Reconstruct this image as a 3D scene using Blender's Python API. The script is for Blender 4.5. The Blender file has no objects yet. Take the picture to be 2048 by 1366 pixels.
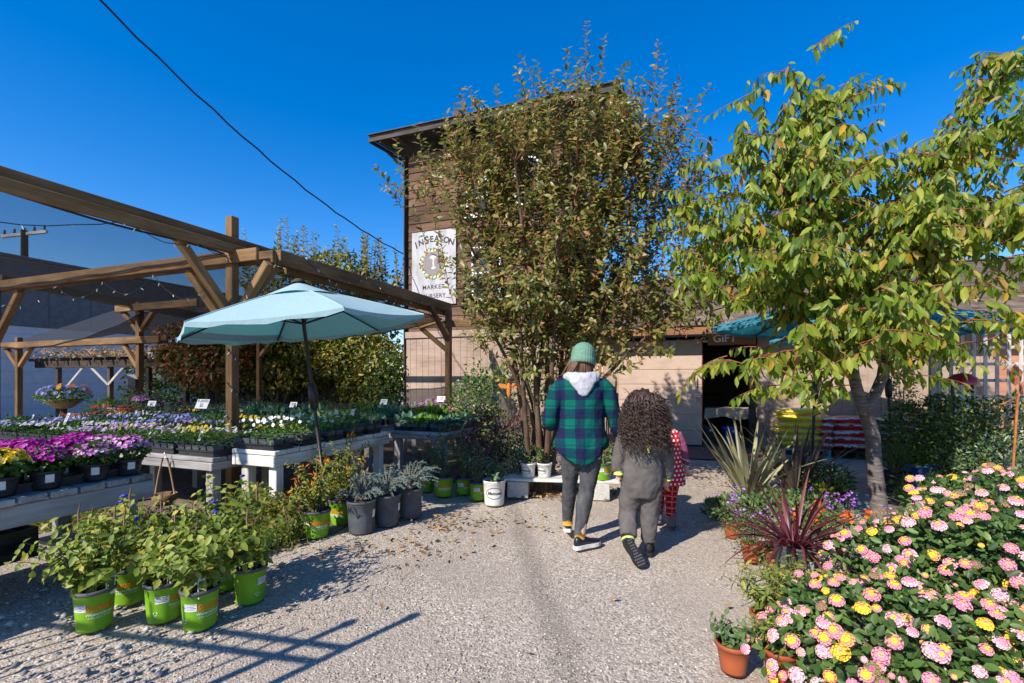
import bpy, bmesh, math, random
import numpy as np
from mathutils import Vector, Matrix, Euler

random.seed(7)
RNG = np.random.default_rng(11)
sc = bpy.context.scene
COL = sc.collection
rad = math.radians

# ------------------------------------------------------------------ camera
CAM_H, FPX, HZ, CX = 1.39, 950.0, 756.0, 1024.0
cam_data = bpy.data.cameras.new('camera')
cam_data.sensor_width = 36.0
cam_data.lens = 36.0 * FPX / 2048.0
cam_data.shift_y = (HZ - 683.0) / 2048.0
cam_data.clip_start, cam_data.clip_end = 0.05, 900
cam = bpy.data.objects.new('camera', cam_data)
cam.location = (0, 0, CAM_H)
cam.rotation_euler = (rad(90), 0, 0)
COL.objects.link(cam)
sc.camera = cam

# ------------------------------------------------------------------ sky, sun, exposure
SUN_EL, SUN_AZ = rad(37), rad(41)          # shadows fall 41 degrees right of straight ahead
world = bpy.data.worlds.new('World')
sc.world = world
world.use_nodes = True
wn, wl = world.node_tree.nodes, world.node_tree.links
wn.clear()
sky = wn.new('ShaderNodeTexSky')
sky.sky_type = 'NISHITA'
sky.sun_disc = False
sky.sun_elevation = SUN_EL
sky.sun_rotation = SUN_AZ + math.pi
sky.air_density, sky.dust_density, sky.ozone_density = 0.9, 0.15, 2.5
gm = wn.new('ShaderNodeGamma')
gm.inputs['Gamma'].default_value = 0.82
hs = wn.new('ShaderNodeHueSaturation')
hs.inputs['Saturation'].default_value = 1.62
hs.inputs['Hue'].default_value = 0.512
bg = wn.new('ShaderNodeBackground')
bg.inputs['Strength'].default_value = 0.15
wo = wn.new('ShaderNodeOutputWorld')
wl.new(sky.outputs[0], gm.inputs['Color'])
wl.new(gm.outputs[0], hs.inputs['Color'])
wl.new(hs.outputs[0], bg.inputs['Color'])
wl.new(bg.outputs[0], wo.inputs['Surface'])
sun_data = bpy.data.lights.new('sun', 'SUN')
sun_data.energy, sun_data.angle, sun_data.color = 3.9, rad(0.53), (1.0, 0.93, 0.82)
sun = bpy.data.objects.new('sun', sun_data)
sd = Vector((math.sin(SUN_AZ) * math.cos(SUN_EL), math.cos(SUN_AZ) * math.cos(SUN_EL), -math.sin(SUN_EL)))
sun.rotation_euler = sd.to_track_quat('-Z', 'Y').to_euler()
sun.location = (-20, -25, 30)
COL.objects.link(sun)
sc.view_settings.view_transform = 'Standard'
sc.view_settings.look = 'None'
sc.view_settings.exposure = 0.9
sc.view_settings.gamma = 1.0
sc.view_settings.use_curve_mapping = False
sc.cycles.max_bounces = 8
sc.cycles.transparent_max_bounces = 12
sc.cycles.use_denoising = True

# ------------------------------------------------------------------ survey: yard grid, photo measurements to metres
TH = rad(20.6)                              # the yard's grid is turned 20.6 degrees
U = Vector((math.cos(TH), -math.sin(TH), 0))
V = Vector((math.sin(TH), math.cos(TH), 0))
O0 = Vector((-3.25, 5.52, 0))
GROT = -TH

def G(px, py, z=0.0):
    Z = (CAM_H - z) * FPX / (py - HZ)
    return Vector(((px - CX) / FPX * Z, Z, z))

def AT(px, py, Z):
    return Vector(((px - CX) / FPX * Z, Z, CAM_H + (HZ - py) / FPX * Z))

def uv(a, b, z=0.0):
    return O0 + a * U + b * V + Vector((0, 0, z))

# ------------------------------------------------------------------ materials
def nmat(name):
    m = bpy.data.materials.new(name)
    m.use_nodes = True
    nt = m.node_tree
    return m, nt, nt.nodes['Principled BSDF'], nt.nodes['Material Output']

def rgba(c):
    return (c[0], c[1], c[2], 1.0)

def ramp(nt, stops):
    r = nt.nodes.new('ShaderNodeValToRGB')
    el = r.color_ramp.elements
    while len(el) > 1:
        el.remove(el[-1])
    el[0].position, el[0].color = stops[0][0], rgba(stops[0][1])
    for p, c in stops[1:]:
        e = el.new(p)
        e.color = rgba(c)
    return r

def coords(nt, scale=(1, 1, 1), rnd=True, kind='Object'):
    tc = nt.nodes.new('ShaderNodeTexCoord')
    mp = nt.nodes.new('ShaderNodeMapping')
    mp.inputs['Scale'].default_value = scale
    if rnd:
        oi = nt.nodes.new('ShaderNodeObjectInfo')
        ad = nt.nodes.new('ShaderNodeVectorMath')
        ad.operation = 'ADD'
        ml = nt.nodes.new('ShaderNodeVectorMath')
        ml.operation = 'SCALE'
        ml.inputs[3].default_value = 37.0
        cb = nt.nodes.new('ShaderNodeCombineXYZ')
        for i in range(3):
            nt.links.new(oi.outputs['Random'], cb.inputs[i])
        nt.links.new(cb.outputs[0], ml.inputs[0])
        nt.links.new(tc.outputs[kind], ad.inputs[0])
        nt.links.new(ml.outputs[0], ad.inputs[1])
        nt.links.new(ad.outputs[0], mp.inputs['Vector'])
    else:
        nt.links.new(tc.outputs[kind], mp.inputs['Vector'])
    return mp

def noise(nt, vec, scale, detail=4, rough=0.55):
    n = nt.nodes.new('ShaderNodeTexNoise')
    n.inputs['Scale'].default_value = scale
    n.inputs['Detail'].default_value = detail
    n.inputs['Roughness'].default_value = rough
    nt.links.new(vec.outputs[0], n.inputs['Vector'])
    return n

def bump(nt, src, bsdf, strength=0.3, dist=0.01):
    b = nt.nodes.new('ShaderNodeBump')
    b.inputs['Strength'].default_value = strength
    b.inputs['Distance'].default_value = dist
    nt.links.new(src, b.inputs['Height'])
    nt.links.new(b.outputs[0], bsdf.inputs['Normal'])
    return b

def mat_noise(name, stops, scale=8, rough=0.8, bmp=0.25, dist=0.01, stretch=(1, 1, 1), detail=5, spec=0.3, metal=0.0, rnd=True):
    m, nt, b, o = nmat(name)
    mp = coords(nt, stretch, rnd)
    n = noise(nt, mp, scale, detail, 0.6)
    r = ramp(nt, stops)
    nt.links.new(n.outputs['Fac'], r.inputs['Fac'])
    nt.links.new(r.outputs[0], b.inputs['Base Color'])
    b.inputs['Roughness'].default_value = rough
    b.inputs['Specular IOR Level'].default_value = spec
    b.inputs['Metallic'].default_value = metal
    if bmp:
        bump(nt, n.outputs['Fac'], b, bmp, dist)
    return m

def mat_wood(name, dark, mid, light, rough=0.85, vary=0.5, bmp=0.4):
    """grain runs along the piece's own X axis; every piece differs"""
    m, nt, b, o = nmat(name)
    mp = coords(nt, (1.6, 26, 26))
    n = noise(nt, mp, 1.6, 8, 0.65)
    mp2 = coords(nt, (0.9, 2.2, 2.2))
    n2 = noise(nt, mp2, 1.7, 3)
    mx = nt.nodes.new('ShaderNodeMath')
    mx.operation = 'MULTIPLY_ADD'
    mx.inputs[1].default_value = 0.55
    nt.links.new(n.outputs['Fac'], mx.inputs[0])
    sub = nt.nodes.new('ShaderNodeMath')
    sub.operation = 'MULTIPLY_ADD'
    sub.inputs[1].default_value = 0.75
    sub.inputs[2].default_value = -0.15
    nt.links.new(n2.outputs['Fac'], sub.inputs[0])
    nt.links.new(sub.outputs[0], mx.inputs[2])
    r = ramp(nt, [(0.28, dark), (0.5, mid), (0.74, light)])
    nt.links.new(mx.outputs[0], r.inputs['Fac'])
    oi = nt.nodes.new('ShaderNodeObjectInfo')
    mr = nt.nodes.new('ShaderNodeMapRange')
    mr.inputs['To Min'].default_value = 1 - vary * 0.5
    mr.inputs['To Max'].default_value = 1 + vary * 0.5
    nt.links.new(oi.outputs['Random'], mr.inputs['Value'])
    hv = nt.nodes.new('ShaderNodeHueSaturation')
    nt.links.new(mr.outputs[0], hv.inputs['Value'])
    nt.links.new(r.outputs[0], hv.inputs['Color'])
    nt.links.new(hv.outputs[0], b.inputs['Base Color'])
    b.inputs['Roughness'].default_value = rough
    b.inputs['Specular IOR Level'].default_value = 0.2
    bump(nt, n.outputs['Fac'], b, bmp, 0.006)
    return m

def mat_plain(name, c, rough=0.5, spec=0.4, metal=0.0):
    m, nt, b, o = nmat(name)
    mp = coords(nt)
    n = noise(nt, mp, 9, 5)
    r = ramp(nt, [(0.3, [x * 0.82 for x in c]), (0.7, [min(1, x * 1.12) for x in c])])
    nt.links.new(n.outputs['Fac'], r.inputs['Fac'])
    nt.links.new(r.outputs[0], b.inputs['Base Color'])
    b.inputs['Roughness'].default_value = rough
    b.inputs['Specular IOR Level'].default_value = spec
    b.inputs['Metallic'].default_value = metal
    return m

def mat_leaf(name, stops, rough=0.45, trans=0.32, spec=0.35, tcol=1.25):
    """colour per leaf from the mesh's own 'rnd' attribute; light passes through the blade"""
    m, nt, b, o = nmat(name)
    at = nt.nodes.new('ShaderNodeAttribute')
    at.attribute_name = 'rnd'
    r = ramp(nt, stops)
    nt.links.new(at.outputs['Fac'], r.inputs['Fac'])
    nt.links.new(r.outputs[0], b.inputs['Base Color'])
    b.inputs['Roughness'].default_value = rough
    b.inputs['Specular IOR Level'].default_value = spec
    tr = nt.nodes.new('ShaderNodeBsdfTranslucent')
    hv = nt.nodes.new('ShaderNodeHueSaturation')
    hv.inputs['Value'].default_value = tcol
    hv.inputs['Saturation'].default_value = 1.1
    nt.links.new(r.outputs[0], hv.inputs['Color'])
    nt.links.new(hv.outputs[0], tr.inputs['Color'])
    mx = nt.nodes.new('ShaderNodeMixShader')
    mx.inputs[0].default_value = trans
    nt.links.new(b.outputs[0], mx.inputs[1])
    nt.links.new(tr.outputs[0], mx.inputs[2])
    nt.links.new(mx.outputs[0], o.inputs['Surface'])
    return m

# ------------------------------------------------------------------ scene graph
def tag(o, label=None, cat=None, group=None, kind=None):
    if label: o['label'] = label
    if cat: o['category'] = cat
    if group: o['group'] = group
    if kind: o['kind'] = kind
    return o

def thing(name, label, cat, loc=(0, 0, 0), rotz=0.0, group=None):
    o = bpy.data.objects.new(name, None)
    o.empty_display_size = 0.1
    COL.objects.link(o)
    o.location = loc
    o.rotation_euler = (0, 0, rotz)
    return tag(o, label, cat, group)

def link(name, mesh, parent=None, loc=None, rot=None, mtx=None, mats=None):
    o = bpy.data.objects.new(name, mesh)
    COL.objects.link(o)
    if parent is not None:
        o.parent = parent
    if mtx is not None:
        o.matrix_local = mtx
    else:
        if loc is not None: o.location = loc
        if rot is not None: o.rotation_euler = rot
    return o

class MB:
    """collects shapes, then becomes ONE mesh"""
    def __init__(s):
        s.v, s.f, s.m, s.sm = [], [], [], []
    def add(s, verts, faces, mi=0, smooth=False):
        n = len(s.v)
        s.v += [tuple(p) for p in verts]
        s.f += [tuple(i + n for i in f) for f in faces]
        s.m += [mi] * len(faces)
        s.sm += [smooth] * len(faces)
        return s
    def box(s, c, size, mtx=None, mi=0):
        x, y, z = [d / 2 for d in size]
        vs = [Vector((i * x, j * y, k * z)) for i in (-1, 1) for j in (-1, 1) for k in (-1, 1)]
        if mtx is not None:
            vs = [mtx @ p for p in vs]
        vs = [p + Vector(c) for p in vs]
        return s.add(vs, [(0, 1, 3, 2), (4, 6, 7, 5), (0, 4, 5, 1), (2, 3, 7, 6), (0, 2, 6, 4), (1, 5, 7, 3)], mi)
    def beam(s, p0, p1, w, h, mi=0):
        return s.box((Vector(p0) + Vector(p1)) / 2, ((Vector(p1) - Vector(p0)).length, w, h), axis_mtx(Vector(p1) - Vector(p0)), mi)
    def tube(s, pts, radii, seg=8, mi=0, caps=True, flat=None):
        pts = [Vector(p) for p in pts]
        if not hasattr(radii, '__len__'):
            radii = [radii] * len(pts)
        rings, up = [], None
        for i, p in enumerate(pts):
            d = (pts[min(i + 1, len(pts) - 1)] - pts[max(i - 1, 0)])
            d = d.normalized() if d.length > 1e-9 else Vector((0, 0, 1))
            if up is None:
                up = Vector((1, 0, 0)) if abs(d.z) > 0.8 else Vector((0, 0, 1))
            a = d.cross(up)
            a = a.normalized() if a.length > 1e-6 else d.orthogonal().normalized()
            bb = a.cross(d).normalized()
            up = bb
            r = radii[i]
            rx, ry = (r if hasattr(r, '__len__') else (r, r))
            rings.append([p + a * (math.cos(t) * rx) + bb * (math.sin(t) * ry) for t in [2 * math.pi * k / seg for k in range(seg)]])
        vs = [q for rr in rings for q in rr]
        fs = []
        for i in range(len(rings) - 1):
            for k in range(seg):
                k2 = (k + 1) % seg
                fs.append((i * seg + k, i * seg + k2, (i + 1) * seg + k2, (i + 1) * seg + k))
        if caps:
            fs.append(tuple(range(seg)))
            fs.append(tuple(range((len(rings) - 1) * seg, len(rings) * seg))[::-1])
        return s.add(vs, fs, mi, True)
    def lathe(s, prof, seg=20, mi=0, c=(0, 0, 0), smooth=True, cap=False):
        vs, fs = [], []
        for r, z in prof:
            for k in range(seg):
                t = 2 * math.pi * k / seg
                vs.append((c[0] + r * math.cos(t), c[1] + r * math.sin(t), c[2] + z))
        for i in range(len(prof) - 1):
            for k in range(seg):
                k2 = (k + 1) % seg
                fs.append((i * seg + k, i * seg + k2, (i + 1) * seg + k2, (i + 1) * seg + k))
        if cap:
            fs.append(tuple(range((len(prof) - 1) * seg, len(prof) * seg)))
        return s.add(vs, fs, mi, smooth)
    def ellipsoid(s, c, r, seg=12, rings=8, mi=0):
        prof = []
        vs, fs = [], []
        for i in range(rings + 1):
            t = math.pi * i / rings
            for k in range(seg):
                p = 2 * math.pi * k / seg
                vs.append((c[0] + r[0] * math.sin(t) * math.cos(p), c[1] + r[1] * math.sin(t) * math.sin(p), c[2] - r[2] * math.cos(t)))
        for i in range(rings):
            for k in range(seg):
                k2 = (k + 1) % seg
                fs.append((i * seg + k, i * seg + k2, (i + 1) * seg + k2, (i + 1) * seg + k))
        return s.add(vs, fs, mi, True)
    def mesh(s, name, mats):
        me = bpy.data.meshes.new(name)
        me.from_pydata(s.v, [], s.f)
        mats = mats if isinstance(mats, (list, tuple)) else [mats]
        for m in mats:
            me.materials.append(m)
        me.polygons.foreach_set('material_index', s.m)
        me.polygons.foreach_set('use_smooth', s.sm)
        me.update()
        return me
    def build(s, name, mats, parent=None, loc=None, rot=None, mtx=None):
        return link(name, s.mesh(name, mats), parent, loc, rot, mtx)

def axis_mtx(d, up=Vector((0, 0, 1))):
    """X along d, Z as near up as can be"""
    x = Vector(d).normalized()
    y = up.cross(x)
    if y.length < 1e-5:
        y = Vector((0, 1, 0))
    y.normalize()
    z = x.cross(y)
    return Matrix((x, y, z)).transposed()

_CB = {}
def cbox(size, mat, ch=None):
    key = (tuple(round(d, 3) for d in size), mat.name, ch)
    if key in _CB:
        return _CB[key]
    bm = bmesh.new()
    bmesh.ops.create_cube(bm, size=1.0)
    for v in bm.verts:
        v.co = Vector((v.co.x * size[0], v.co.y * size[1], v.co.z * size[2]))
    c = ch if ch is not None else min(0.006, min(size) * 0.16)
    if c > 0:
        bmesh.ops.bevel(bm, geom=list(bm.edges), offset=c, segments=1, affect='EDGES')
    me = bpy.data.meshes.new('piece')
    bm.to_mesh(me)
    bm.free()
    me.materials.append(mat)
    _CB[key] = me
    return me

def piece(name, size, loc, mat, parent=None, rot=(0, 0, 0), ch=None):
    return link(name, cbox(size, mat, ch), parent, loc, rot)

def beamp(name, p0, p1, w, h, mat, parent=None, ch=None, up=Vector((0, 0, 1))):
    p0, p1 = Vector(p0), Vector(p1)
    d = p1 - p0
    m = Matrix.Translation((p0 + p1) / 2) @ axis_mtx(d, up).to_4x4()
    return link(name, cbox((d.length, w, h), mat, ch), parent, mtx=m)

# ------------------------------------------------------------------ lettering (flat print), made while the scene is still empty
def text_mesh(s, size, mat, shear=0.0, align='CENTER', extrude=0.0, spacing=1.0, offset=0.0):
    cu = bpy.data.curves.new('lettering', 'FONT')
    cu.body, cu.size, cu.shear, cu.align_x, cu.extrude = s, size, shear, align, extrude
    cu.align_y = 'CENTER'
    cu.space_character = spacing
    cu.offset = offset
    cu.resolution_u = 3
    ob = bpy.data.objects.new('lettering_tmp', cu)
    COL.objects.link(ob)
    bpy.context.view_layer.update()
    me = bpy.data.meshes.new_from_object(ob.evaluated_get(bpy.context.evaluated_depsgraph_get()))
    bpy.data.objects.remove(ob)
    bpy.data.curves.remove(cu)
    me.materials.clear()
    me.materials.append(mat)
    return me

def wrap(me, rfun, az0, z0):
    """bend flat print round an upright pot: rfun(z) radius, az0 the direction it faces"""
    bm = bmesh.new()
    bm.from_mesh(me)
    bmesh.ops.triangulate(bm, faces=bm.faces[:])
    for _ in range(2):
        long = [e for e in bm.edges if abs(e.verts[0].co.x - e.verts[1].co.x) > 0.015]
        if long:
            bmesh.ops.subdivide_edges(bm, edges=long, cuts=1)
            bmesh.ops.triangulate(bm, faces=bm.faces[:])
    for v in bm.verts:
        z = z0 + v.co.y
        r = rfun(z) + 0.0015 + v.co.z
        a = az0 + v.co.x / r
        v.co = Vector((r * math.cos(a), r * math.sin(a), z))
    out = bpy.data.meshes.new(me.name)
    bm.to_mesh(out)
    bm.free()
    for m in me.materials:
        out.materials.append(m)
    return out

def M_mat(name, c, rough=0.6):
    m, nt, b, o = nmat(name)
    b.inputs['Base Color'].default_value = rgba(c)
    b.inputs['Roughness'].default_value = rough
    b.inputs['Specular IOR Level'].default_value = 0.2
    return m

# ------------------------------------------------------------------ leaves
def norm(a):
    return a / np.maximum(np.linalg.norm(a, axis=1, keepdims=True), 1e-9)

def leaf_arrays(P, D, N, L, W, fold=0.25, droop=0.15, big=True):
    """P base, D along the blade, N its face; returns verts, faces for one joined mesh"""
    D = norm(D)
    N = norm(N - D * (N * D).sum(1, keepdims=True))
    S = np.cross(D, N)
    n = len(P)
    L, W = L[:, None], W[:, None]
    if big:
        def pt(t, s, f, dr):
            return P + D * L * t + S * W * s * 0.5 + N * W * f - N * L * dr
        vs = np.stack([pt(0, 0, 0, 0), pt(.3, -.86, fold * .6, droop * .1), pt(.3, 0, -.05, droop * .1), pt(.3, .86, fold * .6, droop * .1),
                       pt(.65, -.82, fold * .5, droop * .42), pt(.65, 0, -.05, droop * .42), pt(.65, .82, fold * .5, droop * .42), pt(1, 0, 0, droop)], 1)
        base = np.array([(0, 1, 2), (0, 2, 3), (1, 4, 5), (1, 5, 2), (2, 5, 6), (2, 6, 3), (4, 7, 5), (5, 7, 6)])
    else:
        def pt(t, s, f, dr):
            return P + D * L * t + S * W * s * 0.5 + N * W * f - N * L * dr
        vs = np.stack([pt(0, 0, 0, 0), pt(.45, -1, fold, droop * .3), pt(.45, 1, fold, droop * .3), pt(1, 0, 0, droop)], 1)
        base = np.array([(0, 1, 3), (0, 3, 2)])
    k = vs.shape[1]
    fs = (np.arange(n)[:, None, None] * k + base[None]).reshape(-1, 3)
    return vs.reshape(-1, 3), fs, k

def tri_mesh(name, vs, fs, mat, rnd=None, smooth=False):
    me = bpy.data.meshes.new(name)
    nv, nf = len(vs), len(fs)
    me.vertices.add(nv)
    me.vertices.foreach_set('co', np.ascontiguousarray(vs, dtype=np.float32).ravel())
    me.loops.add(nf * 3)
    me.loops.foreach_set('vertex_index', np.ascontiguousarray(fs, dtype=np.int32).ravel())
    me.polygons.add(nf)
    me.polygons.foreach_set('loop_start', np.arange(0, nf * 3, 3, dtype=np.int32))
    if smooth:
        me.polygons.foreach_set('use_smooth', np.ones(nf, dtype=bool))
    if rnd is not None:
        at = me.attributes.new('rnd', 'FLOAT', 'POINT')
        at.data.foreach_set('value', np.ascontiguousarray(rnd, dtype=np.float32))
    me.update(calc_edges=True)
    me.materials.append(mat)
    return me

def leaf_mesh(name, P, D, N, L, W, mat, fold=0.25, droop=0.15, big=True, rnd=None):
    vs, fs, k = leaf_arrays(P, D, N, L, W, fold, droop, big)
    if rnd is None:
        rnd = RNG.random(len(P))
    return tri_mesh(name, vs, fs, mat, np.repeat(rnd, k))

def rand_dirs(n, zbias=0.0, flat=1.0):
    d = RNG.normal(size=(n, 3))
    d[:, 2] = d[:, 2] * flat + zbias
    return norm(d)

def cloud(name, n, c, r, L, W, mat, zbias=0.2, hollow=0.5, big=False, fold=0.25, droop=0.2, lump=0.0, up=0.4, seed=None, bottom=-1.0):
    """leaves spread through an uneven ellipsoid, thicker towards its skin"""
    d = rand_dirs(n)
    d[:, 2] = np.where(d[:, 2] < bottom, -d[:, 2], d[:, 2])
    k = RNG.random(n) ** (1 / 3.0)
    k = hollow + (1 - hollow) * k
    if lump:
        ph = RNG.random(6) * 6.28
        lu = (np.sin(d[:, 0] * 5 + ph[0]) * np.sin(d[:, 1] * 5 + ph[1]) + np.sin(d[:, 2] * 6 + ph[2]) * np.sin(d[:, 0] * 7 + ph[3]) * 0.8)
        k = k * (1 + lump * lu)
    P = np.array(c)[None] + d * np.array(r)[None] * k[:, None]
    D = norm(d * 0.8 + rand_dirs(n) * 0.9 + np.array([0, 0, zbias])[None])
    N = norm(rand_dirs(n) * 0.65 + np.array([0, 0, up * .6])[None] + d * 0.35 - np.array(tuple(sd))[None] * 0.55)
    Ls = L * (0.65 + 0.6 * RNG.random(n))
    return leaf_mesh(name, P, D, N, Ls, Ls * (W / L), mat, fold, droop, big)

def bez(p0, p1, p2, n):
    p0, p1, p2 = Vector(p0), Vector(p1), Vector(p2)
    return [p0 * (1 - t) ** 2 + p1 * 2 * t * (1 - t) + p2 * t * t for t in [i / (n - 1) for i in range(n)]]

def copy_tree(o, loc=None, rotz=None, parent=None):
    c = o.copy()
    COL.objects.link(c)
    c.parent = parent
    if loc is not None: c.location = loc
    if rotz is not None: c.rotation_euler[2] = rotz
    for ch in [x for x in o.children]:
        copy_tree(ch, parent=c)
    return c
# ------------------------------------------------------------------ shared materials
W_PERG = mat_wood('pergola wood', (0.06, 0.037, 0.02), (0.175, 0.10, 0.045), (0.28, 0.17, 0.082), vary=0.5, bmp=0.7)
W_GREY = mat_wood('weathered grey wood', (0.13, 0.12, 0.115), (0.30, 0.285, 0.275), (0.46, 0.44, 0.42), vary=0.45)
W_WHITE = mat_wood('peeling white painted wood', (0.30, 0.27, 0.23), (0.62, 0.60, 0.55), (0.78, 0.76, 0.72), vary=0.2)
W_SIDING = mat_wood('dark brown siding', (0.045, 0.026, 0.018), (0.125, 0.07, 0.045), (0.22, 0.135, 0.09), vary=0.7, bmp=0.6)
W_TRIM = mat_wood('dark trim wood', (0.03, 0.025, 0.022), (0.07, 0.058, 0.05), (0.12, 0.10, 0.09), vary=0.3)
W_TAN = mat_wood('tan painted plywood', (0.21, 0.15, 0.115), (0.34, 0.25, 0.195), (0.42, 0.315, 0.25), vary=0.12, bmp=0.15)
W_SALM = mat_wood('salmon painted plywood', (0.30, 0.13, 0.08), (0.42, 0.19, 0.12), (0.5, 0.25, 0.16), vary=0.1, bmp=0.15)
W_DOOR = mat_noise('tan painted door', [(0.3, (0.37, 0.265, 0.205)), (0.55, (0.46, 0.34, 0.265)), (0.8, (0.39, 0.285, 0.22))], 3, 0.55, 0.06, 0.004, (1, 1, 2.5))
W_FENCE = mat_wood('silver lattice wood', (0.2, 0.19, 0.18), (0.38, 0.36, 0.34), (0.52, 0.5, 0.47), vary=0.4)
W_DARK = mat_wood('old dark wood', (0.025, 0.02, 0.017), (0.06, 0.045, 0.035), (0.11, 0.085, 0.065), vary=0.5)
W_STAKE = mat_wood('pale timber stakes', (0.42, 0.24, 0.10), (0.60, 0.40, 0.20), (0.72, 0.54, 0.32), vary=0.5)
W_CEDAR = mat_wood('cedar sign board', (0.17, 0.075, 0.035), (0.27, 0.125, 0.06), (0.36, 0.18, 0.09), vary=0.2)
M_SHINGLE = mat_wood('roof shingle', (0.085, 0.06, 0.042), (0.17, 0.125, 0.09), (0.26, 0.20, 0.15), vary=0.7, bmp=0.5)
M_CLOTHW = mat_noise('printed cloth', [(0.4, (0.45, 0.4, 0.33)), (0.6, (0.6, 0.55, 0.45))], 30, 0.9, 0.1)
M_BLACK = mat_noise('black nursery plastic', [(0.3, (0.014, 0.015, 0.018)), (0.7, (0.035, 0.037, 0.042))], 14, 0.42, 0.1, 0.004)
M_BLACKDUST = mat_noise('dusty black plastic', [(0.3, (0.045, 0.05, 0.06)), (0.7, (0.10, 0.11, 0.125))], 6, 0.55, 0.12, 0.004)
M_METAL = mat_plain('galvanised metal', (0.42, 0.44, 0.47), 0.35, 0.5, 0.8)
M_TRACK = mat_plain('blue grey steel track', (0.22, 0.27, 0.34), 0.4, 0.5, 0.4)
M_IRON = mat_plain('black iron', (0.02, 0.02, 0.022), 0.5)
M_WHITE = mat_plain('white paint', (0.74, 0.74, 0.72), 0.6)
M_PAPER = M_mat('white paper', (0.72, 0.72, 0.74))
M_INKD = M_mat('dark ink', (0.03, 0.03, 0.035))
M_INKW = M_mat('white ink', (0.8, 0.8, 0.78))
M_INKO = M_mat('orange ink', (0.75, 0.17, 0.02))
M_SOIL = mat_noise('potting soil', [(0.3, (0.025, 0.016, 0.010)), (0.6, (0.07, 0.045, 0.03)), (0.8, (0.14, 0.10, 0.07))], 60, 0.95, 0.8, 0.01)
M_CONC = mat_noise('pale concrete', [(0.3, (0.30, 0.29, 0.275)), (0.6, (0.40, 0.385, 0.365)), (0.8, (0.46, 0.44, 0.42))], 5, 0.9, 0.2, 0.004, detail=9)
M_BLOCK = mat_noise('concrete block', [(0.3, (0.36, 0.34, 0.31)), (0.7, (0.56, 0.54, 0.50))], 40, 0.95, 0.5, 0.004, detail=6)
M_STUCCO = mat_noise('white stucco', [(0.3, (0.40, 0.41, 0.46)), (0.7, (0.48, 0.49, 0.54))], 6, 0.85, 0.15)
M_GLASS = mat_plain('dark window glass', (0.03, 0.04, 0.055), 0.06, 0.8)
M_TERRA = mat_noise('terracotta plastic', [(0.3, (0.26, 0.058, 0.022)), (0.7, (0.35, 0.088, 0.034))], 5, 0.5, 0.05)
M_RUST = mat_noise('rusty steel', [(0.3, (0.20, 0.07, 0.025)), (0.6, (0.36, 0.14, 0.05)), (0.8, (0.45, 0.20, 0.07))], 22, 0.85, 0.3, 0.003)
M_ORANGE = mat_noise('orange rust patina', [(0.3, (0.42, 0.13, 0.03)), (0.7, (0.62, 0.22, 0.05))], 22, 0.8, 0.2, 0.003)

T_GIFT = text_mesh('GiFT', 0.21, M_INKW, offset=0.004)
T_SEASON = [text_mesh(c, s, M_INKD, offset=0.006) for c, s in zip('INSEASON', (.24, .2, .27, .21, .21, .21, .21, .21))]
T_MARKET = text_mesh('MARKET', 0.15, M_INKD, offset=0.002, spacing=1.15)
T_NURS = text_mesh('NURSERY', 0.15, M_INKD, offset=0.002, spacing=1.1)
T_THEN = text_mesh('The  nursery ~', 0.24, M_INKW, shear=0.25, spacing=1.2, offset=0.004)
T_SUN = text_mesh('Sunset', 0.062, M_INKO, shear=0.35, offset=0.0013)
T_WG = text_mesh('WesternGarden', 0.0245, M_INKW, offset=0.0002)
T_COLL = text_mesh('COLLECTION', 0.0165, M_INKW, spacing=1.5, offset=0.0002)
T_MATS = text_mesh('Matsuda', 0.047, M_INKD, shear=0.3, offset=0.0012)
T_PACK = text_mesh('6 packs\n$5', 0.07, M_INKD, offset=0.001)

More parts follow.
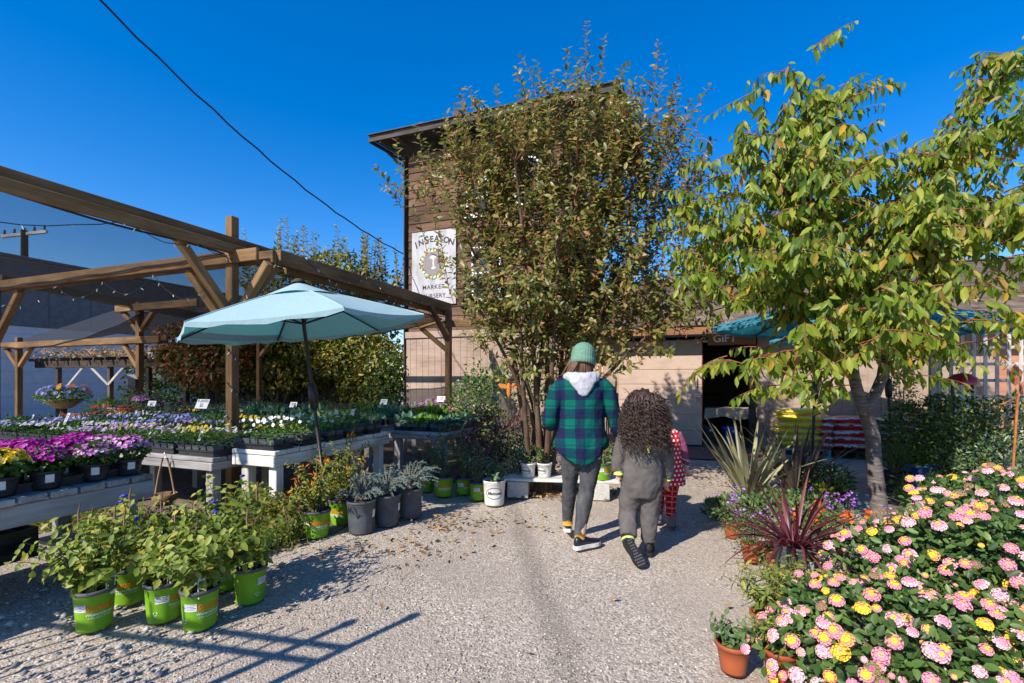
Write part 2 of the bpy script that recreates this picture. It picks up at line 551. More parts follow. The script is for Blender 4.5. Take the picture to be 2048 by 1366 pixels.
# ------------------------------------------------------------------ ground
def gravel_material():
    m, nt, b, o = nmat('gravel')
    mp = coords(nt, (1, 1, 1), rnd=False)
    L = nt.links.new
    vo = nt.nodes.new('ShaderNodeTexVoronoi')
    vo.inputs['Scale'].default_value = 85
    L(mp.outputs[0], vo.inputs['Vector'])
    vo2 = nt.nodes.new('ShaderNodeTexVoronoi')
    vo2.inputs['Scale'].default_value = 34
    L(mp.outputs[0], vo2.inputs['Vector'])
    hsv = nt.nodes.new('ShaderNodeSeparateColor')
    L(vo.outputs['Color'], hsv.inputs[0])
    r1 = ramp(nt, [(0.0, (0.20, 0.165, 0.13)), (0.25, (0.33, 0.275, 0.225)), (0.6, (0.43, 0.365, 0.30)), (0.85, (0.52, 0.45, 0.375)), (1.0, (0.64, 0.57, 0.50))])
    L(hsv.outputs[0], r1.inputs['Fac'])
    n1 = noise(nt, mp, 1.1, 6, 0.6)
    n2 = noise(nt, mp, 0.33, 3, 0.5)
    rs = ramp(nt, [(0.42, (0, 0, 0)), (0.62, (1, 1, 1))])
    L(n1.outputs['Fac'], rs.inputs['Fac'])
    n3 = noise(nt, mp, 120, 3, 0.7)
    rd = ramp(nt, [(0.3, (0.29, 0.235, 0.19)), (0.7, (0.45, 0.38, 0.32))])
    L(n3.outputs['Fac'], rd.inputs['Fac'])
    mx = nt.nodes.new('ShaderNodeMix')
    mx.data_type = 'RGBA'
    fac = nt.nodes.new('ShaderNodeMath')
    fac.operation = 'MULTIPLY'
    fac.inputs[1].default_value = 0.75
    L(rs.outputs[0], fac.inputs[0])
    L(fac.outputs[0], mx.inputs['Factor'])
    L(r1.outputs[0], mx.inputs['A'])
    L(rd.outputs[0], mx.inputs['B'])
    hv = nt.nodes.new('ShaderNodeHueSaturation')
    mr = nt.nodes.new('ShaderNodeMapRange')
    mr.inputs['From Min'].default_value, mr.inputs['From Max'].default_value = 0.3, 0.7
    mr.inputs['To Min'].default_value, mr.inputs['To Max'].default_value = 0.82, 1.14
    L(n2.outputs['Fac'], mr.inputs['Value'])
    L(mr.outputs[0], hv.inputs['Value'])
    L(mx.outputs['Result'], hv.inputs['Color'])
    # a narrow darker track worn along the drive
    sx = nt.nodes.new('ShaderNodeSeparateXYZ')
    L(mp.outputs[0], sx.inputs[0])
    def MM(op, a, b_, c=0.0):
        q = nt.nodes.new('ShaderNodeMath'); q.operation = op
        for i, v in enumerate((a, b_, c)):
            if isinstance(v, (int, float)): q.inputs[i].default_value = v
            else: L(v, q.inputs[i])
        return q.outputs[0]
    nw = noise(nt, mp, 2.5, 4)
    lx = MM('MULTIPLY_ADD', sx.outputs['Y'], .093, MM('MULTIPLY_ADD', nw.outputs['Fac'], .16, -.08))
    dd = MM('ABSOLUTE', MM('ADD', MM('SUBTRACT', sx.outputs['X'], .49), lx), 0)
    tr_ = nt.nodes.new('ShaderNodeMapRange')
    tr_.inputs['From Min'].default_value, tr_.inputs['From Max'].default_value = .02, .13
    tr_.inputs['To Min'].default_value, tr_.inputs['To Max'].default_value = .74, 1.0
    tr_.interpolation_type = 'SMOOTHSTEP'
    L(dd, tr_.inputs['Value'])
    hv2 = nt.nodes.new('ShaderNodeHueSaturation')
    L(tr_.outputs[0], hv2.inputs['Value'])
    L(hv.outputs[0], hv2.inputs['Color'])
    L(hv2.outputs[0], b.inputs['Base Color'])
    b.inputs['Roughness'].default_value = 0.95
    b.inputs['Specular IOR Level'].default_value = 0.15
    ad = nt.nodes.new('ShaderNodeMath')
    ad.operation = 'MULTIPLY_ADD'
    ad.inputs[1].default_value = 0.5
    L(vo2.outputs['Distance'], ad.inputs[0])
    L(vo.outputs['Distance'], ad.inputs[2])
    bb = bump(nt, ad.outputs[0], b, 0.55, 0.008)
    bb.invert = True
    return m
M_GRAVEL = gravel_material()
gb = MB()
xs = [-160, -20] + [x * 0.5 for x in range(-28, 29)] + [20, 160]
ys = [-60, -3] + [y * 0.5 for y in range(-2, 33)] + [30, 160]
def gz(x, y):
    if not (-14 < x < 14 and -1 < y < 16):
        return 0.0
    return 0.012 * math.sin(x * 1.7 + y * 0.9) + 0.008 * math.sin(x * 3.1 - y * 2.3) - 0.012
gb.add([(x, y, gz(x, y)) for y in ys for x in xs], [(j * len(xs) + i, j * len(xs) + i + 1, (j + 1) * len(xs) + i + 1, (j + 1) * len(xs) + i) for j in range(len(ys) - 1) for i in range(len(xs) - 1)], 0, True)
tag(gb.build('ground', M_GRAVEL), kind='structure')

def pebbles(name, n, zone, smin, smax, stops, label):
    """loose stones as real geometry, denser near the viewer"""
    m, nt, b, o = nmat(name)
    at = nt.nodes.new('ShaderNodeAttribute')
    at.attribute_name = 'rnd'
    r = ramp(nt, stops)
    nt.links.new(at.outputs['Fac'], r.inputs['Fac'])
    nt.links.new(r.outputs[0], b.inputs['Base Color'])
    b.inputs['Roughness'].default_value = 0.9
    P = zone(n)
    n = len(P)
    base = np.array([(1, 0, 0), (-1, 0, 0), (0, 1, 0), (0, -1, 0), (0, 0, 1), (0, 0, -.6)], float)
    faces = np.array([(0, 2, 4), (2, 1, 4), (1, 3, 4), (3, 0, 4), (2, 0, 5), (1, 2, 5), (3, 1, 5), (0, 3, 5)])
    s = smin + (smax - smin) * RNG.random(n) ** 2.5
    sc3 = s[:, None, None] * (0.6 + 0.6 * RNG.random((n, 1, 3))) * np.array([1, 1, .6])[None, None]
    jit = 0.75 + 0.5 * RNG.random((n, 6, 1))
    vs = base[None] * sc3 * jit
    a = RNG.random(n) * 6.28
    ca, sa = np.cos(a)[:, None], np.sin(a)[:, None]
    x = vs[..., 0] * ca - vs[..., 1] * sa
    y = vs[..., 0] * sa + vs[..., 1] * ca
    vs = np.stack([x, y, vs[..., 2]], -1) + P[:, None]
    fs = (np.arange(n)[:, None, None] * 6 + faces[None]).reshape(-1, 3)
    me = tri_mesh(name, vs.reshape(-1, 3), fs, m, np.repeat(RNG.random(n), 6))
    return tag(link(name, me), label, 'gravel', kind='stuff')

def zone_near(n):
    d = 1.6 + 6.4 * RNG.random(n) ** 1.6
    a = (RNG.random(n) * 2 - 1) * 1.12
    P = np.stack([a * d, d, np.zeros(n)], 1)
    P[:, 2] = [gz(x, y) + 0.001 for x, y in P[:, :2]]
    return P
pebbles('gravel_stones', 60000, zone_near, 0.0025, 0.0105, [(0, (0.16, 0.135, 0.11)), (0.3, (0.31, 0.265, 0.215)), (0.6, (0.42, 0.36, 0.295)), (0.85, (0.51, 0.44, 0.365)), (1, (0.62, 0.555, 0.48))], 'loose grey and tan gravel stones lying over the yard')
def zone_left(n):
    P = np.stack([-3.3 + 1.7 * RNG.random(n), 2.0 + 1.6 * RNG.random(n), np.full(n, 0.004)], 1)
    return P
pebbles('cobble_stones', 420, zone_left, 0.012, 0.034, [(0, (0.16, 0.155, 0.15)), (0.5, (0.30, 0.29, 0.28)), (1, (0.5, 0.48, 0.46))], 'larger rounded stones under the front weathered bench')

# wall grid: local x runs right along the shop front, y goes back
W0 = Vector((3.116, 9.94, 0))
def wpt(x, y=0.0, z=0.0):
    return W0 + x * U + y * V + Vector((0, 0, z))
def sheet(name, pts, z, mat, label=None, thick=0.0):
    b = MB()
    pts = [Vector((p[0], p[1], z)) for p in pts]
    b.add(pts, [tuple(range(len(pts)))])
    return tag(b.build(name, mat), kind='structure')
pave = mat_noise('red brick paving', [(0.3, (0.10, 0.055, 0.045)), (0.6, (0.20, 0.115, 0.09)), (0.8, (0.27, 0.18, 0.15))], 14, 0.85, 0.3, 0.004)
c0 = [wpt(1.9, -0.02), wpt(1.9, -3.1), G(1600, 1030), G(1690, 1075), G(2150, 1075), wpt(9.5, -2.0), wpt(9.5, -0.02)]
sheet('concrete_path', c0, 0.012, M_CONC)
p0 = [wpt(-2.2, -0.02), wpt(-2.0, -1.5), wpt(0.2, -1.7), wpt(1.88, -1.6), wpt(1.88, -0.02)]
sheet('brick_paving', p0, 0.010, pave)
zz = mat_noise('bare dark earth', [(0.3, (0.10, 0.075, 0.055)), (0.6, (0.20, 0.155, 0.12)), (0.8, (0.30, 0.25, 0.21))], 16, 0.95, 0.7, 0.015)
sheet('planting_bed', [uv(-9, -1.0), uv(-1, -1.15), uv(.9, -1.0), uv(1.7, -1.3), uv(2.0, -.6), uv(1.8, .6), uv(2.1, 2.0), uv(1.2, 5.0), uv(-9, 7.5)], 0.006, zz)
sheet('tree_bed', [G(1700, 1070), G(2100, 1070), G(2140, 960), G(1850, 960), G(1735, 1020)], 0.02, zz)

# ------------------------------------------------------------------ the tower
def grooved(w, h, n, depth=0.008, t=0.03):
    """plywood sheet with n upright grooves"""
    b = MB()
    xs_, g = [], 0.012
    step = w / n
    for k in range(n):
        xs_ += [(k * step, -1), (k * step + g, -1), (k * step + g + .001, 0), ((k + 1) * step - .001, 0)]
    xs_ = [(x - w / 2, depth if s < 0 else 0.0) for x, s in xs_]
    xs_.append((w / 2, 0.0))
    vs = [(x, y, z) for x, y in xs_ for z in (0, h)]
    fs = [(2 * i, 2 * i + 2, 2 * i + 3, 2 * i + 1) for i in range(len(xs_) - 1)]
    b.add(vs, fs)
    b.add([(-w / 2, t, 0), (w / 2, t, 0), (w / 2, t, h), (-w / 2, t, h)], [(0, 3, 2, 1)])
    return b

TX0, TX1, TD, TH_ = -6.25, -2.0, 4.2, 7.05
tower = thing('wooden_tower', 'tall dark brown plank tower with a low shed roof behind the multi-stemmed tree', 'tower', wpt(TX0, 0), GROT)
TW = TX1 - TX0
core = MB()
core.box((TW / 2, TD / 2 + .03, TH_ / 2), (TW - .02, TD - .02, TH_ - .05))
core.build('wall', W_DARK, tower)
z, row = 2.5, 0
while z < TH_ - 0.05:
    h = 0.215
    cut = (0.35 + 0.3 * ((row * 37) % 10) / 10) * TW
    for x0, x1 in ((0.12, cut - .004), (cut + .004, TW - 0.1)):
        lift = random.uniform(-.006, .006)
        o = piece('plank', (x1 - x0, 0.024, h + .02), ((x0 + x1) / 2, -0.004 - (row % 2) * .003 + lift * .4, z + h / 2 + lift), W_SIDING, tower, (rad(-5.5), random.uniform(-.003, .003), 0), 0.004)
    o = piece('plank', (TD - .2, 0.024, h + .02), (TW + 0.004, TD / 2, z + h / 2), W_SIDING, tower, (rad(-5.5), 0, rad(90)), 0.004)
    z += h
    row += 1
for x, y in ((0.03, -0.03), (TW - .03, -0.03), (TW + .03, 0.09), (TW + .03, TD - .1)):
    beamp('corner_board', (x, y, 0.0), (x, y, TH_), 0.13 if y < 0 else 0.03, 0.03 if y < 0 else 0.13, W_DARK, tower)
pw = TW / 4
for k in range(4):
    grooved(pw - .006, 2.45, 6).build('wall_panel', W_TAN, tower, (pw * (k + .5), -0.035, 0.02))
piece('band_board', (TW, 0.05, 0.16), (TW / 2, -0.05, 2.47), W_TAN, tower)
# roof: level front eave, rising slowly towards the back
rz0, rise, ox0, ox1, oy = 7.34, 0.55, -0.62, 1.25, -0.62
roof = MB()
dl = (TD + 1.2)
sl = math.atan2(rise, dl)
rm = Matrix.Rotation(sl, 3, 'X')
rw = TW + ox1 - ox0
rc = Vector((ox0 + rw / 2, oy + dl / 2, rz0 + rise / 2))
roof.box(rc + Vector((0, 0, .02)), (rw, dl / math.cos(sl), 0.06), rm)
ro = roof.build('roof', W_TRIM, tower)
rt = MB()
rt.box(rc + Vector((0, 0, 0.062)), (rw + .06, dl / math.cos(sl) + .05, 0.02), rm)
rt.build('roof_shingle_sheet', mat_noise('green grey shingle', [(0.3, (0.05, 0.075, 0.07)), (0.7, (0.11, 0.14, 0.13))], 30, 0.9, 0.4), ro)
beamp('fascia', (ox0, oy - .02, rz0 - .07), (ox0 + rw, oy - .02, rz0 - .07), 0.03, 0.10, W_TRIM, ro)
beamp('fascia', (ox0 - .02, oy, rz0 - .06), (ox0 - .02, oy + dl, rz0 + rise - .06), 0.03, 0.10, W_TRIM, ro)
beamp('fascia', (ox0 + rw + .02, oy, rz0 - .06), (ox0 + rw + .02, oy + dl, rz0 + rise - .06), 0.03, 0.10, W_TRIM, ro)
beamp('drip_edge', (ox0 - .03, oy - .05, rz0 + .05), (ox0 + rw + .03, oy - .05, rz0 + .05), 0.03, 0.02, W_TRIM, ro)
for k in range(12):
    x = ox0 + 0.3 + k * (rw - .6) / 11
    beamp('rafter', (x, oy, rz0 - .11), (x, 0.1, rz0 - .11 + rise * .13), 0.05, 0.11, W_TRIM, ro)
beamp('brace', (0.02, -0.02, 6.75), (-0.5, -0.02, 7.2), 0.05, 0.05, W_DARK, tower)
def window(parent, x0, x1, z0, z1, y=-0.03, blue=False):
    f = piece('window', (x1 - x0, 0.05, 0.06), ((x0 + x1) / 2, y, z1), M_WHITE, parent)
    piece('frame', (x1 - x0, 0.05, 0.06), (0, 0, z0 - z1), M_WHITE, f)
    for s in (-1, 1):
        piece('frame', (0.06, 0.05, z1 - z0 - .06), (s * (x1 - x0 - .06) / 2, 0, (z0 - z1) / 2), M_WHITE, f)
    piece('frame', (x1 - x0 - .12, 0.035, 0.04), (0, 0.002, (z0 - z1) / 2), M_WHITE, f)
    for s in (-.5, .5):
        piece('pane', (x1 - x0 - .12, 0.01, (z1 - z0) / 2 - .05), (0, 0.012, (z0 - z1) / 2 + s * (z1 - z0) / 2), M_GLASS, f, ch=0)
    piece('sill', (x1 - x0 + .12, 0.09, 0.045), (0, -0.02, z0 - z1 - .055), M_WHITE, f)
window(tower, 1.9, 2.65, 3.3, 4.5)
window(tower, 1.75, 2.35, 5.3, 6.1)
window(tower, 3.0, 3.6, 5.45, 6.45)

# the printed board on it
bd = thing('market_sign', 'tall whitewashed board reading IN SEASON with a fruit wreath, fixed to the tower', 'sign', wpt(-6.0, -0.06, 3.2), GROT)
M_BOARD = mat_noise('whitewashed board', [(0.3, (0.30, 0.295, 0.30)), (0.5, (0.42, 0.41, 0.42)), (0.75, (0.50, 0.49, 0.50))], 6, 0.8, 0.1, 0.003, (1, 1, .3))
BW, BH = 1.24, 1.84
piece('board', (BW, 0.025, BH), (BW / 2, 0, BH / 2), M_BOARD, bd)
xs_ = [0.13, 0.27, 0.43, 0.57, 0.71, 0.84, 0.98, 1.12]
for me, x in zip(T_SEASON, xs_):
    zl = 1.63 - 0.55 * (x - .62) ** 2 * .9
    link('lettering', me, bd, (x, -0.0145, zl), (rad(90), -(x - .62) * -0.55, 0))
link('lettering', T_MARKET, bd, (BW / 2, -0.0145, 0.44), (rad(90), 0, 0))
link('lettering', T_NURS, bd, (BW / 2, -0.0145, 0.22), (rad(90), 0, 0))
wr = MB()
wr.add([(math.cos(t) * r, 0, math.sin(t) * r) for t in [2 * math.pi * k / 40 for k in range(40)] for r in (.30,)], [tuple(range(40))])
em = wr.build('emblem', M_mat('grey emblem disc', (0.23, 0.20, 0.19)), bd, (BW / 2, -0.0145, 1.03))
tw = MB()
def twig(p, ang, ln, w, d, sgn):
    q = (p[0] + math.cos(ang) * ln, p[1] + math.sin(ang) * ln)
    nx, ny = -math.sin(ang) * w, math.cos(ang) * w
    tw.add([(p[0] - nx, 0, p[1] - ny), (p[0] + nx, 0, p[1] + ny), (q[0] + nx * .6, 0, q[1] + ny * .6), (q[0] - nx * .6, 0, q[1] - ny * .6)], [(0, 1, 2, 3)])
    if d > 0:
        for da in (-.5, .12, .6):
            twig(q, ang + da * (0.8 + .4 * random.random()), ln * .68, w * .62, d - 1, sgn)
twig((0, -0.02), math.pi / 2, .085, .02, 4, 1)
twig((0, 0.0), -math.pi / 2, .06, .02, 3, -1)
tw.build('tree_mark', M_INKW, em, (0, -0.002, 0))
lf, fr = MB(), [MB(), MB(), MB(), MB()]
for k in range(64):
    t, r = 2 * math.pi * k / 64, .30 + random.uniform(.0, .09)
    c = Vector((math.cos(t) * r, 0, math.sin(t) * r))
    a = random.random() * 6.28
    d = Vector((math.cos(a), 0, math.sin(a))) * .05
    e = Vector((-d.z, 0, d.x)) * .45
    lf.add([c - d, c + e, c + d, c - e], [(0, 1, 2, 3)])
for k in range(24):
    t, r = 2 * math.pi * k / 24 + .1, .34 + random.uniform(-.02, .03)
    c = Vector((math.cos(t) * r, -0.001, math.sin(t) * r))
    fr[k % 4].add([c + Vector((math.cos(s), 0, math.sin(s))) * .03 for s in [6.283 * i / 8 for i in range(8)]], [tuple(range(8))])
lf.build('wreath_leaves', M_mat('painted green', (0.06, 0.16, 0.07)), em, (0, -0.001, 0))
for f_, c in zip(fr, ((0.55, 0.05, 0.04), (0.75, 0.45, 0.08), (0.8, 0.75, 0.6), (0.6, 0.6, 0.12))):
    f_.build('painted_fruit', M_mat('painted fruit', c), em, (0, -0.002, 0))
for x, z in ((.05, .06), (.05, BH - .06), (BW - .05, BH - .06), (BW - .05, .06)):
    b = MB(); b.lathe([(0, -.008), (.012, -.006), (.014, 0)], 8); b.build('bolt', M_IRON, bd, (x, -.014, z), (rad(90), 0, 0))

# ------------------------------------------------------------------ the gift shop
shop = thing('gift_shop', 'low tan shop with a brown shingle roof and a sliding door standing half open', 'shop', W0, GROT)
DX0, DX1, OX1, SX1 = -0.86, 0.80, 1.66, 9.2
wall = grooved(1.2, 2.34, 6)
x = OX1 + 0.14
k = 0
while x < SX1:
    grooved(1.196, 2.34, 6).build('wall_panel', W_TAN if x < 5.2 else W_SALM, shop, (x + .6, 0.0, 0.0))
    x += 1.2
grooved(-DX0 + TX1 + 2.2 if False else 1.13, 2.34, 5).build('wall_panel', W_TAN, shop, (-1.43, 0.0, 0.0))
piece('door_post', (0.12, 0.14, 2.3), (OX1 + .06, 0.03, 1.15), W_DARK, shop)
piece('door_post', (0.1, 0.12, 2.3), (DX1 - .08, 0.12, 1.15), W_CEDAR, shop)
piece('header', (SX1 + 2.0, 0.1, 0.24), ((SX1 - 2.0) / 2, 0.03, 2.46), W_DARK, shop)
piece('door_track', (3.3, 0.06, 0.085), (0.0, -0.09, 2.27), M_TRACK, shop)
piece('lintel_rail', (0.86, 0.04, 0.05), ((DX1 + OX1) / 2, -0.02, 2.13), M_METAL, shop)
# sliding door of horizontal sheets with raised battens
dr = thing('x', 'x', 'x')
bpy.data.objects.remove(dr)
door = piece('sliding_door', (DX1 - DX0, 0.03, 2.14), ((DX0 + DX1) / 2, -0.075, 1.10), W_DOOR, shop)
hh = 2.14 / 7
for k in range(7):
    piece('panel', (DX1 - DX0 - .01, 0.012, hh - .022), (0, -0.02, -1.07 + hh * (k + .5)), W_DOOR, door, ch=0.003)
for k in (1, 3, 6):
    piece('batten', (DX1 - DX0, 0.022, 0.018), (0, -0.024, -1.07 + hh * k), W_DOOR, door)
piece('edge_trim', (0.012, 0.045, 2.14), ((DX1 - DX0) / 2 + .006, -.006, 0), M_mat('red door edge', (0.22, 0.035, 0.025)), door)
hb = MB()
hb.tube([(0, 0, -.1), (0, -.035, -.09), (0, -.035, .09), (0, 0, .1)], .008, 6)
hb.build('handle', M_IRON, door, ((DX1 - DX0) / 2 - .09, -.028, .18))
lk = MB(); lk.box((0, 0, 0), (.11, .04, .06)); lk.tube([(-.05, -.02, 0), (.07, -.02, 0)], .012, 6)
lk.build('lock', M_METAL, door, ((DX1 - DX0) / 2 - .09, -.04, -.06))
for dx in (.55, .7):
    wk = MB(); wk.box((0, 0, 0), (.09, .01, .12)); wk.box((0, -.007, .02), (.03, .008, .09))
    wk.build('hanger_plate', M_METAL, door, (dx - .42, -.03, .98))
# dark room behind the opening
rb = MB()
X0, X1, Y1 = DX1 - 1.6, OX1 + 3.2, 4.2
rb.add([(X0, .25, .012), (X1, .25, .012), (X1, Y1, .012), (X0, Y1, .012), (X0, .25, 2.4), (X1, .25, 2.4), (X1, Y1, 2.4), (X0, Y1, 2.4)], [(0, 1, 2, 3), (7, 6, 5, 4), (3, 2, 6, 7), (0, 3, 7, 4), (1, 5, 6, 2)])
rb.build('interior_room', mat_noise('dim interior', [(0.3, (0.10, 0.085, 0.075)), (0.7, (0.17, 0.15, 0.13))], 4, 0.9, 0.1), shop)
fb = MB(); fb.box((0, 0, 0), (.6, .02, .5)); 
piece('interior_board', (.55, .03, .85), (1.95, 2.6, 1.5), W_TRIM, shop)
for k in range(4):
    piece('interior_shelf', (1.0, .25, .03), (.9, 3.9, .5 + k * .45), W_DARK, shop)
# roof: slab, then shingle courses
EY, EZ, RY, RZ = -0.55, 2.36, 3.7, 4.05
RX0, RX1 = -2.0, 9.6
sl2 = math.atan2(RZ - EZ, RY - EY)
slen = math.hypot(RZ - EZ, RY - EY)
rf = MB()
rf.box(((RX0 + RX1) / 2, (EY + RY) / 2, (EZ + RZ) / 2), (RX1 - RX0, slen, 0.06), Matrix.Rotation(sl2, 3, 'X'))
sroof = rf.build('roof', W_TRIM, shop)
beamp('fascia', (RX0, EY - .02, EZ - .06), (RX1, EY - .02, EZ - .06), 0.03, 0.14, W_CEDAR, sroof)
beamp('ridge_cap', (RX0, RY, RZ + .07), (RX1, RY, RZ + .07), 0.26, 0.035, M_SHINGLE, sroof)
for k in range(20):
    x = RX0 + .3 + k * .58
    beamp('rafter', (x, EY + .02, EZ - .08), (x, .2, EZ - .08 + .75 * math.tan(sl2)), .045, .09, W_CEDAR, sroof)
SH, rest, count = 0.165, MB(), 0
shm = {}
rotm = Matrix.Rotation(sl2 + rad(-2.2), 3, 'X')
nrow = int(slen / SH)
for r_ in range(nrow):
    x = RX0 + 0.05 + (r_ % 2) * .1
    d = r_ * SH
    while x < RX1 - .1:
        w = random.choice((.14, .18, .22, .26, .3))
        p = Vector((x + w / 2, EY + math.cos(sl2) * (d + .08) - .03, EZ + math.sin(sl2) * (d + .08) + .05 + random.uniform(0, .007)))
        if count < 300 and r_ < 13 and x > 0.2 and x < 8.6 and (r_ < 8 or x < 3.2):
            link('shingle', cbox((SH + .06, w - .008, .018), M_SHINGLE, 0.003), sroof, mtx=Matrix.Translation(p) @ (rotm @ Matrix.Rotation(rad(90), 3, 'Z')).to_4x4())
            count += 1
        else:
            rest.box(p, (w - .008, SH + .06, .018), rotm)
        x += w
tag(rest.build('shingle_courses', M_SHINGLE, sroof), kind='stuff')

gs = thing('gift_sign', 'small brown wooden sign lettered GIFT above the shop doorway', 'sign', wpt(1.33, -0.16, 2.165), GROT)
piece('board', (0.86, 0.03, 0.25), (0, 0, 0), W_CEDAR, gs)
link('lettering', T_GIFT, gs, (-.12, -.0175, 0), (rad(90), 0, 0))
for s in (-1, 1):
    piece('hanger', (.02, .02, .2), (s * .36, 0, .2), M_IRON, gs)

tb = thing('display_table', 'cloth-covered table just inside the dark shop doorway', 'table', wpt(1.5, 1.0), GROT)
piece('tabletop', (1.2, .6, .03), (0, 0, .72), W_DARK, tb)
cl = MB()
n = 24
ring = [(math.copysign(.62, math.cos(t)) if abs(math.cos(t)) > .7 else .62 * math.cos(t) / .7, math.copysign(.32, math.sin(t)) if abs(math.sin(t)) > .7 else .32 * math.sin(t) / .7) for t in [2 * math.pi * k / n for k in range(n)]]
cl.add([(x, y, .74) for x, y in ring] + [(x * (1.02 + .03 * (k % 2)), y * (1.02 + .05 * (k % 2)), .5 + .04 * ((k * 7) % 3)) for k, (x, y) in enumerate(ring)], [tuple(range(n))] + [(k, k + n, (k + 1) % n + n, (k + 1) % n) for k in range(n)], 0, False)
cl.build('tablecloth_drape', M_CLOTHW, tb)
for sx in (-1, 1):
    for sy in (-1, 1):
        piece('leg', (.05, .05, .7), (sx * .54, sy * .24, .355), W_DARK, tb)
def tub(name, label, loc, r, h, mat, group=None):
    t = thing(name, label, 'tub', loc, 0, group)
    b = MB(); b.lathe([(r * .82, 0), (r * .86, .01), (r, h - .04), (r * 1.07, h - .035), (r * 1.07, h), (r * .97, h), (r * .8, .03), (0, .03)], 20)
    b.build('tub_wall', mat, t)
    lb = MB(); lb.tube([(r * 1.0, 0, h - .1), (r * 1.12, 0, h - .16), (r * 1.0, 0, h - .2)], .008, 5); lb.build('tub_handle', M_IRON, t)
    pl = MB(); pl.box((0, 0, 0), (.07, .004, .04)); pl.build('sticker', M_PAPER, t, (0, -r * .99, h * .8))
    return t
M_BLUE = mat_plain('bright blue plastic', (0.012, 0.11, 0.50), 0.35)
tub('blue_tub', 'bright blue plastic tub under the table inside the shop', wpt(1.36, .55), .17, .36, M_BLUE)
tub('grey_tub', 'dark grey plastic tub beside the blue one inside the shop', wpt(.92, .62), .19, .36, mat_plain('grey plastic', (0.09, 0.1, 0.12), .5))
# ------------------------------------------------------------------ pergola over the bedding benches
perg = thing('pergola', 'timber pergola with knee braces and black shade cloth over the flower benches', 'pergola', O0, GROT)
def post(p, a, b, z0, z1, s=0.10):
    return beamp('post', (a, b, z0), (a, b, z1), s, s, W_PERG, p)
post(perg, 0, 0, 0, 3.26)
post(perg, -5.0, 0, 0, 2.85)
post(perg, 0.17, 4.95, 0, 2.83, 0.115)
post(perg, -5.2, 4.95, 0, 2.62)
HA = 3.0 - .095
beamp('beam', (0.075, -3.6, HA), (0.075, 0.52, HA), .045, .19, W_PERG, perg)
beamp('beam', (0.125, -3.55, HA - .05), (0.125, 0.35, HA - .05), .045, .10, W_PERG, perg)
beamp('beam', (0.13, 0.53, HA), (0.10, 5.15, HA), .09, .19, W_PERG, perg)
beamp('beam', (0.07, 0.7, HA - .13), (0.05, 5.0, HA - .13), .045, .09, W_PERG, perg)
beamp('beam', (0.48, -0.075, 2.77), (-6.2, -0.075, 2.77), .045, .14, W_PERG, perg)
beamp('beam', (0.56, 0.075, 2.77), (-6.2, 0.075, 2.77), .045, .14, W_PERG, perg)
beamp('beam', (0.75, 4.88, 2.53), (-5.6, 4.88, 2.53), .045, .14, W_PERG, perg)
beamp('beam', (-5.07, 0.1, 2.93), (-5.27, 4.9, 2.7), .045, .14, W_PERG, perg)
def brace(p, q, s=.085):
    beamp('brace', p, q, s, s, W_PERG, perg)
brace((0.04, -0.0, 2.05), (0.56, -0.0, 2.68))
brace((-0.04, 0.0, 1.95), (-0.72, 0.0, 2.68))
brace((0.0, -0.04, 2.15), (0.0, -0.64, 2.86))
brace((0.0, 0.04, 2.15), (0.02, 0.60, 2.80))
brace((-4.96, 0, 1.95), (-4.3, 0, 2.68))
brace((-5.04, 0, 1.95), (-5.7, 0, 2.68))
brace((0.13, 4.95, 1.98), (-0.5, 4.95, 2.47))
brace((0.17, 4.90, 2.2), (0.14, 4.25, 2.82))
brace((-5.16, 4.95, 1.95), (-4.6, 4.95, 2.47))
for x, y in ((.1, -.1), (-5, -.1)):
    for z in (2.74, 2.8):
        b = MB(); b.lathe([(0, -.008), (.012, -.006), (.014, 0)], 8); b.build('bolt', M_IRON, perg, (x, y, z), (rad(90), 0, 0))

def cloth_material(name, lo, hi):
    m, nt, b, o = nmat(name)
    mp = coords(nt, (1, 1, 1), rnd=False)
    wv = nt.nodes.new('ShaderNodeTexWave')
    wv.inputs['Scale'].default_value = 55
    wv.inputs['Distortion'].default_value = 0.4
    nt.links.new(mp.outputs[0], wv.inputs['Vector'])
    n = noise(nt, mp, 5, 4)
    mr = nt.nodes.new('ShaderNodeMath')
    mr.operation = 'MULTIPLY_ADD'
    mr.inputs[1].default_value = hi - lo
    mr.inputs[2].default_value = lo
    nt.links.new(wv.outputs['Fac'], mr.inputs[0])
    b.inputs['Base Color'].default_value = (0.018, 0.019, 0.024, 1)
    b.inputs['Roughness'].default_value = 0.8
    tr = nt.nodes.new('ShaderNodeBsdfTransparent')
    mx = nt.nodes.new('ShaderNodeMixShader')
    nt.links.new(mr.outputs[0], mx.inputs[0])
    nt.links.new(tr.outputs[0], mx.inputs[1])
    nt.links.new(b.outputs[0], mx.inputs[2])
    nt.links.new(mx.outputs[0], o.inputs['Surface'])
    return m
M_NET = cloth_material('black shade netting', .38, .68)
M_NET2 = cloth_material('doubled black shade netting', .62, .86)
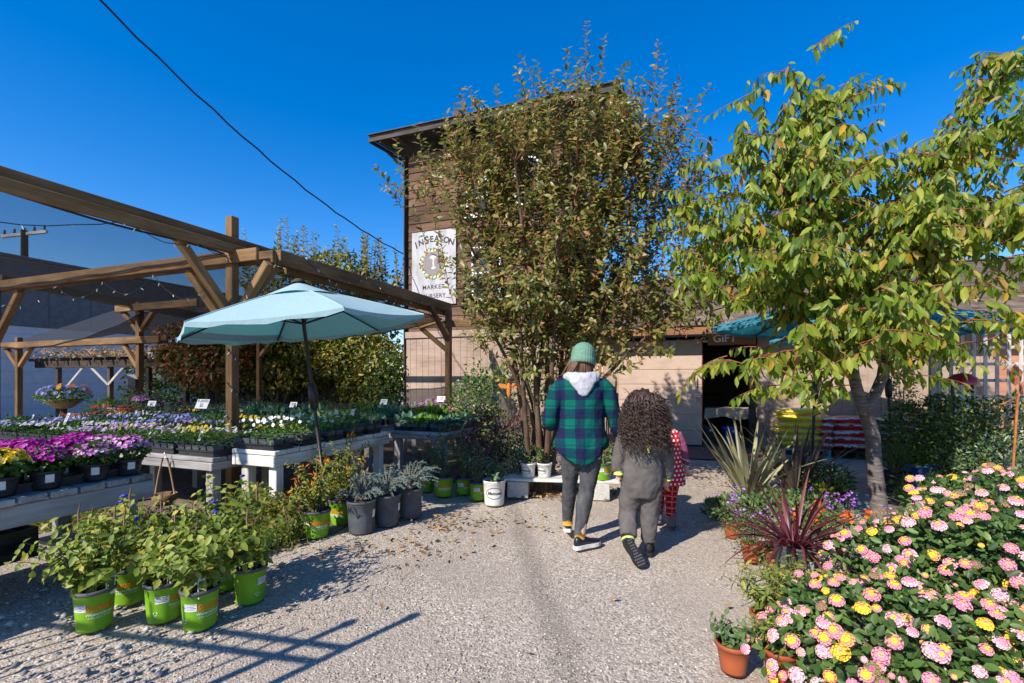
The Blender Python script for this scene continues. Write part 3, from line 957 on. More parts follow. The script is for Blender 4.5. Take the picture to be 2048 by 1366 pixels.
def cloth(parent, c00, c10, c11, c01, sag, edge, n=18, mat=None):
    """sagging sheet between four corners (a,b,z)"""
    P = [[None] * (n + 1) for _ in range(n + 1)]
    c00, c10, c11, c01 = map(Vector, (c00, c10, c11, c01))
    b = MB()
    for j in range(n + 1):
        for i in range(n + 1):
            s, t = i / n, j / n
            p = c00 * (1 - s) * (1 - t) + c10 * s * (1 - t) + c11 * s * t + c01 * (1 - s) * t
            w = 16 * s * (1 - s) * t * (1 - t)
            p.z -= sag * w + edge[0] * 4 * s * (1 - s) * (1 - t) + edge[1] * 4 * s * (1 - s) * t
            p.z += .012 * math.sin(i * 1.9 + j * .7)
            P[j][i] = p
    b.add([q for r in P for q in r], [(j * (n + 1) + i, j * (n + 1) + i + 1, (j + 1) * (n + 1) + i + 1, (j + 1) * (n + 1) + i) for j in range(n) for i in range(n)], 0, True)
    o = b.build('shade_cloth', mat or M_NET, parent)
    h = MB()
    h.tube(P[0], .012, 5); h.tube(P[n], .012, 5)
    h.tube([r[n] for r in P], .012, 5)
    h.build('hem_cord', M_IRON, o)
    return o
cloth(perg, (-6.4, -3.5, 2.78), (0.02, -3.5, 2.84), (0.02, -0.12, 2.80), (-6.4, -0.12, 2.74), .07, (0, .04))
cloth(perg, (-5.0, 0.12, 2.82), (0.02, 0.12, 2.84), (0.10, 4.8, 2.62), (-5.2, 4.8, 2.6), .16, (.02, .28), 18, M_NET2)

p2 = thing('back_pergola', 'second timber pergola frame further back, carrying a lower sagging shade cloth', 'pergola', uv(-5.0, 2.05), GROT)
post(p2, 0, 0, 0, 2.86)
post(p2, -4.1, 0, 0, 2.3)
beamp('beam', (-0.6, -.07, 2.75), (1.7, -.07, 2.75), .045, .135, W_PERG, p2)
beamp('beam', (-4.7, -.07, 2.12), (0.68, -.07, 2.12), .045, .13, W_PERG, p2)
beamp('beam', (-4.7, .07, 2.12), (0.68, .07, 2.12), .045, .13, W_PERG, p2)
for p, q in (((-.04, 0, 2.3), (-.5, 0, 2.7)), ((.04, 0, 2.3), (.45, 0, 2.7)), ((-.04, 0, 1.6), (-.48, 0, 2.07)), ((-4.06, 0, 1.65), (-3.6, 0, 2.07)), ((-4.14, 0, 1.65), (-4.6, 0, 2.07))):
    beamp('brace', p, q, .08, .08, W_PERG, p2)
cloth(p2, (-4.7, -.1, 2.10), (0.2, -.1, 2.62), (0.3, 2.6, 3.0), (-4.7, 2.6, 3.4), .1, (.24, .0), 14, M_NET2)
cloth(p2, (-4.9, 2.6, 3.4), (0.3, 2.6, 3.0), (1.2, 5.0, 3.3), (-4.9, 5.4, 4.2), .1, (.0, .0), 12, M_NET2)

# hanging wire garden ornament and string lights
def light_string(name, label, pts, sag, n_per, drop=.05):
    t = thing(name, label, 'lights', pts[0])
    o = Vector(pts[0])
    wire, bulbs = MB(), []
    path = []
    for i in range(len(pts) - 1):
        p, q = Vector(pts[i]) - o, Vector(pts[i + 1]) - o
        for k in range(9):
            s = k / 8
            r = p.lerp(q, s)
            r.z -= sag * 4 * s * (1 - s)
            r += Vector((random.uniform(-.01, .01), random.uniform(-.01, .01), random.uniform(-.012, .012)))
            path.append(r)
    wire.tube(path, .004, 4)
    wire.build('wire', M_IRON, t)
    bm_ = MB()
    bm_.tube([(0, 0, 0), (0, 0, -.018), (0, 0, -.03), (0, 0, -.045)], [.003, .005, .006, .001], 5)
    me = bm_.mesh('bulb', M_BULB)
    for k in range(0, len(path), n_per):
        link('bulb', me, t, path[k], (random.uniform(-1, 1), random.uniform(-1, 1), 0))
    return t
M_BULB = mat_plain('clear bulb glass', (0.62, 0.72, 0.7), 0.15, 0.8)
light_string('light_string', 'unlit fairy lights draped under the long front beam at far left', [uv(.02, -2.6, 2.5), uv(.12, -1.2, 2.83), uv(.12, -.5, 2.8), uv(.1, .2, 2.82)], .07, 2)
light_string('light_string', 'unlit fairy lights swagged beneath the cross beam left of the main post', [uv(-4.9, -.12, 2.6), uv(-3.2, -.1, 2.66), uv(-2.2, -.1, 2.66), uv(-1.2, -.1, 2.66), uv(-.3, -.08, 2.45)], .2, 2)
light_string('light_string', 'unlit fairy lights looped along the beam running to the tower', [uv(.2, .9, 2.98), uv(.2, 1.5, 2.76), uv(.2, 2.2, 2.98), uv(.2, 3.0, 2.76), uv(.2, 4.1, 2.9)], .03, 3)
pts = [uv(.02 + .065 * math.cos(k * .8), .065 * math.sin(k * .8), 2.0 - k * .05) for k in range(24)]
light_string('light_string', 'dark fairy lights wound down the main pergola post', pts, 0, 11)

# ------------------------------------------------------------------ overhead cable
cb = MB()
p, q = AT(180, -20, 6.0), AT(808, 508, 12.15)
pp = []
for k in range(26):
    s = k / 25
    r = p.lerp(q, s)
    r.z -= .35 * 4 * s * (1 - s)
    pp.append(r + Vector((.012 * math.sin(k * 2.2), 0, .01 * math.cos(k * 2.2))))
cb.tube(pp, .014, 6)
tag(cb.build('overhead_cable', M_IRON), 'black overhead cable running down across the sky to the tower corner', 'cable')

# ------------------------------------------------------------------ market umbrellas
M_TEAL = mat_noise('pale teal canvas', [(0.3, (0.22, 0.42, 0.46)), (0.7, (0.30, 0.52, 0.56))], 3, 0.85, 0.05)
def teal_canvas(name, a, b_):
    m, nt, b, o = nmat(name)
    mp = coords(nt, (60, 60, 60))
    n = noise(nt, mp, 1.5, 3)
    r = ramp(nt, [(0.3, a), (0.7, b_)])
    nt.links.new(n.outputs['Fac'], r.inputs['Fac'])
    nt.links.new(r.outputs[0], b.inputs['Base Color'])
    b.inputs['Roughness'].default_value = 0.9
    b.inputs['Specular IOR Level'].default_value = 0.1
    mpw = coords(nt, (1, 1, 1))
    nw = noise(nt, mpw, 2.6, 4)
    bump(nt, nw.outputs['Fac'], b, .35, .05)
    tr = nt.nodes.new('ShaderNodeBsdfTranslucent')
    tr.inputs['Color'].default_value = (0.03, 0.30, 0.34, 1)
    mx = nt.nodes.new('ShaderNodeMixShader')
    mx.inputs[0].default_value = 0.22
    nt.links.new(b.outputs[0], mx.inputs[1])
    nt.links.new(tr.outputs[0], mx.inputs[2])
    nt.links.new(mx.outputs[0], o.inputs['Surface'])
    return m
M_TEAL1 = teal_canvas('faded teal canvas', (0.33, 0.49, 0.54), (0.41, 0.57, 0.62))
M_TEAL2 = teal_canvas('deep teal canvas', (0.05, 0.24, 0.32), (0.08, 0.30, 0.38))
M_POLE = mat_plain('bronze umbrella pole', (0.018, 0.017, 0.018), 0.4)
def umbrella(label, base, R, zrim, ztop, tilt_x, tilt_y, rot0, mat, zpiv, n=6, zcrank=1.25):
    t = thing('market_umbrella', label, 'umbrella', base)
    tm = Matrix.Rotation(tilt_y, 4, 'Y') @ Matrix.Rotation(tilt_x, 4, 'X')
    top = Matrix.Translation((0, 0, zpiv)) @ tm @ Matrix.Translation((0, 0, -zpiv))
    pole = MB()
    pole.tube([(0, 0, 0), (0, 0, zpiv)], .021, 10)
    pole.build('pole', M_POLE, t)
    pole2 = MB()
    pole2.tube([(0, 0, zpiv - .02), (0, 0, ztop + .02)], .018, 10)
    pole2.build('upper_pole', M_POLE, t, mtx=top)
    cr = MB(); cr.lathe([(.02, -.13), (.038, -.11), (.045, 0), (.038, .11), (.02, .13)], 12); cr.tube([(.04, 0, 0), (.1, 0, -.02), (.1, 0, -.1)], .009, 5)
    cr.build('crank_housing', M_POLE, t, mtx=top @ Matrix.Translation((0, 0, zcrank)))
    can = MB()
    zr, K, S = zrim, 8, 8
    def at_(k, s, r):
        # panel k, fraction s across, r out
        a0, a1 = rot0 + 2 * math.pi * k / n, rot0 + 2 * math.pi * (k + 1) / n
        p = Vector((math.cos(a0), math.sin(a0), 0)).lerp(Vector((math.cos(a1), math.sin(a1), 0)), s) * (R * r)
        dip = .07 * 4 * s * (1 - s) * r * r * R * .35
        p.z = ztop - .04 - (ztop - zr) * (r ** 1.12) - dip
        return p
    for k in range(n):
        vs = [at_(k, i / S, .2 + .8 * j / K) for j in range(K + 1) for i in range(S + 1)]
        can.add(vs, [(j * (S + 1) + i, j * (S + 1) + i + 1, (j + 1) * (S + 1) + i + 1, (j + 1) * (S + 1) + i) for j in range(K) for i in range(S)], 0, True)
        vs = []
        for i in range(S + 1):
            e = at_(k, i / S, 1.0)
            vs += [e, e + Vector((0, 0, -.035 - .012 * math.sin(i * 2.1)))]
        can.add(vs, [(2 * i, 2 * i + 1, 2 * i + 3, 2 * i + 2) for i in range(S)], 0, True)
    c = can.build('canopy', mat, t, mtx=top)
    vt = MB()
    for k in range(n):
        a0, a1 = rot0 + 2 * math.pi * k / n, rot0 + 2 * math.pi * (k + 1) / n
        for i in range(6):
            s0, s1 = i / 6, (i + 1) / 6
            e0 = Vector((math.cos(a0), math.sin(a0), 0)).lerp(Vector((math.cos(a1), math.sin(a1), 0)), s0) * R * .31
            e1 = Vector((math.cos(a0), math.sin(a0), 0)).lerp(Vector((math.cos(a1), math.sin(a1), 0)), s1) * R * .31
            lift = lambda s: .022 * (4 * s * (1 - s)) * (1 + .3 * math.sin(k * 2.3))
            z0, z1 = ztop - .05 - (ztop - zr) * .245 + lift(s0), ztop - .05 - (ztop - zr) * .245 + lift(s1)
            vt.add([(0, 0, ztop + .015), (e0.x, e0.y, z0), (e1.x, e1.y, z1)], [(0, 1, 2)], 0, True)
    vt.build('vent_cap', mat, c)
    for k in range(n):
        sm_ = MB()
        a0 = rot0 + 2 * math.pi * k / n
        d_ = Vector((math.cos(a0), math.sin(a0), 0))
        sm_.tube([d_ * R * r + Vector((0, 0, ztop - .038 - (ztop - zr) * r ** 1.12)) for r in (.2, .4, .6, .8, 1.0)], .006, 5)
        sm_.build('seam', mat, c)
    fn = MB(); fn.lathe([(.06, -.005), (.065, .01), (.03, .03), (.0, .04)], 12)
    fn.build('finial', W_DARK, c, (0, 0, ztop + .012))
    for k in range(n):
        a0 = rot0 + 2 * math.pi * k / n
        rb_, d = MB(), Vector((math.cos(a0), math.sin(a0), 0))
        pts_ = [d * R * r + Vector((0, 0, ztop - .055 - (ztop - zr) * r ** 1.12 - .012)) for r in (.04, .25, .5, .75, .985)]
        rb_.tube(pts_, .009, 5)
        rb_.tube([Vector((0, 0, zr - .02)), d * R * .5 + Vector((0, 0, pts_[2].z))], .008, 5)
        rb_.build('rib', M_POLE, t, mtx=top)
    return t
ub = AT(655, 900, 4.62)
umbrella('large pale teal market umbrella tilted among the flower benches', (ub.x, ub.y, 0), 1.14, 1.94, 2.31, rad(2), rad(-6.5), rad(8), M_TEAL1, .12, zcrank=1.22)
u2 = AT(1622, 900, 6.0)
u2.z = 0
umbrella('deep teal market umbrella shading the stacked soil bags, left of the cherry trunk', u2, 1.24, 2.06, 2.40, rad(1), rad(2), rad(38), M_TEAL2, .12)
u3 = AT(1783, 900, 6.5)
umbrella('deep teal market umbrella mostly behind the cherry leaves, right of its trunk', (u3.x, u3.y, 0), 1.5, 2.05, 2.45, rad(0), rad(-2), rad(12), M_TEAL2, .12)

# ------------------------------------------------------------------ far left: white building, old arbor, nursery sign
bl = thing('white_building', 'long white block building in shade beyond the back pergola', 'building', (-16.3, 13.8, 0), GROT)
bb_ = MB()
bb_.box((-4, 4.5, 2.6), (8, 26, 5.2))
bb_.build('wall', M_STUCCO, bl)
for k in range(12):
    piece('wall_course', (.012, 25.9, .385), (.006, 4.5, .2 + k * .4), M_STUCCO, bl, ch=.004)
M_CLAD = mat_noise('charcoal cladding', [(.3, (.08, .083, .095)), (.7, (.12, .124, .14))], 5, .8, .1)
for k in range(22):
    piece('upper_cladding', (.05, 1.17, 2.1), (.03, -7.8 + k * 1.18, 4.1), M_CLAD, bl)
piece('parapet_cap', (8.3, 26.2, .1), (-4, 4.5, 5.24), M_CLAD, bl)
piece('corner_pilaster', (.12, .35, 4.7), (.07, -1.0, 2.35), W_DARK, bl)

ar = thing('old_arbor', 'low dark timber arbor with dried vines on its roof behind the benches', 'arbor', uv(-7.9, 4.6), GROT)
for x in (-5.0, -2.55, -.9, .55):
    beamp('post', (x, 0, 0), (x, 0, 1.86), .11, .11, W_DARK, ar)
beamp('beam', (-6, -.08, 1.80), (1.0, -.08, 1.80), .07, .2, W_DARK, ar)
beamp('beam', (-6, 1.6, 1.95), (1.0, 1.6, 1.95), .07, .2, W_DARK, ar)
for k in range(14):
    beamp('slat', (-5.9 + k * .52, -.3, 1.93), (-5.9 + k * .52, 1.8, 2.06), .05, .09, W_DARK, ar)
for p, q in (((-2.55, -.06, 1.2), (-3.4, -.06, 1.75)), ((-2.55, -.06, 1.2), (-1.8, -.06, 1.75)), ((-5.0, -.06, .75), (-3.7, -.06, 1.7))):
    beamp('brace', p, q, .03, .07, W_GREY, ar)
# vine: tangle of dry stems
vn = MB()
for k in range(150):
    x = -6 + 7.2 * random.random()
    y = -.3 + 2 * random.random()
    z = 2.06 + .04 * random.random()
    a = random.random() * 6.28
    ln = random.uniform(.25, .7)
    hgt = random.uniform(.02, .3)
    vn.tube(bez((x, y, z), (x + math.cos(a) * ln * .5, y + math.sin(a) * ln * .5, z + hgt * 1.6), (x + math.cos(a) * ln, y + math.sin(a) * ln, z + hgt * .3), 5), [.008, .007, .006, .005, .003], 4)
tag(vn.build('dry_vine', mat_plain('dry straw vine', (0.42, 0.29, 0.15), .8), ar), kind='stuff')
M_DRYLEAF = mat_leaf('dry vine leaf', [(0, (0.20, 0.09, 0.04)), (.5, (0.42, 0.24, 0.10)), (1, (0.16, 0.16, 0.05))], .7, .2)
n = 900
P = np.stack([-6 + 7.2 * RNG.random(n), -.4 + 2.1 * RNG.random(n), 2.0 + .25 * RNG.random(n) ** 2], 1)
tag(link('dry_leaves', leaf_mesh('dry_leaves', P, rand_dirs(n), rand_dirs(n), .07 + .05 * RNG.random(n), .05 + .03 * RNG.random(n), M_DRYLEAF, big=False), ar), kind='stuff')
ns = thing('nursery_sign', 'dark board with white hand lettering reading The nursery on the old arbor', 'sign', uv(-7.75, 4.44, 1.98), GROT)
piece('board', (2.0, .03, .24), (0, 0, 0), W_TRIM, ns)
link('lettering', T_THEN, ns, (0, -.0175, 0), (rad(90), 0, 0))
# utility pole behind the building
upo = thing('utility_pole', 'far wooden utility pole top with insulators seen through the shade cloth', 'pole', (-19.5, 19.0, 0))
b = MB(); b.tube([(0, 0, 0), (0, 0, 7.3)], [.14, .11], 8); b.build('pole', W_DARK, upo)
beamp('crossarm', (-.9, 0, 7.05), (.9, 0, 7.25), .1, .12, W_GREY, upo)
for k in range(5):
    b = MB(); b.lathe([(.03, 0), (.05, .05), (.03, .1), (.05, .15), (0, .2)], 8); b.build('insulator', M_IRON, upo, (-.8 + k * .4, 0, 7.13 + .045 * k))
# ------------------------------------------------------------------ benches
def bench(label, a0, a1, b0, b1, zt, mat, apron=.13, group=None, shelf=False, name='display_bench', legs=None, sw=.135):
    t = thing(name, label, 'bench', uv(a0, b0), GROT, group)
    w, d = a1 - a0, b1 - b0
    k = max(2, int(d / (sw + .015)))
    st = d / k
    for i in range(k):
        piece('slat', (w + random.uniform(-.015, .015), st - .016, .042), (w / 2 + random.uniform(-.008, .008), st * (i + .5), zt - .022 + random.uniform(-.003, .003)), mat, t)
    zb = zt - .046 - apron / 2
    piece('apron', (w - .06, .038, apron), (w / 2, .03, zb), mat, t)
    piece('apron', (w - .06, .038, apron), (w / 2, d - .03, zb), mat, t)
    for x in (.022, w - .022):
        piece('apron', (d, .038, apron), (x, d / 2, zb), mat, t, (0, 0, rad(90)))
    n = max(2, int(w / 1.6) + 1)
    lx = legs or [.12 + (w - .24) * i / (n - 1) for i in range(n)]
    for x in lx:
        for y in (.11, d - .11):
            piece('leg', (zt - .06, .09, .09), (x, y, (zt - .06) / 2), mat, t, (0, rad(90), 0))
    if shelf:
        for i in range(3):
            piece('shelf_board', (w - .1, .2, .03), (w / 2, .2 + (d - .4) * i / 2, .15), mat, t)
    return t
B1 = bench('weathered grey slatted bench of chrysanthemums at the far left', 0.15, 1.2, -3.5, -1.62, .67, W_GREY, shelf=True)
B2 = bench('long grey bench just behind the chrysanthemum bench', -4.6, .92, -.95, -.12, .66, W_GREY, apron=.075)
B3 = bench('white peeling table holding snapdragon cell packs by the umbrella pole', .98, 1.5, -.8, .95, .73, W_WHITE, apron=.10, legs=[.09, .43])
B5 = bench('grey bench in the second row, around the main pergola post', -6.0, .9, .12, 1.15, .66, W_GREY, apron=.09)
B6 = bench('grey bench in the third row under the pergola', -7.0, .6, 1.75, 2.7, .66, W_GREY, apron=.09)
B7 = bench('rear grey bench nearest the old arbor', -8.5, .2, 3.3, 4.1, .66, W_GREY, apron=.09)
B4 = bench('grey bench of kale and cyclamen trays in front of the tower', 1.05, 1.95, 1.55, 3.5, .66, W_GREY, apron=.06, legs=[.1, .8])

# ------------------------------------------------------------------ bedding plants in trays
def discs(name, P, N, R, mat, k=6, cup=.25, rnd=None):
    N = norm(N)
    ref = np.where(np.abs(N[:, 2:3]) > .9, np.array([[1., 0, 0]]), np.array([[0, 0, 1.]]))
    A = norm(np.cross(N, ref))
    B = np.cross(N, A)
    n = len(P)
    ang = np.arange(k) * 2 * math.pi / k
    rr = R[:, None] * (.78 + .44 * RNG.random((n, k)))
    ring = P[:, None] + A[:, None] * (np.cos(ang)[None] * rr)[..., None] + B[:, None] * (np.sin(ang)[None] * rr)[..., None] + N[:, None] * (cup * R)[:, None, None]
    vs = np.concatenate([P[:, None], ring], 1)
    base = np.array([(0, 1 + i, 1 + (i + 1) % k) for i in range(k)])
    fs = (np.arange(n)[:, None, None] * (k + 1) + base[None]).reshape(-1, 3)
    if rnd is None:
        rnd = RNG.random(n)
    return tri_mesh(name, vs.reshape(-1, 3), fs, mat, np.repeat(rnd, k + 1))

def petal(name, stops, trans=.25):
    return mat_leaf(name, stops, .6, trans, .2, 1.0)
F_WHITE = petal('white petals', [(0, (.62, .62, .64)), (.8, (.80, .80, .80)), (1, (.75, .72, .45))])
F_BLUE = petal('blue violet petals', [(0, (.10, .08, .42)), (.45, (.28, .30, .70)), (.8, (.60, .62, .82)), (1, (.05, .03, .16))])
F_LAV = petal('lavender pink petals', [(0, (.45, .22, .50)), (.5, (.62, .42, .66)), (.85, (.75, .66, .76)), (1, (.40, .06, .28))])
F_YEL = petal('yellow petals', [(0, (.78, .50, .01)), (.6, (.85, .62, .02)), (1, (.80, .75, .25))])
F_MIXY = petal('yellow and white petals', [(0, (.78, .56, .02)), (.45, (.82, .70, .12)), (.5, (.78, .78, .72)), (1, (.8, .8, .76))])
F_RED = petal('red petals', [(0, (.42, .015, .012)), (.7, (.60, .05, .02)), (1, (.70, .2, .03))])
F_MAG = petal('magenta petals', [(0, (.30, .012, .22)), (.6, (.48, .03, .36)), (1, (.60, .14, .48))])
F_CYC = petal('cyclamen petals', [(0, (.55, .01, .14)), (.45, (.70, .03, .25)), (.55, (.78, .70, .74)), (1, (.8, .76, .78))])
F_PINK = petal('pale magenta petals', [(0, (.45, .13, .42)), (.6, (.62, .27, .56)), (1, (.74, .5, .70))])
F_ORG = petal('orange petals', [(0, (.62, .13, .01)), (.6, (.78, .25, .015)), (1, (.8, .4, .03))])
L_BED = mat_leaf('bedding plant leaves', [(0, (.04, .095, .02)), (.5, (.08, .165, .03)), (1, (.15, .25, .06))])
L_SNAP = mat_leaf('snapdragon leaves', [(0, (.055, .12, .022)), (.5, (.115, .22, .04)), (1, (.21, .33, .07))])
L_KALE = mat_leaf('kale leaves', [(0, (.035, .10, .065)), (.5, (.07, .17, .10)), (1, (.14, .26, .16))])
L_LET = mat_leaf('lettuce leaves', [(0, (.08, .17, .02)), (.5, (.15, .28, .03)), (1, (.24, .36, .06))])
L_GREY = mat_leaf('grey green leaves', [(0, (.06, .085, .05)), (.6, (.12, .15, .09)), (1, (.20, .22, .14))])
TLEN, TWID = .50, .26
def tray_black():
    b = MB()
    b.box((0, 0, .03), (TLEN - .03, TWID - .03, .06))
    for z in (.055,):
        b.box((0, -TWID / 2 + .01, z), (TLEN, .02, .012)); b.box((0, TWID / 2 - .01, z), (TLEN, .02, .012))
        b.box((-TLEN / 2 + .01, 0, z), (.02, TWID - .04, .012)); b.box((TLEN / 2 - .01, 0, z), (.02, TWID - .04, .012))
    return b.mesh('tray', M_BLACK)
TRAY = tray_black()
def cellpack():
    """row of six open cells with dark gaps between them"""
    b = MB()
    for i in range(5):
        for j in range(2):
            x, y = -TLEN / 2 + TLEN * (i + .5) / 5, -TWID / 4 + j * TWID / 2
            w, d = TLEN / 5 - .012, TWID / 2 - .012
            vs = [(x + sx * w * k, y + sy * d * k, z) for z, k in ((.05, .42), (.105, .5)) for sx, sy in ((-1, -1), (1, -1), (1, 1), (-1, 1))]
            b.add(vs, [(0, 1, 5, 4), (1, 2, 6, 5), (2, 3, 7, 6), (3, 0, 4, 7)])
    return b.mesh('cell_pack', M_BLACKDUST)
CELLS = cellpack()
def bed_foliage(kind, seed):
    n = {'pansy': 300, 'snap': 420, 'kale': 120, 'let': 110, 'grey': 380, 'cyc': 170}[kind]
    P = np.stack([(RNG.random(n) - .5) * TLEN * 1.02, (RNG.random(n) - .5) * TWID * 1.1, .085 + RNG.random(n) * {'pansy': .07, 'snap': .12, 'kale': .06, 'let': .06, 'grey': .14, 'cyc': .07}[kind]], 1)
    ph = RNG.random(2) * 6
    P[:, 2] += .018 * np.sin(P[:, 0] * 38 + ph[0]) * np.sin(P[:, 1] * 40 + ph[1])
    D = norm(rand_dirs(n, .5, .7))
    L = {'pansy': .035, 'snap': .034, 'kale': .09, 'let': .10, 'grey': .035, 'cyc': .05}[kind]
    Wd = {'pansy': .024, 'snap': .011, 'kale': .07, 'let': .055, 'grey': .014, 'cyc': .045}[kind]
    if kind == 'let':
        D[:, 2] += 1.0
    Ls = L * (.7 + .6 * RNG.random(n))
    P[:, 2] += .03 * (RNG.random(n) < .12) * RNG.random(n)
    mat = {'pansy': L_BED, 'snap': L_SNAP, 'kale': L_KALE, 'let': L_LET, 'grey': L_GREY, 'cyc': L_BED}[kind]
    return leaf_mesh('foliage', P, D, rand_dirs(n, .5) - np.array([tuple(sd)]) * .6, Ls, Ls * Wd / L, mat, .2, .25, big=kind in ('kale', 'let'))
def bed_flowers(n, mat, R, z, spread=.03):
    P = np.stack([(RNG.random(n) - .5) * TLEN, (RNG.random(n) - .5) * TWID, z + RNG.random(n) * spread], 1)
    N = rand_dirs(n) * .5 + np.array([[-.15, -.55, .75]])
    return discs('flowers', P, N, R * (.7 + .6 * RNG.random(n)), mat, 6)
FOL = {k: [bed_foliage(k, i) for i in range(4)] for k in ('pansy', 'snap', 'kale', 'let', 'grey', 'cyc')}
FLO = {'white': [bed_flowers(46, F_WHITE, .017, .15) for _ in range(4)], 'blue': [bed_flowers(40, F_BLUE, .021, .15) for _ in range(4)],
       'lavender': [bed_flowers(44, F_LAV, .021, .15) for _ in range(4)], 'yellow': [bed_flowers(16, F_YEL, .024, .15) for _ in range(4)],
       'yellow and white': [bed_flowers(30, F_MIXY, .017, .19, .05) for _ in range(4)], 'white spiked': [bed_flowers(22, F_WHITE, .016, .19, .06) for _ in range(4)],
       'red': [bed_flowers(26, F_RED, .018, .19, .05) for _ in range(4)], 'cyclamen': [bed_flowers(60, F_CYC, .022, .19, .06) for _ in range(4)],
       'orange': [bed_flowers(14, F_ORG, .02, .16) for _ in range(4)], None: [None]}
ORD = ['first', 'second', 'third', 'fourth', 'fifth', 'sixth', 'seventh', 'eighth', 'ninth', 'tenth', 'eleventh', 'twelfth', 'thirteenth', 'fourteenth']
def tray(a, b, z, kind, flo, label, rot=0.0, cells=True, group=None):
    t = thing('flower_tray' if flo else 'seedling_tray', label, 'tray', uv(a, b, z), GROT + rot, group)
    link('tray_base', TRAY, t)
    if cells:
        link('cell_pack', CELLS, t)
    i = random.randrange(4)
    f = link('foliage', FOL[kind][i], t, rot=(0, 0, random.choice((0, math.pi))))
    f['kind'] = 'stuff'
    f.scale[2] = random.uniform(.8, 1.5)
    if flo:
        g = link('flowers', FLO[flo][random.randrange(4)], t, rot=(0, 0, 0), loc=(0, 0, random.uniform(-.01, .03)))
        g.scale = (random.choice((1, 1, -1)), random.choice((1, 1, .8)), random.uniform(.85, 1.2))
        g['kind'] = 'stuff'
    return t
NAMES = {('pansy', 'white'): 'white pansies', ('pansy', 'blue'): 'blue violet pansies', ('pansy', 'lavender'): 'lavender pansies', ('pansy', 'yellow'): 'yellow pansies', ('snap', 'yellow and white'): 'yellow and white snapdragons', ('snap', 'white spiked'): 'white snapdragons', ('kale', None): 'blue green kale', ('let', None): 'bright green lettuce', ('grey', 'red'): 'red flowered grey foliage', ('grey', None): 'grey green herbs', ('cyc', 'cyclamen'): 'pink and white cyclamen', ('pansy', 'orange'): 'orange pansies', ('grey', 'yellow'): 'yellow flowered grey foliage', ('snap', None): 'fine green seedlings', ('grey', 'white'): 'white flowered grey foliage'}
def tray_row(a1, b, z, plan, where, step=.525):
    """plan runs from the right end leftwards"""
    n = len(plan)
    for i, (k, f) in enumerate(plan):
        lab = 'tray of %s, %s from right in %s' % (NAMES[(k, f)], ORD[i], where)
        tray(a1 - step * (i + .5), b + random.uniform(-.012, .012), z, k, f, lab, random.uniform(-.03, .03), group='trays of bedding plants')
P_, S_, K_, Lt, Gy = 'pansy', 'snap', 'kale', 'let', 'grey'
yw, ws = 'yellow and white', 'white spiked'
tray_row(.92, -.80, .66, [(S_, yw), (S_, ws), (S_, yw), (P_, 'lavender'), (P_, 'white'), (P_, 'white'), (P_, 'blue'), (P_, 'white')], 'front row of long bench')
tray_row(.92, -.50, .66, [(S_, ws), (P_, 'yellow'), (P_, 'lavender'), (P_, 'lavender'), (P_, 'white'), (S_, None), (P_, 'blue'), (P_, 'blue')], 'middle row of long bench')
tray_row(-.1, -.25, .66, [(P_, 'yellow'), (P_, 'lavender'), (P_, 'blue'), (P_, 'white'), (P_, 'blue'), (P_, 'lavender')], 'back row of long bench')
tray_row(.9, .28, .66, [(P_, 'yellow'), (P_, 'yellow'), (P_, 'blue'), (P_, 'lavender'), (P_, 'blue'), (P_, 'white'), (P_, 'blue'), (Gy, None), (Gy, 'red')], 'front row of second bench')
tray_row(.9, .58, .66, [(K_, None), (P_, 'blue'), (P_, 'yellow'), (P_, 'white'), (P_, 'blue'), (P_, 'blue'), (P_, 'white'), (Gy, 'yellow'), (Gy, 'red')], 'middle row of second bench')
tray_row(.9, .90, .66, [(K_, None), (K_, None), (P_, 'white'), (P_, 'yellow'), (K_, None), (P_, 'blue'), (Gy, 'white'), (Gy, None), (Gy, 'red'), (Gy, 'red')], 'back row of second bench')
tray_row(.6, 1.95, .66, [(K_, None), (Lt, None), (K_, None), (K_, None), (K_, None), (Gy, 'white'), (Gy, None), (Gy, 'yellow'), (Gy, 'red'), (Gy, 'red')], 'front row of third bench')
tray_row(.6, 2.35, .66, [(K_, None), (K_, None), (S_, None), (K_, None), (Gy, None), (Gy, 'white'), (Gy, 'red'), (Gy, None), (Gy, None), (Gy, 'red'), (Gy, None)], 'back row of third bench')
tray_row(.1, 3.55, .66, [(K_, None), (S_, None), (Gy, None), (S_, None), (Gy, None), (S_, None), (Gy, 'yellow'), (Gy, None), (Gy, None)], 'rear bench by the arbor', .6)
for i in range(5):
    f = ws if i % 2 == 0 else yw
    t = tray(1.24, -.66 + i * .335, .73, 'snap', ws if i < 4 else yw, 'dusty tray of %s snapdragons, %s from front on white peeling table' % ('white' if i < 4 else 'yellow and white', ORD[i]), random.uniform(-.02, .02), group='snapdragon trays on the white table')
for j in range(3):
    for i in range(3):
        k, f = (('kale', None), ('let', None), ('kale', None))[(i + j) % 3] if j < 2 else ('cyc', 'cyclamen')
        side, dep = ('left', 'middle', 'right')[i], ('front', 'second', 'back')[j]
        tray(1.22 + i * .29, 1.85 + j * .62, .66, k, f, '%s tray of %s, %s row of the bench before the tower' % (side, NAMES[(k, f)], dep), math.pi / 2, group='trays on the bench before the tower')
for j in range(4):
    tray(.45 - .1 * j, 3.55 + .30 * j, .66, 'cyc', 'cyclamen', 'tray of pink and white cyclamen, %s from front beside the right pergola post' % ORD[j], 0, group='cyclamen trays by the right pergola post')
bench('small grey stand of cyclamen trays beside the right pergola post', .15, .75, 3.4, 4.65, .66, W_GREY, apron=.06, legs=[.1, .5])

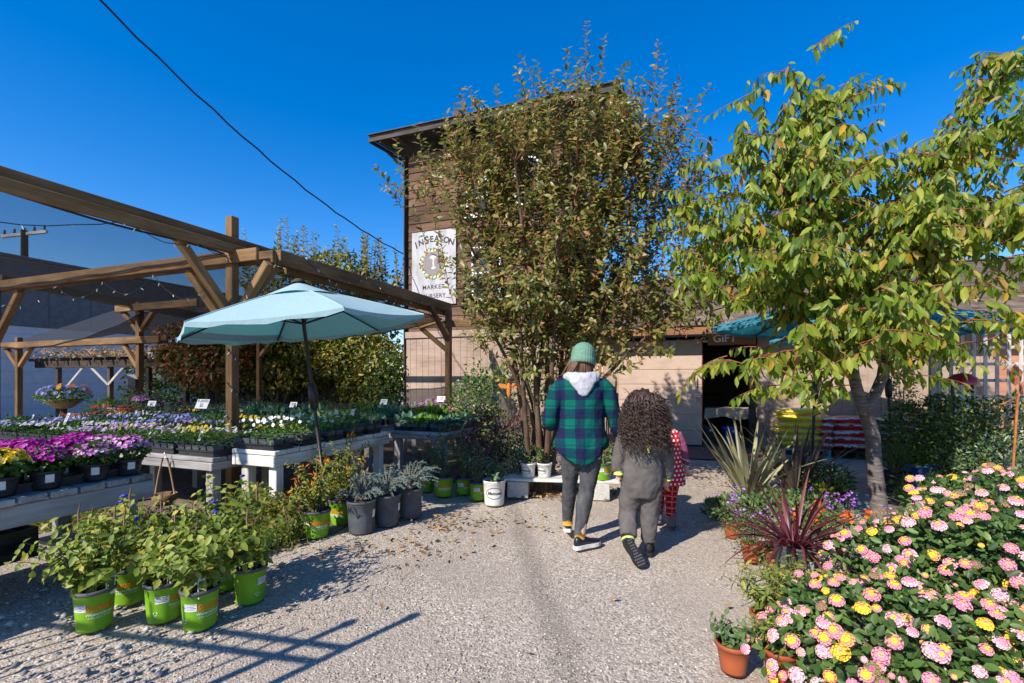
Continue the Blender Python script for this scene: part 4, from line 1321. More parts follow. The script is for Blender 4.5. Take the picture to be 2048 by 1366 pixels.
# price cards on wire stakes
def card(a, b, label, text=False, w=.13, h=.09, z=.66, top=.30, rot=0.0):
    t = thing('price_card', label, 'sign', uv(a, b, z), GROT + rot)
    s = MB(); s.tube([(0, 0, .06), (0, 0, top)], .003, 4); s.build('stake', M_METAL, t)
    p = piece('card', (w, .004, h), (0, -.004, top), M_PAPER, t, (rad(-22), 0, random.uniform(-.1, .1)), 0)
    if text:
        link('lettering', T_PACK, p, (0, -.0025, .012), (rad(90), 0, 0))
    else:
        for k in range(3):
            piece('print_line', (w * (.7 - .15 * k), .001, .008), (0, -.0026, h * .25 - k * .022), M_INKD, p, ch=0)
card(-1.55, .78, 'white card lettered 6 packs among the pansies left of the main post', True, .24, .14, top=.36)
card(-2.9, .95, 'small white card tilted above the blue pansies', top=.33, rot=.3)
card(-1.0, 1.9, 'small white card left of the main post by the kale', top=.3)
card(-4.2, 2.1, 'white card standing in the grey foliage further left', top=.33, rot=-.4)
card(.3, 2.5, 'small white card just right of the main post in the kale', top=.34)
card(1.3, 2.6, 'white card above the kale trays before the tower', top=.4, rot=.2)
card(-3.0, -.45, 'white plant label stake at left end of the long grey bench', w=.04, h=.12, top=.2)
card(-1.9, -.62, 'white tall plant label between white and lavender pansies', w=.05, h=.12, top=.26)
card(.55, -.78, 'yellow topped white plant label at right end of the long bench', w=.035, h=.1, top=.17)
# ------------------------------------------------------------------ pots
M_LIME = mat_noise('lime green nursery plastic', [(0.28, (0.10, 0.19, 0.03)), (0.36, (0.14, 0.31, 0.014)), (0.6, (0.18, 0.38, 0.018)), (0.8, (0.21, 0.41, 0.03))], 5, 0.45, 0.05, detail=8)
M_WPOT = mat_noise('white nursery plastic', [(0.3, (0.55, 0.54, 0.51)), (0.7, (0.68, 0.67, 0.64))], 5, 0.45, 0.05)
M_STK = M_mat('sticker paper', (0.66, 0.67, 0.72))
_POT = {}
def pot_parts(kind):
    if kind in _POT:
        return _POT[kind]
    R, r, h, mat, rim = {'greenfront': (.093, .080, .222, M_LIME, M_BLACKDUST), 'green': (.118, .100, .235, M_LIME, M_BLACKDUST), 'greensmall': (.10, .085, .20, M_LIME, M_BLACKDUST), 'black': (.125, .108, .29, M_BLACKDUST, M_BLACKDUST), 'white': (.122, .105, .27, M_WPOT, M_WPOT),
                        'whitesmall': (.085, .072, .17, M_WPOT, M_WPOT), 'terra': (.105, .078, .20, M_TERRA, M_TERRA), 'terrasmall': (.075, .056, .14, M_TERRA, M_TERRA), 'mum': (.085, .068, .12, M_BLACK, M_BLACK),
                        'clay': (.13, .085, .2, M_TERRA, M_TERRA), 'blackbig': (.16, .135, .28, M_BLACK, M_BLACK)}[kind]
    rf = lambda z: r + (R - r) * z / h
    b = MB()
    seg = 28
    b.lathe([(0, .012), (r * .9, .012), (r * .97, 0.0), (r, .012), (rf(h * .5), h * .5), (rf(h * .86), h * .86), (rf(h * .87) + .003, h * .87), (R + .001, h - .02)], seg)
    pot = b.mesh('pot', mat)
    b = MB()
    b.lathe([(R, h - .022), (R + .006, h - .02), (R + .007, h - .003), (R + .003, h), (R - .005, h), (R - .008, h - .05)], seg)
    rimm = b.mesh('rim', rim)
    b = MB()
    b.lathe([(R - .006, h - .028), (R * .6, h - .02), (0.001, h - .015)], 16)
    soil = b.mesh('soil', M_SOIL)
    extra = []
    if kind.startswith('green'):
        k = R / .118
        tm3 = [x.copy() for x in (T_SUN, T_WG, T_COLL)]
        for q in tm3:
            for v in q.vertices:
                v.co *= k
        extra = [('lettering', wrap(tm3[0], rf, rad(-90), h * .60)), ('lettering', wrap(tm3[1], rf, rad(-87), h * .44)), ('lettering', wrap(tm3[2], rf, rad(-87), h * .36))]
        st = bpy.data.meshes.new('flat'); w_, h_ = .034, .02
        st.from_pydata([(-w_, -h_, 0), (w_, -h_, 0), (w_, h_, 0), (-w_, h_, 0)], [], [(0, 1, 2, 3)]); st.materials.append(M_STK)
        extra.append(('sticker', wrap(st, rf, rad(-150), h * .62)))
        st2 = bpy.data.meshes.new('flat')
        v, f = [], []
        for q in range(4):
            y0 = .013 - q * .008
            v += [(-.034, y0, .0004), (.028 - .01 * (q % 2), y0, .0004), (.028 - .01 * (q % 2), y0 + .003, .0004), (-.034, y0 + .003, .0004)]
            f.append(tuple(range(q * 4, q * 4 + 4)))
        st2.from_pydata(v, [], f); st2.materials.append(M_INKD)
        extra.append(('sticker_print', wrap(st2, rf, rad(-150), h * .62)))
        rg = bpy.data.meshes.new('flat')
        v, f = [], []
        for q in range(3):
            for s in range(4):
                a = q * 2.094 + s * .4
                v += [(math.cos(a) * .008, math.sin(a) * .008, 0), (math.cos(a) * .012, math.sin(a) * .012, 0)]
                if s:
                    i = q * 8 + s * 2
                    f.append((i - 2, i - 1, i + 1, i))
        rg.from_pydata(v, [], f); rg.materials.append(M_INKW)
        extra.append(('recycling_mark', wrap(rg, rf, rad(-172), h * .28)))
    if kind.startswith('white'):
        k = R / .122
        tm = T_MATS.copy()
        for v in tm.vertices:
            v.co *= k
        extra.append(('lettering', wrap(tm, rf, rad(-90), h * .52)))
        el = bpy.data.meshes.new('flat')
        v, f, n = [], [], 40
        for q in range(n):
            a = 6.2832 * q / n
            v += [(math.cos(a) * .092 * k, math.sin(a) * .056 * k, 0), (math.cos(a) * .098 * k, math.sin(a) * .062 * k, 0)]
            f.append((2 * q, 2 * q + 1, (2 * q + 3) % (2 * n), (2 * q + 2) % (2 * n)))
        el.from_pydata(v, [], f); el.materials.append(M_INKD)
        extra.append(('oval_mark', wrap(el, rf, rad(-90), h * .52)))
    if kind in ('mum', 'terra', 'black'):
        st = bpy.data.meshes.new('flat'); w_, h_ = (.026, .034) if kind != 'mum' else (.022, .026)
        st.from_pydata([(-w_, -h_, 0), (w_, -h_, 0), (w_, h_, 0), (-w_, h_, 0)], [], [(0, 1, 2, 3)]); st.materials.append(M_STK)
        extra.append(('sticker', wrap(st, rf, rad(-90 if kind == 'mum' else (-130 if kind == 'terra' else -40)), h * .6)))
    _POT[kind] = (pot, rimm, soil, extra, R, h)
    return _POT[kind]

def potted(name, label, cat, loc, kind, turn=0.0, group=None, extras=True):
    """pot with its soil; plant parts are added by the caller. turn: print faces the viewer at 0"""
    loc = Vector(loc)
    face = math.atan2(loc.x, loc.y)           # print on local -Y turned to face the gate
    t = thing(name, label, cat, loc, -face + turn, group)
    pot, rimm, soil, extra, R, h = pot_parts(kind)
    p = link('pot', pot, t)
    link('rim', rimm, p)
    link('soil', soil, t)
    if extras:
        for nm, me in extra:
            link(nm, me, p)
    return t, R, h

def stems(parts, mat, parent, r0=.006, seg=5, name='stems'):
    b = MB()
    for pts in parts:
        n = len(pts)
        b.tube(pts, [r0 * (1 - .75 * i / (n - 1)) for i in range(n)], seg)
    o = b.build(name, mat, parent)
    return o

M_STEM = mat_plain('green brown stems', (0.13, 0.12, 0.05), .7)
M_STEMR = mat_plain('reddish brown twigs', (0.16, 0.075, 0.045), .7)
M_BARKG = mat_plain('grey twigs', (0.22, 0.18, 0.15), .8)
L_SALV = mat_leaf('yellow green salvia leaves', [(0, (.09, .14, .018)), (.35, (.17, .235, .03)), (.7, (.26, .32, .05)), (.9, (.37, .39, .08)), (1, (.48, .38, .06))], .5, .38)
L_TEC = mat_leaf('yellowing shrub leaves', [(0, (.06, .11, .015)), (.4, (.14, .19, .025)), (.8, (.28, .29, .04)), (1, (.45, .30, .04))], .5, .35)
L_JUN = mat_leaf('blue grey juniper needles', [(0, (.055, .095, .085)), (.5, (.11, .17, .15)), (1, (.22, .29, .26))], .6, .12)
L_DARK = mat_leaf('dark glossy leaves', [(0, (.025, .06, .018)), (.5, (.055, .11, .03)), (1, (.11, .17, .05))], .32, .2, .5)
L_MAHO = mat_leaf('holly green leaves', [(0, (.04, .085, .03)), (.5, (.085, .15, .055)), (1, (.165, .23, .10))], .35, .2, .5)
L_PURP = mat_leaf('dark purple leaves', [(0, (.05, .014, .02)), (.5, (.12, .034, .044)), (1, (.22, .08, .085))], .45, .2)
L_VAR = mat_leaf('mixed garden leaves', [(0, (.04, .085, .02)), (.5, (.085, .15, .03)), (.85, (.15, .22, .05)), (1, (.3, .28, .06))], .45, .3)

_LEAFU = {}
def leaf_unit(mat, shade, wl=.62, droop=.18, fold=.22):
    key = (mat.name, shade, wl, droop)
    if key not in _LEAFU:
        z = np.zeros((1, 3))
        _LEAFU[key] = leaf_mesh('leaf', z, np.array([[1., 0, 0]]), np.array([[0, 0, 1.]]), np.ones(1), np.full(1, wl), mat, fold, droop, True, np.array([shade]))
    return _LEAFU[key]
def leaf_objects(parent, P, D, N, L, mat, wl=.62, droop=.18, name='leaf'):
    for i in range(len(P)):
        x = Vector(D[i]).normalized()
        z = Vector(N[i])
        z = (z - x * z.dot(x))
        z = z.normalized() if z.length > 1e-4 else x.orthogonal().normalized()
        y = z.cross(x)
        m = Matrix((x, y, z)).transposed().to_4x4()
        m = Matrix.Translation(Vector(P[i])) @ m @ Matrix.Scale(float(L[i]), 4)
        link(name, leaf_unit(mat, (.1, .3, .5, .65, .8, .97)[random.choices(range(6), (2, 3, 4, 3, 2, .6))[0]], wl, droop), parent, mtx=m)

def arching(n, r0, z0, hmin, hmax, spread, bendz=.15, npt=7):
    out = []
    for k in range(n):
        a = random.random() * 6.283
        s = spread * math.sqrt(random.random())
        h = random.uniform(hmin, hmax) * (1 - .25 * s / max(spread, 1e-3))
        p0 = Vector((math.cos(a) * r0 * random.random(), math.sin(a) * r0 * random.random(), z0))
        p2 = Vector((math.cos(a) * (r0 * .4 + s), math.sin(a) * (r0 * .4 + s), z0 + h))
        p1 = Vector((math.cos(a) * (s * .35), math.sin(a) * (s * .35), z0 + h * (.62 + bendz)))
        out.append(bez(p0, p1, p2, npt))
    return out

TO_SUN = -sd
def along(paths, per, start=.2, up=.2, out=.9, L=.06, opposite=True, seed=0, down=0.0, sunny=.8):
    """leaf bases and directions along stems"""
    P, D, N, S = [], [], [], []
    for pts in paths:
        n = len(pts)
        tot = sum((pts[i + 1] - pts[i]).length for i in range(n - 1))
        k = max(2, int(tot * (1 - start) / per))
        a0 = random.random() * 6.28
        for q in range(k):
            t = start + (1 - start) * (q + random.uniform(-.2, .2)) / (k - 1 + 1e-6)
            t = min(max(t, 0), .999)
            f = t * (n - 1)
            i = int(f)
            p = pts[i].lerp(pts[i + 1], f - i)
            ax = (pts[i + 1] - pts[i]).normalized()
            s1 = ax.orthogonal().normalized()
            for w in ((0, math.pi) if opposite else (0,)):
                ang = a0 + (q * 1.571 if opposite else q * 2.399) + w
                d = Matrix.Rotation(ang, 3, ax) @ s1
                dd = d * out + ax * up + Vector((0, 0, -down)) + Vector((random.uniform(-.3, .3), random.uniform(-.3, .3), random.uniform(-.25, .25)))
                P.append(p); D.append(dd)
                N.append(ax * .25 + TO_SUN * sunny + Vector((random.uniform(-.65, .65), random.uniform(-.65, .65), random.uniform(-.4, .75))))
                S.append(L * random.uniform(.6, 1.2) * (1.05 - .35 * t))
    return np.array([tuple(p) for p in P]), np.array([tuple(p) for p in D]), np.array([tuple(p) for p in N]), np.array(S)

def leafy(t, paths, per, L, wl, mat, n_obj=0, start=.2, up=.2, out=.9, down=0.0, big=True, opposite=True, droop=.2, stem_mat=None, r0=.005):
    P, D, N, S = along(paths, per, start, up, out, L, opposite, down=down)
    stems(paths, stem_mat or M_STEM, t, r0)
    if n_obj:
        # the leaves nearest the viewer stay pieces of their own
        rz = -t.rotation_euler[2]
        tc = Vector((-t.location.x, -t.location.y, .9)).normalized()
        tc = Matrix.Rotation(rz, 3, 'Z') @ tc
        sc_ = P @ np.array(tuple(tc)) + RNG.random(len(P)) * .08
        idx = np.argsort(-sc_)
        a, b = idx[:n_obj], idx[n_obj:]
        leaf_objects(t, P[a], D[a], N[a], S[a], mat, wl, droop)
        P, D, N, S = P[b], D[b], N[b], S[b]
    f = link('foliage', leaf_mesh('foliage', P, D, N, S, S * wl, mat, .22, droop, big), t)
    f['kind'] = 'stuff'
    return f

M_SPENT = mat_plain('spent flower spike', (.22, .12, .10), .8)
M_DEEPB = mat_plain('deep blue petals', (.05, .03, .42), .5)
# front group of lime pots
FR = [(163, 1268, 'lime green pot of yellow green salvia at far left of the front group', .25), (236, 1214, 'shaded lime pot of salvia behind the leftmost front pot', -.2),
      (307, 1250, 'lime pot of salvia with a big price sticker, second in the front row', .95), (381, 1266, 'lime pot of salvia standing foremost in the front group', .5),
      (432, 1186, 'shaded lime pot of salvia half hidden in the back of the front group', .3), (486, 1213, 'lime pot of salvia at the right end of the front group', 1.9)]
for i, (px, py, lab, turn) in enumerate(FR):
    loc = G(px, py)
    t, R, h = potted('potted_salvia', lab, 'potted plant', (loc.x, loc.y + .08, 0), 'greenfront', turn, 'salvias in lime pots')
    hh = (.46, .52, .48, .44, .58, .52)[i]
    paths = arching(26, .06, h - .02, hh * .4, hh, .33)
    leafy(t, paths, .040, .07, .62, L_SALV, 44 if i in (0, 2, 3, 5) else 20, start=.15, up=.15, out=.9, down=.15)
    if i in (0, 2, 3):
        tg = MB(); tg.box((0, 0, .05), (.045, .004, .12)); 
        o = tg.build('plant_tag', M_PAPER, t, (-.03 if i else .05, -R * .78, h - .03), (rad(-12), rad(8), .2))
        pt_ = MB(); pt_.box((0, -.0025, .05), (.036, .001, .06)); pt_.build('tag_print', M_mat('tag picture', (.06, .14, .07)), o)
    if i in (1, 2, 4):
        for k in range(4):
            fl, p = MB(), paths[k][-1]
            fl.tube([p, p + Vector((0, 0, .07)), p + Vector((.01, 0, .14))], [.003, .006, .002], 5)
            fl.build('flower_spike', M_SPENT, t)
        for k in range(3):
            fl, p = MB(), paths[k + 4][-1]
            fl.ellipsoid(p + Vector((.01, -.01, .02)), (.02, .012, .01), 6, 4)
            fl.build('blue_flower', M_DEEPB, t)

# middle group
def tecoma(px, py, lab, h_, n):
    loc = G(px, py)
    t, R, h = potted('potted_shrub', lab, 'potted plant', (loc.x, loc.y + .1, 0), 'green', .2 if n else -.7, 'orange flowered shrubs in lime pots')
    paths = arching(26, .05, h - .02, h_ * .3, h_, .33, .2)
    leafy(t, paths, .026, .046, .5, L_TEC, 0, start=.12, out=.8, up=.4)
    P = np.array([tuple(p[-1] + Vector((random.uniform(-.03, .03), random.uniform(-.03, .03), random.uniform(-.02, .03)))) for p in paths[:12] for _ in range(4)])
    D = rand_dirs(len(P), .5)
    f = link('flowers', leaf_mesh('flowers', P, D, rand_dirs(len(P)), np.full(len(P), .055), np.full(len(P), .014), F_ORG, .3, .3, False), t)
    f['kind'] = 'stuff'
tecoma(623, 1079, 'lime pot of yellowing shrub with orange flowers, left of the grey junipers', .62, 1)
tecoma(676, 1052, 'shaded lime pot of orange flowered shrub behind the first juniper', .70, 0)
def juniper(px, py, lab, lean):
    loc = G(px, py)
    t, R, h = potted('potted_juniper', lab, 'potted plant', (loc.x, loc.y + .11, 0), 'black', random.uniform(-.5, .5), 'blue grey junipers in black pots')
    paths = []
    for k in range(60):
        a, s = random.random() * 6.283, random.uniform(.04, .24)
        z = random.uniform(.02, .26) * (1.15 - s * 2.2)
        d = Vector((math.cos(a), math.sin(a), 0))
        paths.append(bez(Vector((0, 0, h)), d * s * .6 + Vector((lean * .3, 0, h + z + .08)), d * s + Vector((lean, 0, h + z)), 6))
    P, D, N, S = along(paths, .0065, .1, .7, .6, .026, True)
    stems(paths, M_BARKG, t, .005)
    f = link('foliage', leaf_mesh('foliage', P, D, N, S, S * .28, L_JUN, .2, .05, False), t)
    f['kind'] = 'stuff'
juniper(715, 1071, 'blue grey juniper in a scuffed black pot, leftmost of the three', 0)
juniper(768, 1056, 'blue grey juniper in a black pot, middle of the three', .04)
juniper(816, 1040, 'blue grey juniper in a shaded black pot, rightmost of the three', .09)

def bush(px, py, lab, kind, h_, spread, mat, L, wl, nst=14, per=.035, group=None, z=0, turn=0, name='potted_shrub', stem_mat=None, opp=True, start=.2, dn=.05):
    loc = G(px, py, z)
    t, R, h = potted(name, lab, 'potted plant', (loc.x, loc.y + .08, z), kind, turn, group)
    paths = arching(nst, R * .4, h - .02, h_ * .45, h_, spread, .15)
    leafy(t, paths, per, L, wl, mat, 0, start=start, out=.85, up=.3, big=L > .045, stem_mat=stem_mat, opposite=opp, down=dn)
    return t
GP = 'dark leaved shrubs in lime pots'
bush(850, 985, 'lime pot of dark leaved shrub, leftmost in the shaded row before the bench', 'greensmall', .60, .26, L_DARK, .05, .42, 16, .028, GP, turn=-.8)
bush(885, 994, 'lime pot of dark leaved shrub, second in the shaded row', 'green', .66, .28, L_DARK, .05, .42, 18, .028, GP, turn=.1)
bush(925, 990, 'lime pot of dark leaved shrub with a paper tag, third in the shaded row', 'greensmall', .62, .26, L_DARK, .05, .42, 16, .028, GP, turn=.7)
bush(955, 1001, 'lime pot of dark leaved shrub beside the big white pot', 'greensmall', .50, .22, L_MAHO, .05, .42, 14, .03, GP, turn=.9)
bush(988, 1012, 'large white pot with dark oval lettering holding a holly leaved shrub', 'white', .30, .30, L_MAHO, .06, .55, 16, .035)
bush(1057, 957, 'small white pot of green shrub, left one on the plank bench', 'whitesmall', .30, .18, L_MAHO, .05, .5, 12, .03, 'white pots on the plank bench', .22, -.5)
bush(1090, 957, 'small white pot of green shrub, middle one on the plank bench', 'whitesmall', .34, .17, L_VAR, .05, .5, 12, .03, 'white pots on the plank bench', .22, -.6)
bush(1207, 962, 'lime pot of bright green grass like plant at right end of plank bench', 'greensmall', .30, .13, L_LET, .09, .16, 16, .05, None, .22, .9)
# plank bench on concrete blocks
pb = thing('plank_bench', 'pale plank laid on concrete blocks behind the walking woman', 'bench', G(1204, 1002) + Vector((0, .1, 0)), GROT * .35)
for x in (-.02, -.95):
    piece('concrete_block', (.24, .38, .185), (x, .1, .0925), M_BLOCK, pb)
piece('plank', (1.35, .3, .035), (-.46, .08, .204), W_WHITE, pb)

# shrubs growing behind the plank bench and round the stems of the big tree
def shrub(name, lab, loc, r, h, mat, L, wl, n, cat='shrub', stem=True, group=None, big=False, lump=.18, bottom=-.35):
    t = thing(name, lab, cat, loc, 0, group)
    if stem:
        paths = arching(9, r[0] * .25, 0, h * .6, h * .95, max(r[0], r[1]) * .8)
        stems(paths, M_BARKG, t, .009)
    f = link('foliage', cloud('foliage', n, (0, 0, h * .55), (r[0], r[1], h * .5), L, L * wl, mat, .3, .35, big, .22, .2, lump, .5, bottom=-1), t)
    f['kind'] = 'stuff'
    return t
def sg(px, Z):
    return Vector(((px - CX) / FPX * Z, Z, 0))
shrub('purple_shrub', 'dark purple leaved shrub left of the orange bee stake', sg(968, 6.0), (.30, .26), .95, L_PURP, .035, .6, 1900)
shrub('purple_shrub', 'dark purple leaved shrub between bee stake and the woman', sg(1052, 6.3), (.36, .28), .92, L_PURP, .035, .6, 2000)
shrub('green_shrub', 'leafy green shrub behind the purple leaved shrubs', sg(1010, 7.4), (.95, .4), 1.6, L_VAR, .06, .6, 3600)
shrub('green_shrub', 'tall sparse green shrub before the tower wall by right pergola post', sg(945, 7.9), (.45, .4), 1.35, L_MAHO, .06, .6, 1200)
shrub('low_shrub', 'low light green shrub under the plank bench pots', sg(1040, 5.9), (.5, .2), .55, L_VAR, .04, .6, 1200)
shrub('green_shrub', 'green shrub between the woman and the child, behind the plank bench', sg(1225, 6.4), (.34, .25), .5, L_MAHO, .05, .5, 900)
bee = thing('bee_stake', 'orange rusted metal bee ornament on a tall stake among the shrubs', 'ornament', sg(1018, 5.75))
b = MB(); b.tube([(0, 0, 0), (0, 0, 1.2)], .006, 6); b.build('stake', M_RUST, bee)
b = MB()
prof = [(0, .085), (.022, .07), (.03, .03), (.026, .0), (.03, -.04), (.018, -.085), (0, -.11)]
b.lathe([(r, z) for r, z in prof[::-1]], 10)
b.build('bee_body', M_ORANGE, bee, (0, 0, 1.25))
for s in (-1, 1):
    w = MB()
    pts = [(0, 0, .02), (s * .05, 0, .045), (s * .11, 0, .055), (s * .135, 0, .04), (s * .10, 0, .0), (s * .04, 0, -.01)]
    w.add([(x, -.004, z) for x, y, z in pts] + [(x, .004, z) for x, y, z in pts], [tuple(range(6))[::-1], tuple(range(6, 12))] + [(i, (i + 1) % 6, (i + 1) % 6 + 6, i + 6) for i in range(6)])
    w.build('bee_wing', M_ORANGE, bee, (0, 0, 1.27))
# bundle of timber stakes in a rack by the shop wall
rk = thing('stake_rack', 'rack of pale timber stakes leaning beside the sliding door', 'rack', wpt(-1.45, -.55), GROT)
beamp('rail', (-.75, 0, 1.35), (.35, 0, 1.35), .04, .05, M_mat('red rail', (.25, .05, .035)), rk)
beamp('rail', (-.75, 0, .55), (.35, 0, .55), .04, .12, W_CEDAR, rk)
for x in (-.75, .35):
    beamp('upright', (x, 0, 0), (x, 0, 1.5), .05, .05, W_CEDAR, rk)
for k in range(22):
    x = -.68 + k * .047
    top = 1.75 + random.uniform(-.25, .15)
    beamp('stake', (x, -.06 - .05 * (k % 3), .02), (x + random.uniform(.0, .14), .0 + .05 * (k % 2), top), .03, .03, W_STAKE if k % 4 else W_CEDAR, rk)

# low creeping cover between the benches and the pots
L_COVER = mat_leaf('small creeping leaves', [(0, (.05, .085, .012)), (.45, (.13, .16, .02)), (.8, (.26, .26, .035)), (1, (.36, .30, .05))], .5, .35)
n = 22000
P, D = [], rand_dirs(n, .5)
cs = [(uv(1.2, -1.15), .55, .30), (uv(1.35, -.75), .42, .40), (uv(1.5, -1.5), .36, .30), (uv(.5, -1.3), .6, .22), (uv(-.4, -1.4), .6, .18), (uv(1.6, .1), .28, .42), (uv(1.2, -1.75), .45, .26), (Vector((-2.02, 3.98, 0)), .26, .42), (Vector((-2.3, 4.15, 0)), .3, .42), (Vector((-2.25, 3.7, 0)), .3, .3)]
wts = RNG.choice(len(cs), n)
q = rand_dirs(n)
q[:, 2] = np.abs(q[:, 2])
kk = .45 + .6 * RNG.random(n)
P = np.array([tuple(cs[i][0]) for i in wts]) + q * np.array([(cs[i][1], cs[i][1] * .8, cs[i][2]) for i in wts]) * kk[:, None]
me = leaf_mesh('creeping_cover', P, D, rand_dirs(n, .8), .022 + .016 * RNG.random(n), .015 + .009 * RNG.random(n), L_COVER, .2, .1, False)
tag(link('creeping_cover', me), 'yellow green creeping ground cover under and before the benches', 'ground cover', kind='stuff')
b = MB()
for k in range(160):
    i = RNG.integers(len(cs))
    a = random.random() * 6.28
    c = cs[i][0]
    b.tube(bez(c, c + Vector((math.cos(a) * .2, math.sin(a) * .2, cs[i][2] * 1.2)), c + Vector((math.cos(a) * cs[i][1], math.sin(a) * cs[i][1] * .8, cs[i][2] * .5)), 5), .003, 4)
tag(b.build('creeping_stems', M_STEMR), 'thin reddish stems of the creeping ground cover', 'ground cover', kind='stuff')

# hanging wicker basket under the long bench
bk = thing('wicker_basket', 'small wicker basket hanging by its handle from the long grey bench', 'basket', G(333, 1008, .20) + Vector((0, -.02, 0)))
b = MB(); b.lathe([(0, 0), (.075, 0), (.10, .05), (.105, .10), (.095, .105), (.07, .01), (0, .01)], 18); b.build('bowl', mat_noise('wicker', [(.3, (.12, .065, .03)), (.7, (.28, .17, .09))], 60, .8, .8, .006, (1, 1, 3)), bk)
for s in (-1, 1):
    b = MB(); b.tube(bez((s * .09, 0, .1), (s * .06, 0, .3), (s * .02, 0, .44), 7), .008, 6); b.build('handle', mat_plain('cane', (.3, .19, .1), .7), bk)
b = MB(); b.tube([(0, 0, .43), (.01, 0, .47), (0, 0, .5), (-.01, 0, .47)], .004, 5); b.build('hook', M_METAL, bk)

# chrysanthemums on the front bench
L_MUM = mat_leaf('chrysanthemum leaves', [(0, (.03, .07, .015)), (.5, (.06, .12, .025)), (1, (.12, .19, .05))])
def mum_meshes(mat, n=190):
    d = rand_dirs(n)
    d[:, 2] = np.abs(d[:, 2])
    P = d * np.array([[.125, .125, .075]]) * (.86 + .2 * RNG.random((n, 1))) + np.array([[0, 0, .185]])
    return discs('flowers', P, d + rand_dirs(n) * .35 + np.array([[0, 0, .5]]), .011 + .006 * RNG.random(n), mat, 7, .5)
MUMF = {'yellow': mum_meshes(F_YEL), 'magenta': mum_meshes(F_MAG), 'pink': mum_meshes(F_PINK)}
MUMFOL = cloud('foliage', 260, (0, 0, .16), (.115, .115, .075), .045, .03, L_MUM, .1, .4, False, .2, .25)
def mum(a, b, col, lab):
    loc = uv(a, b, .675)
    t, R, h = potted('potted_chrysanthemum', lab, 'potted plant', loc, 'mum', random.uniform(-.3, .5), 'chrysanthemums on the front bench')
    f = link('foliage', MUMFOL, t, (0, 0, .02), (0, 0, random.random() * 6)); f['kind'] = 'stuff'
    g = link('flowers', MUMF[col], t, (0, 0, .02), (0, 0, random.random() * 6)); g['kind'] = 'stuff'
    g.scale = (random.uniform(.9, 1.1),) * 3
rows = [(1.07, [(-1.72, 'pink'), (-1.93, 'pink'), (-2.20, 'magenta'), (-2.42, 'yellow'), (-2.63, 'yellow'), (-2.84, 'yellow'), (-3.05, 'yellow')]),
        (.84, [(-1.76, 'pink'), (-1.98, 'magenta'), (-2.2, 'magenta'), (-2.42, 'magenta'), (-2.64, 'magenta'), (-2.86, 'magenta'), (-3.08, 'yellow')]),
        (.60, [(-1.8, 'magenta'), (-2.02, 'magenta'), (-2.24, 'magenta'), (-2.46, 'magenta'), (-2.68, 'magenta')])]
for (a, cells), rn in zip(rows, ('edge', 'middle', 'inner')):
    for i, (b_, c) in enumerate(cells):
        mum(a, b_, c, 'black pot of %s chrysanthemums, %s from far end in the %s row' % (c, ORD[i], rn))
for i, b_ in enumerate((-1.9, -2.43, -2.96)):
    t = thing('plant_flat', 'empty black flat carrying chrysanthemum pots, %s from far end of front bench' % ORD[i], 'tray', uv(.95, b_, .668), GROT + math.pi / 2, 'flats on the front bench')
    link('tray_base', TRAY, t)
# clutter on the shelf under it
ct = thing('black_crate', 'black plastic crate of empty pots under the front bench', 'crate', uv(.55, -2.3, .17), GROT)
b = MB()
for s in (-1, 1):
    b.box((s * .24, 0, .1), (.015, .36, .2)); b.box((0, s * .18, .1), (.48, .015, .2))
b.box((0, 0, .01), (.48, .36, .02))
b.build('crate_walls', M_BLACK, ct)
for k in range(3):
    b = MB(); b.lathe([(.07, 0), (.09, .16), (.1, .17), (.085, .16), (.06, .01)], 14); b.build('empty_pot', M_BLACK, ct, (-.13 + k * .13, .02, .03), (0, .5 * k - .4, 0))
cn = thing('metal_can', 'small grey metal can on the low shelf at far left', 'can', uv(1.06, -3.1, .168), 0)
b = MB(); b.lathe([(0, 0), (.05, 0), (.05, .003), (.047, .006), (.047, .144), (.05, .147), (.05, .15), (.045, .15), (.045, .01)], 18); b.build('can_wall', M_METAL, cn)

# things standing on the rear bench
def rear(px, py, Z):
    return AT(px, py, Z)
hb_ = thing('pansy_basket', 'round fibre basket brimming with violet and orange pansies on a stand', 'basket', AT(127, 818, 8.6))
z0 = hb_.location.z
b = MB(); b.lathe([(0, .0), (.12, .02), (.22, .10), (.27, .19), (.25, .19), (.1, .03)], 20); b.build('bowl', mat_noise('coir', [(.3, (.22, .12, .05)), (.7, (.40, .25, .11))], 40, .9, .8, .01), hb_)
f = link('foliage', cloud('foliage', 700, (0, 0, .24), (.40, .36, .14), .05, .035, L_BED, .2, .4), hb_); f['kind'] = 'stuff'
d = rand_dirs(60); d[:, 2] = np.abs(d[:, 2])
f = link('flowers', discs('flowers', d * np.array([[.38, .34, .15]]) + np.array([[0, 0, .28]]), d + np.array([[0, -.6, .4]]), .026 + .012 * RNG.random(60), F_BLUE), hb_); f['kind'] = 'stuff'
d = rand_dirs(8); d[:, 2] = np.abs(d[:, 2])
f = link('orange_flowers', discs('flowers', d * np.array([[.2, .3, .12]]) + np.array([[.16, 0, .33]]), d + np.array([[0, -.8, .4]]), .04 + .012 * RNG.random(8), F_ORG), hb_); f['kind'] = 'stuff'
b = MB(); b.tube([(0, 0, -z0 + .66), (0, 0, .03)], .05, 8); b.build('stand', W_DARK, hb_)
ft = AT(256, 826, 8.2)
t, R, h = potted('potted_fern', 'clay pot with a small feathery conifer on the rear bench', 'potted plant', (ft.x, ft.y, .72), 'clay')
leafy(t, arching(14, .04, h, .1, .32, .26), .02, .04, .22, L_VAR, 0, big=False, start=.1)
ft = AT(282, 830, 7.9)
t, R, h = potted('potted_mum', 'small orange pot of purple flowers before the birdhouse post', 'potted plant', (ft.x, ft.y, .72), 'terra')
f = link('foliage', MUMFOL, t, (0, 0, h - .1)); f['kind'] = 'stuff'
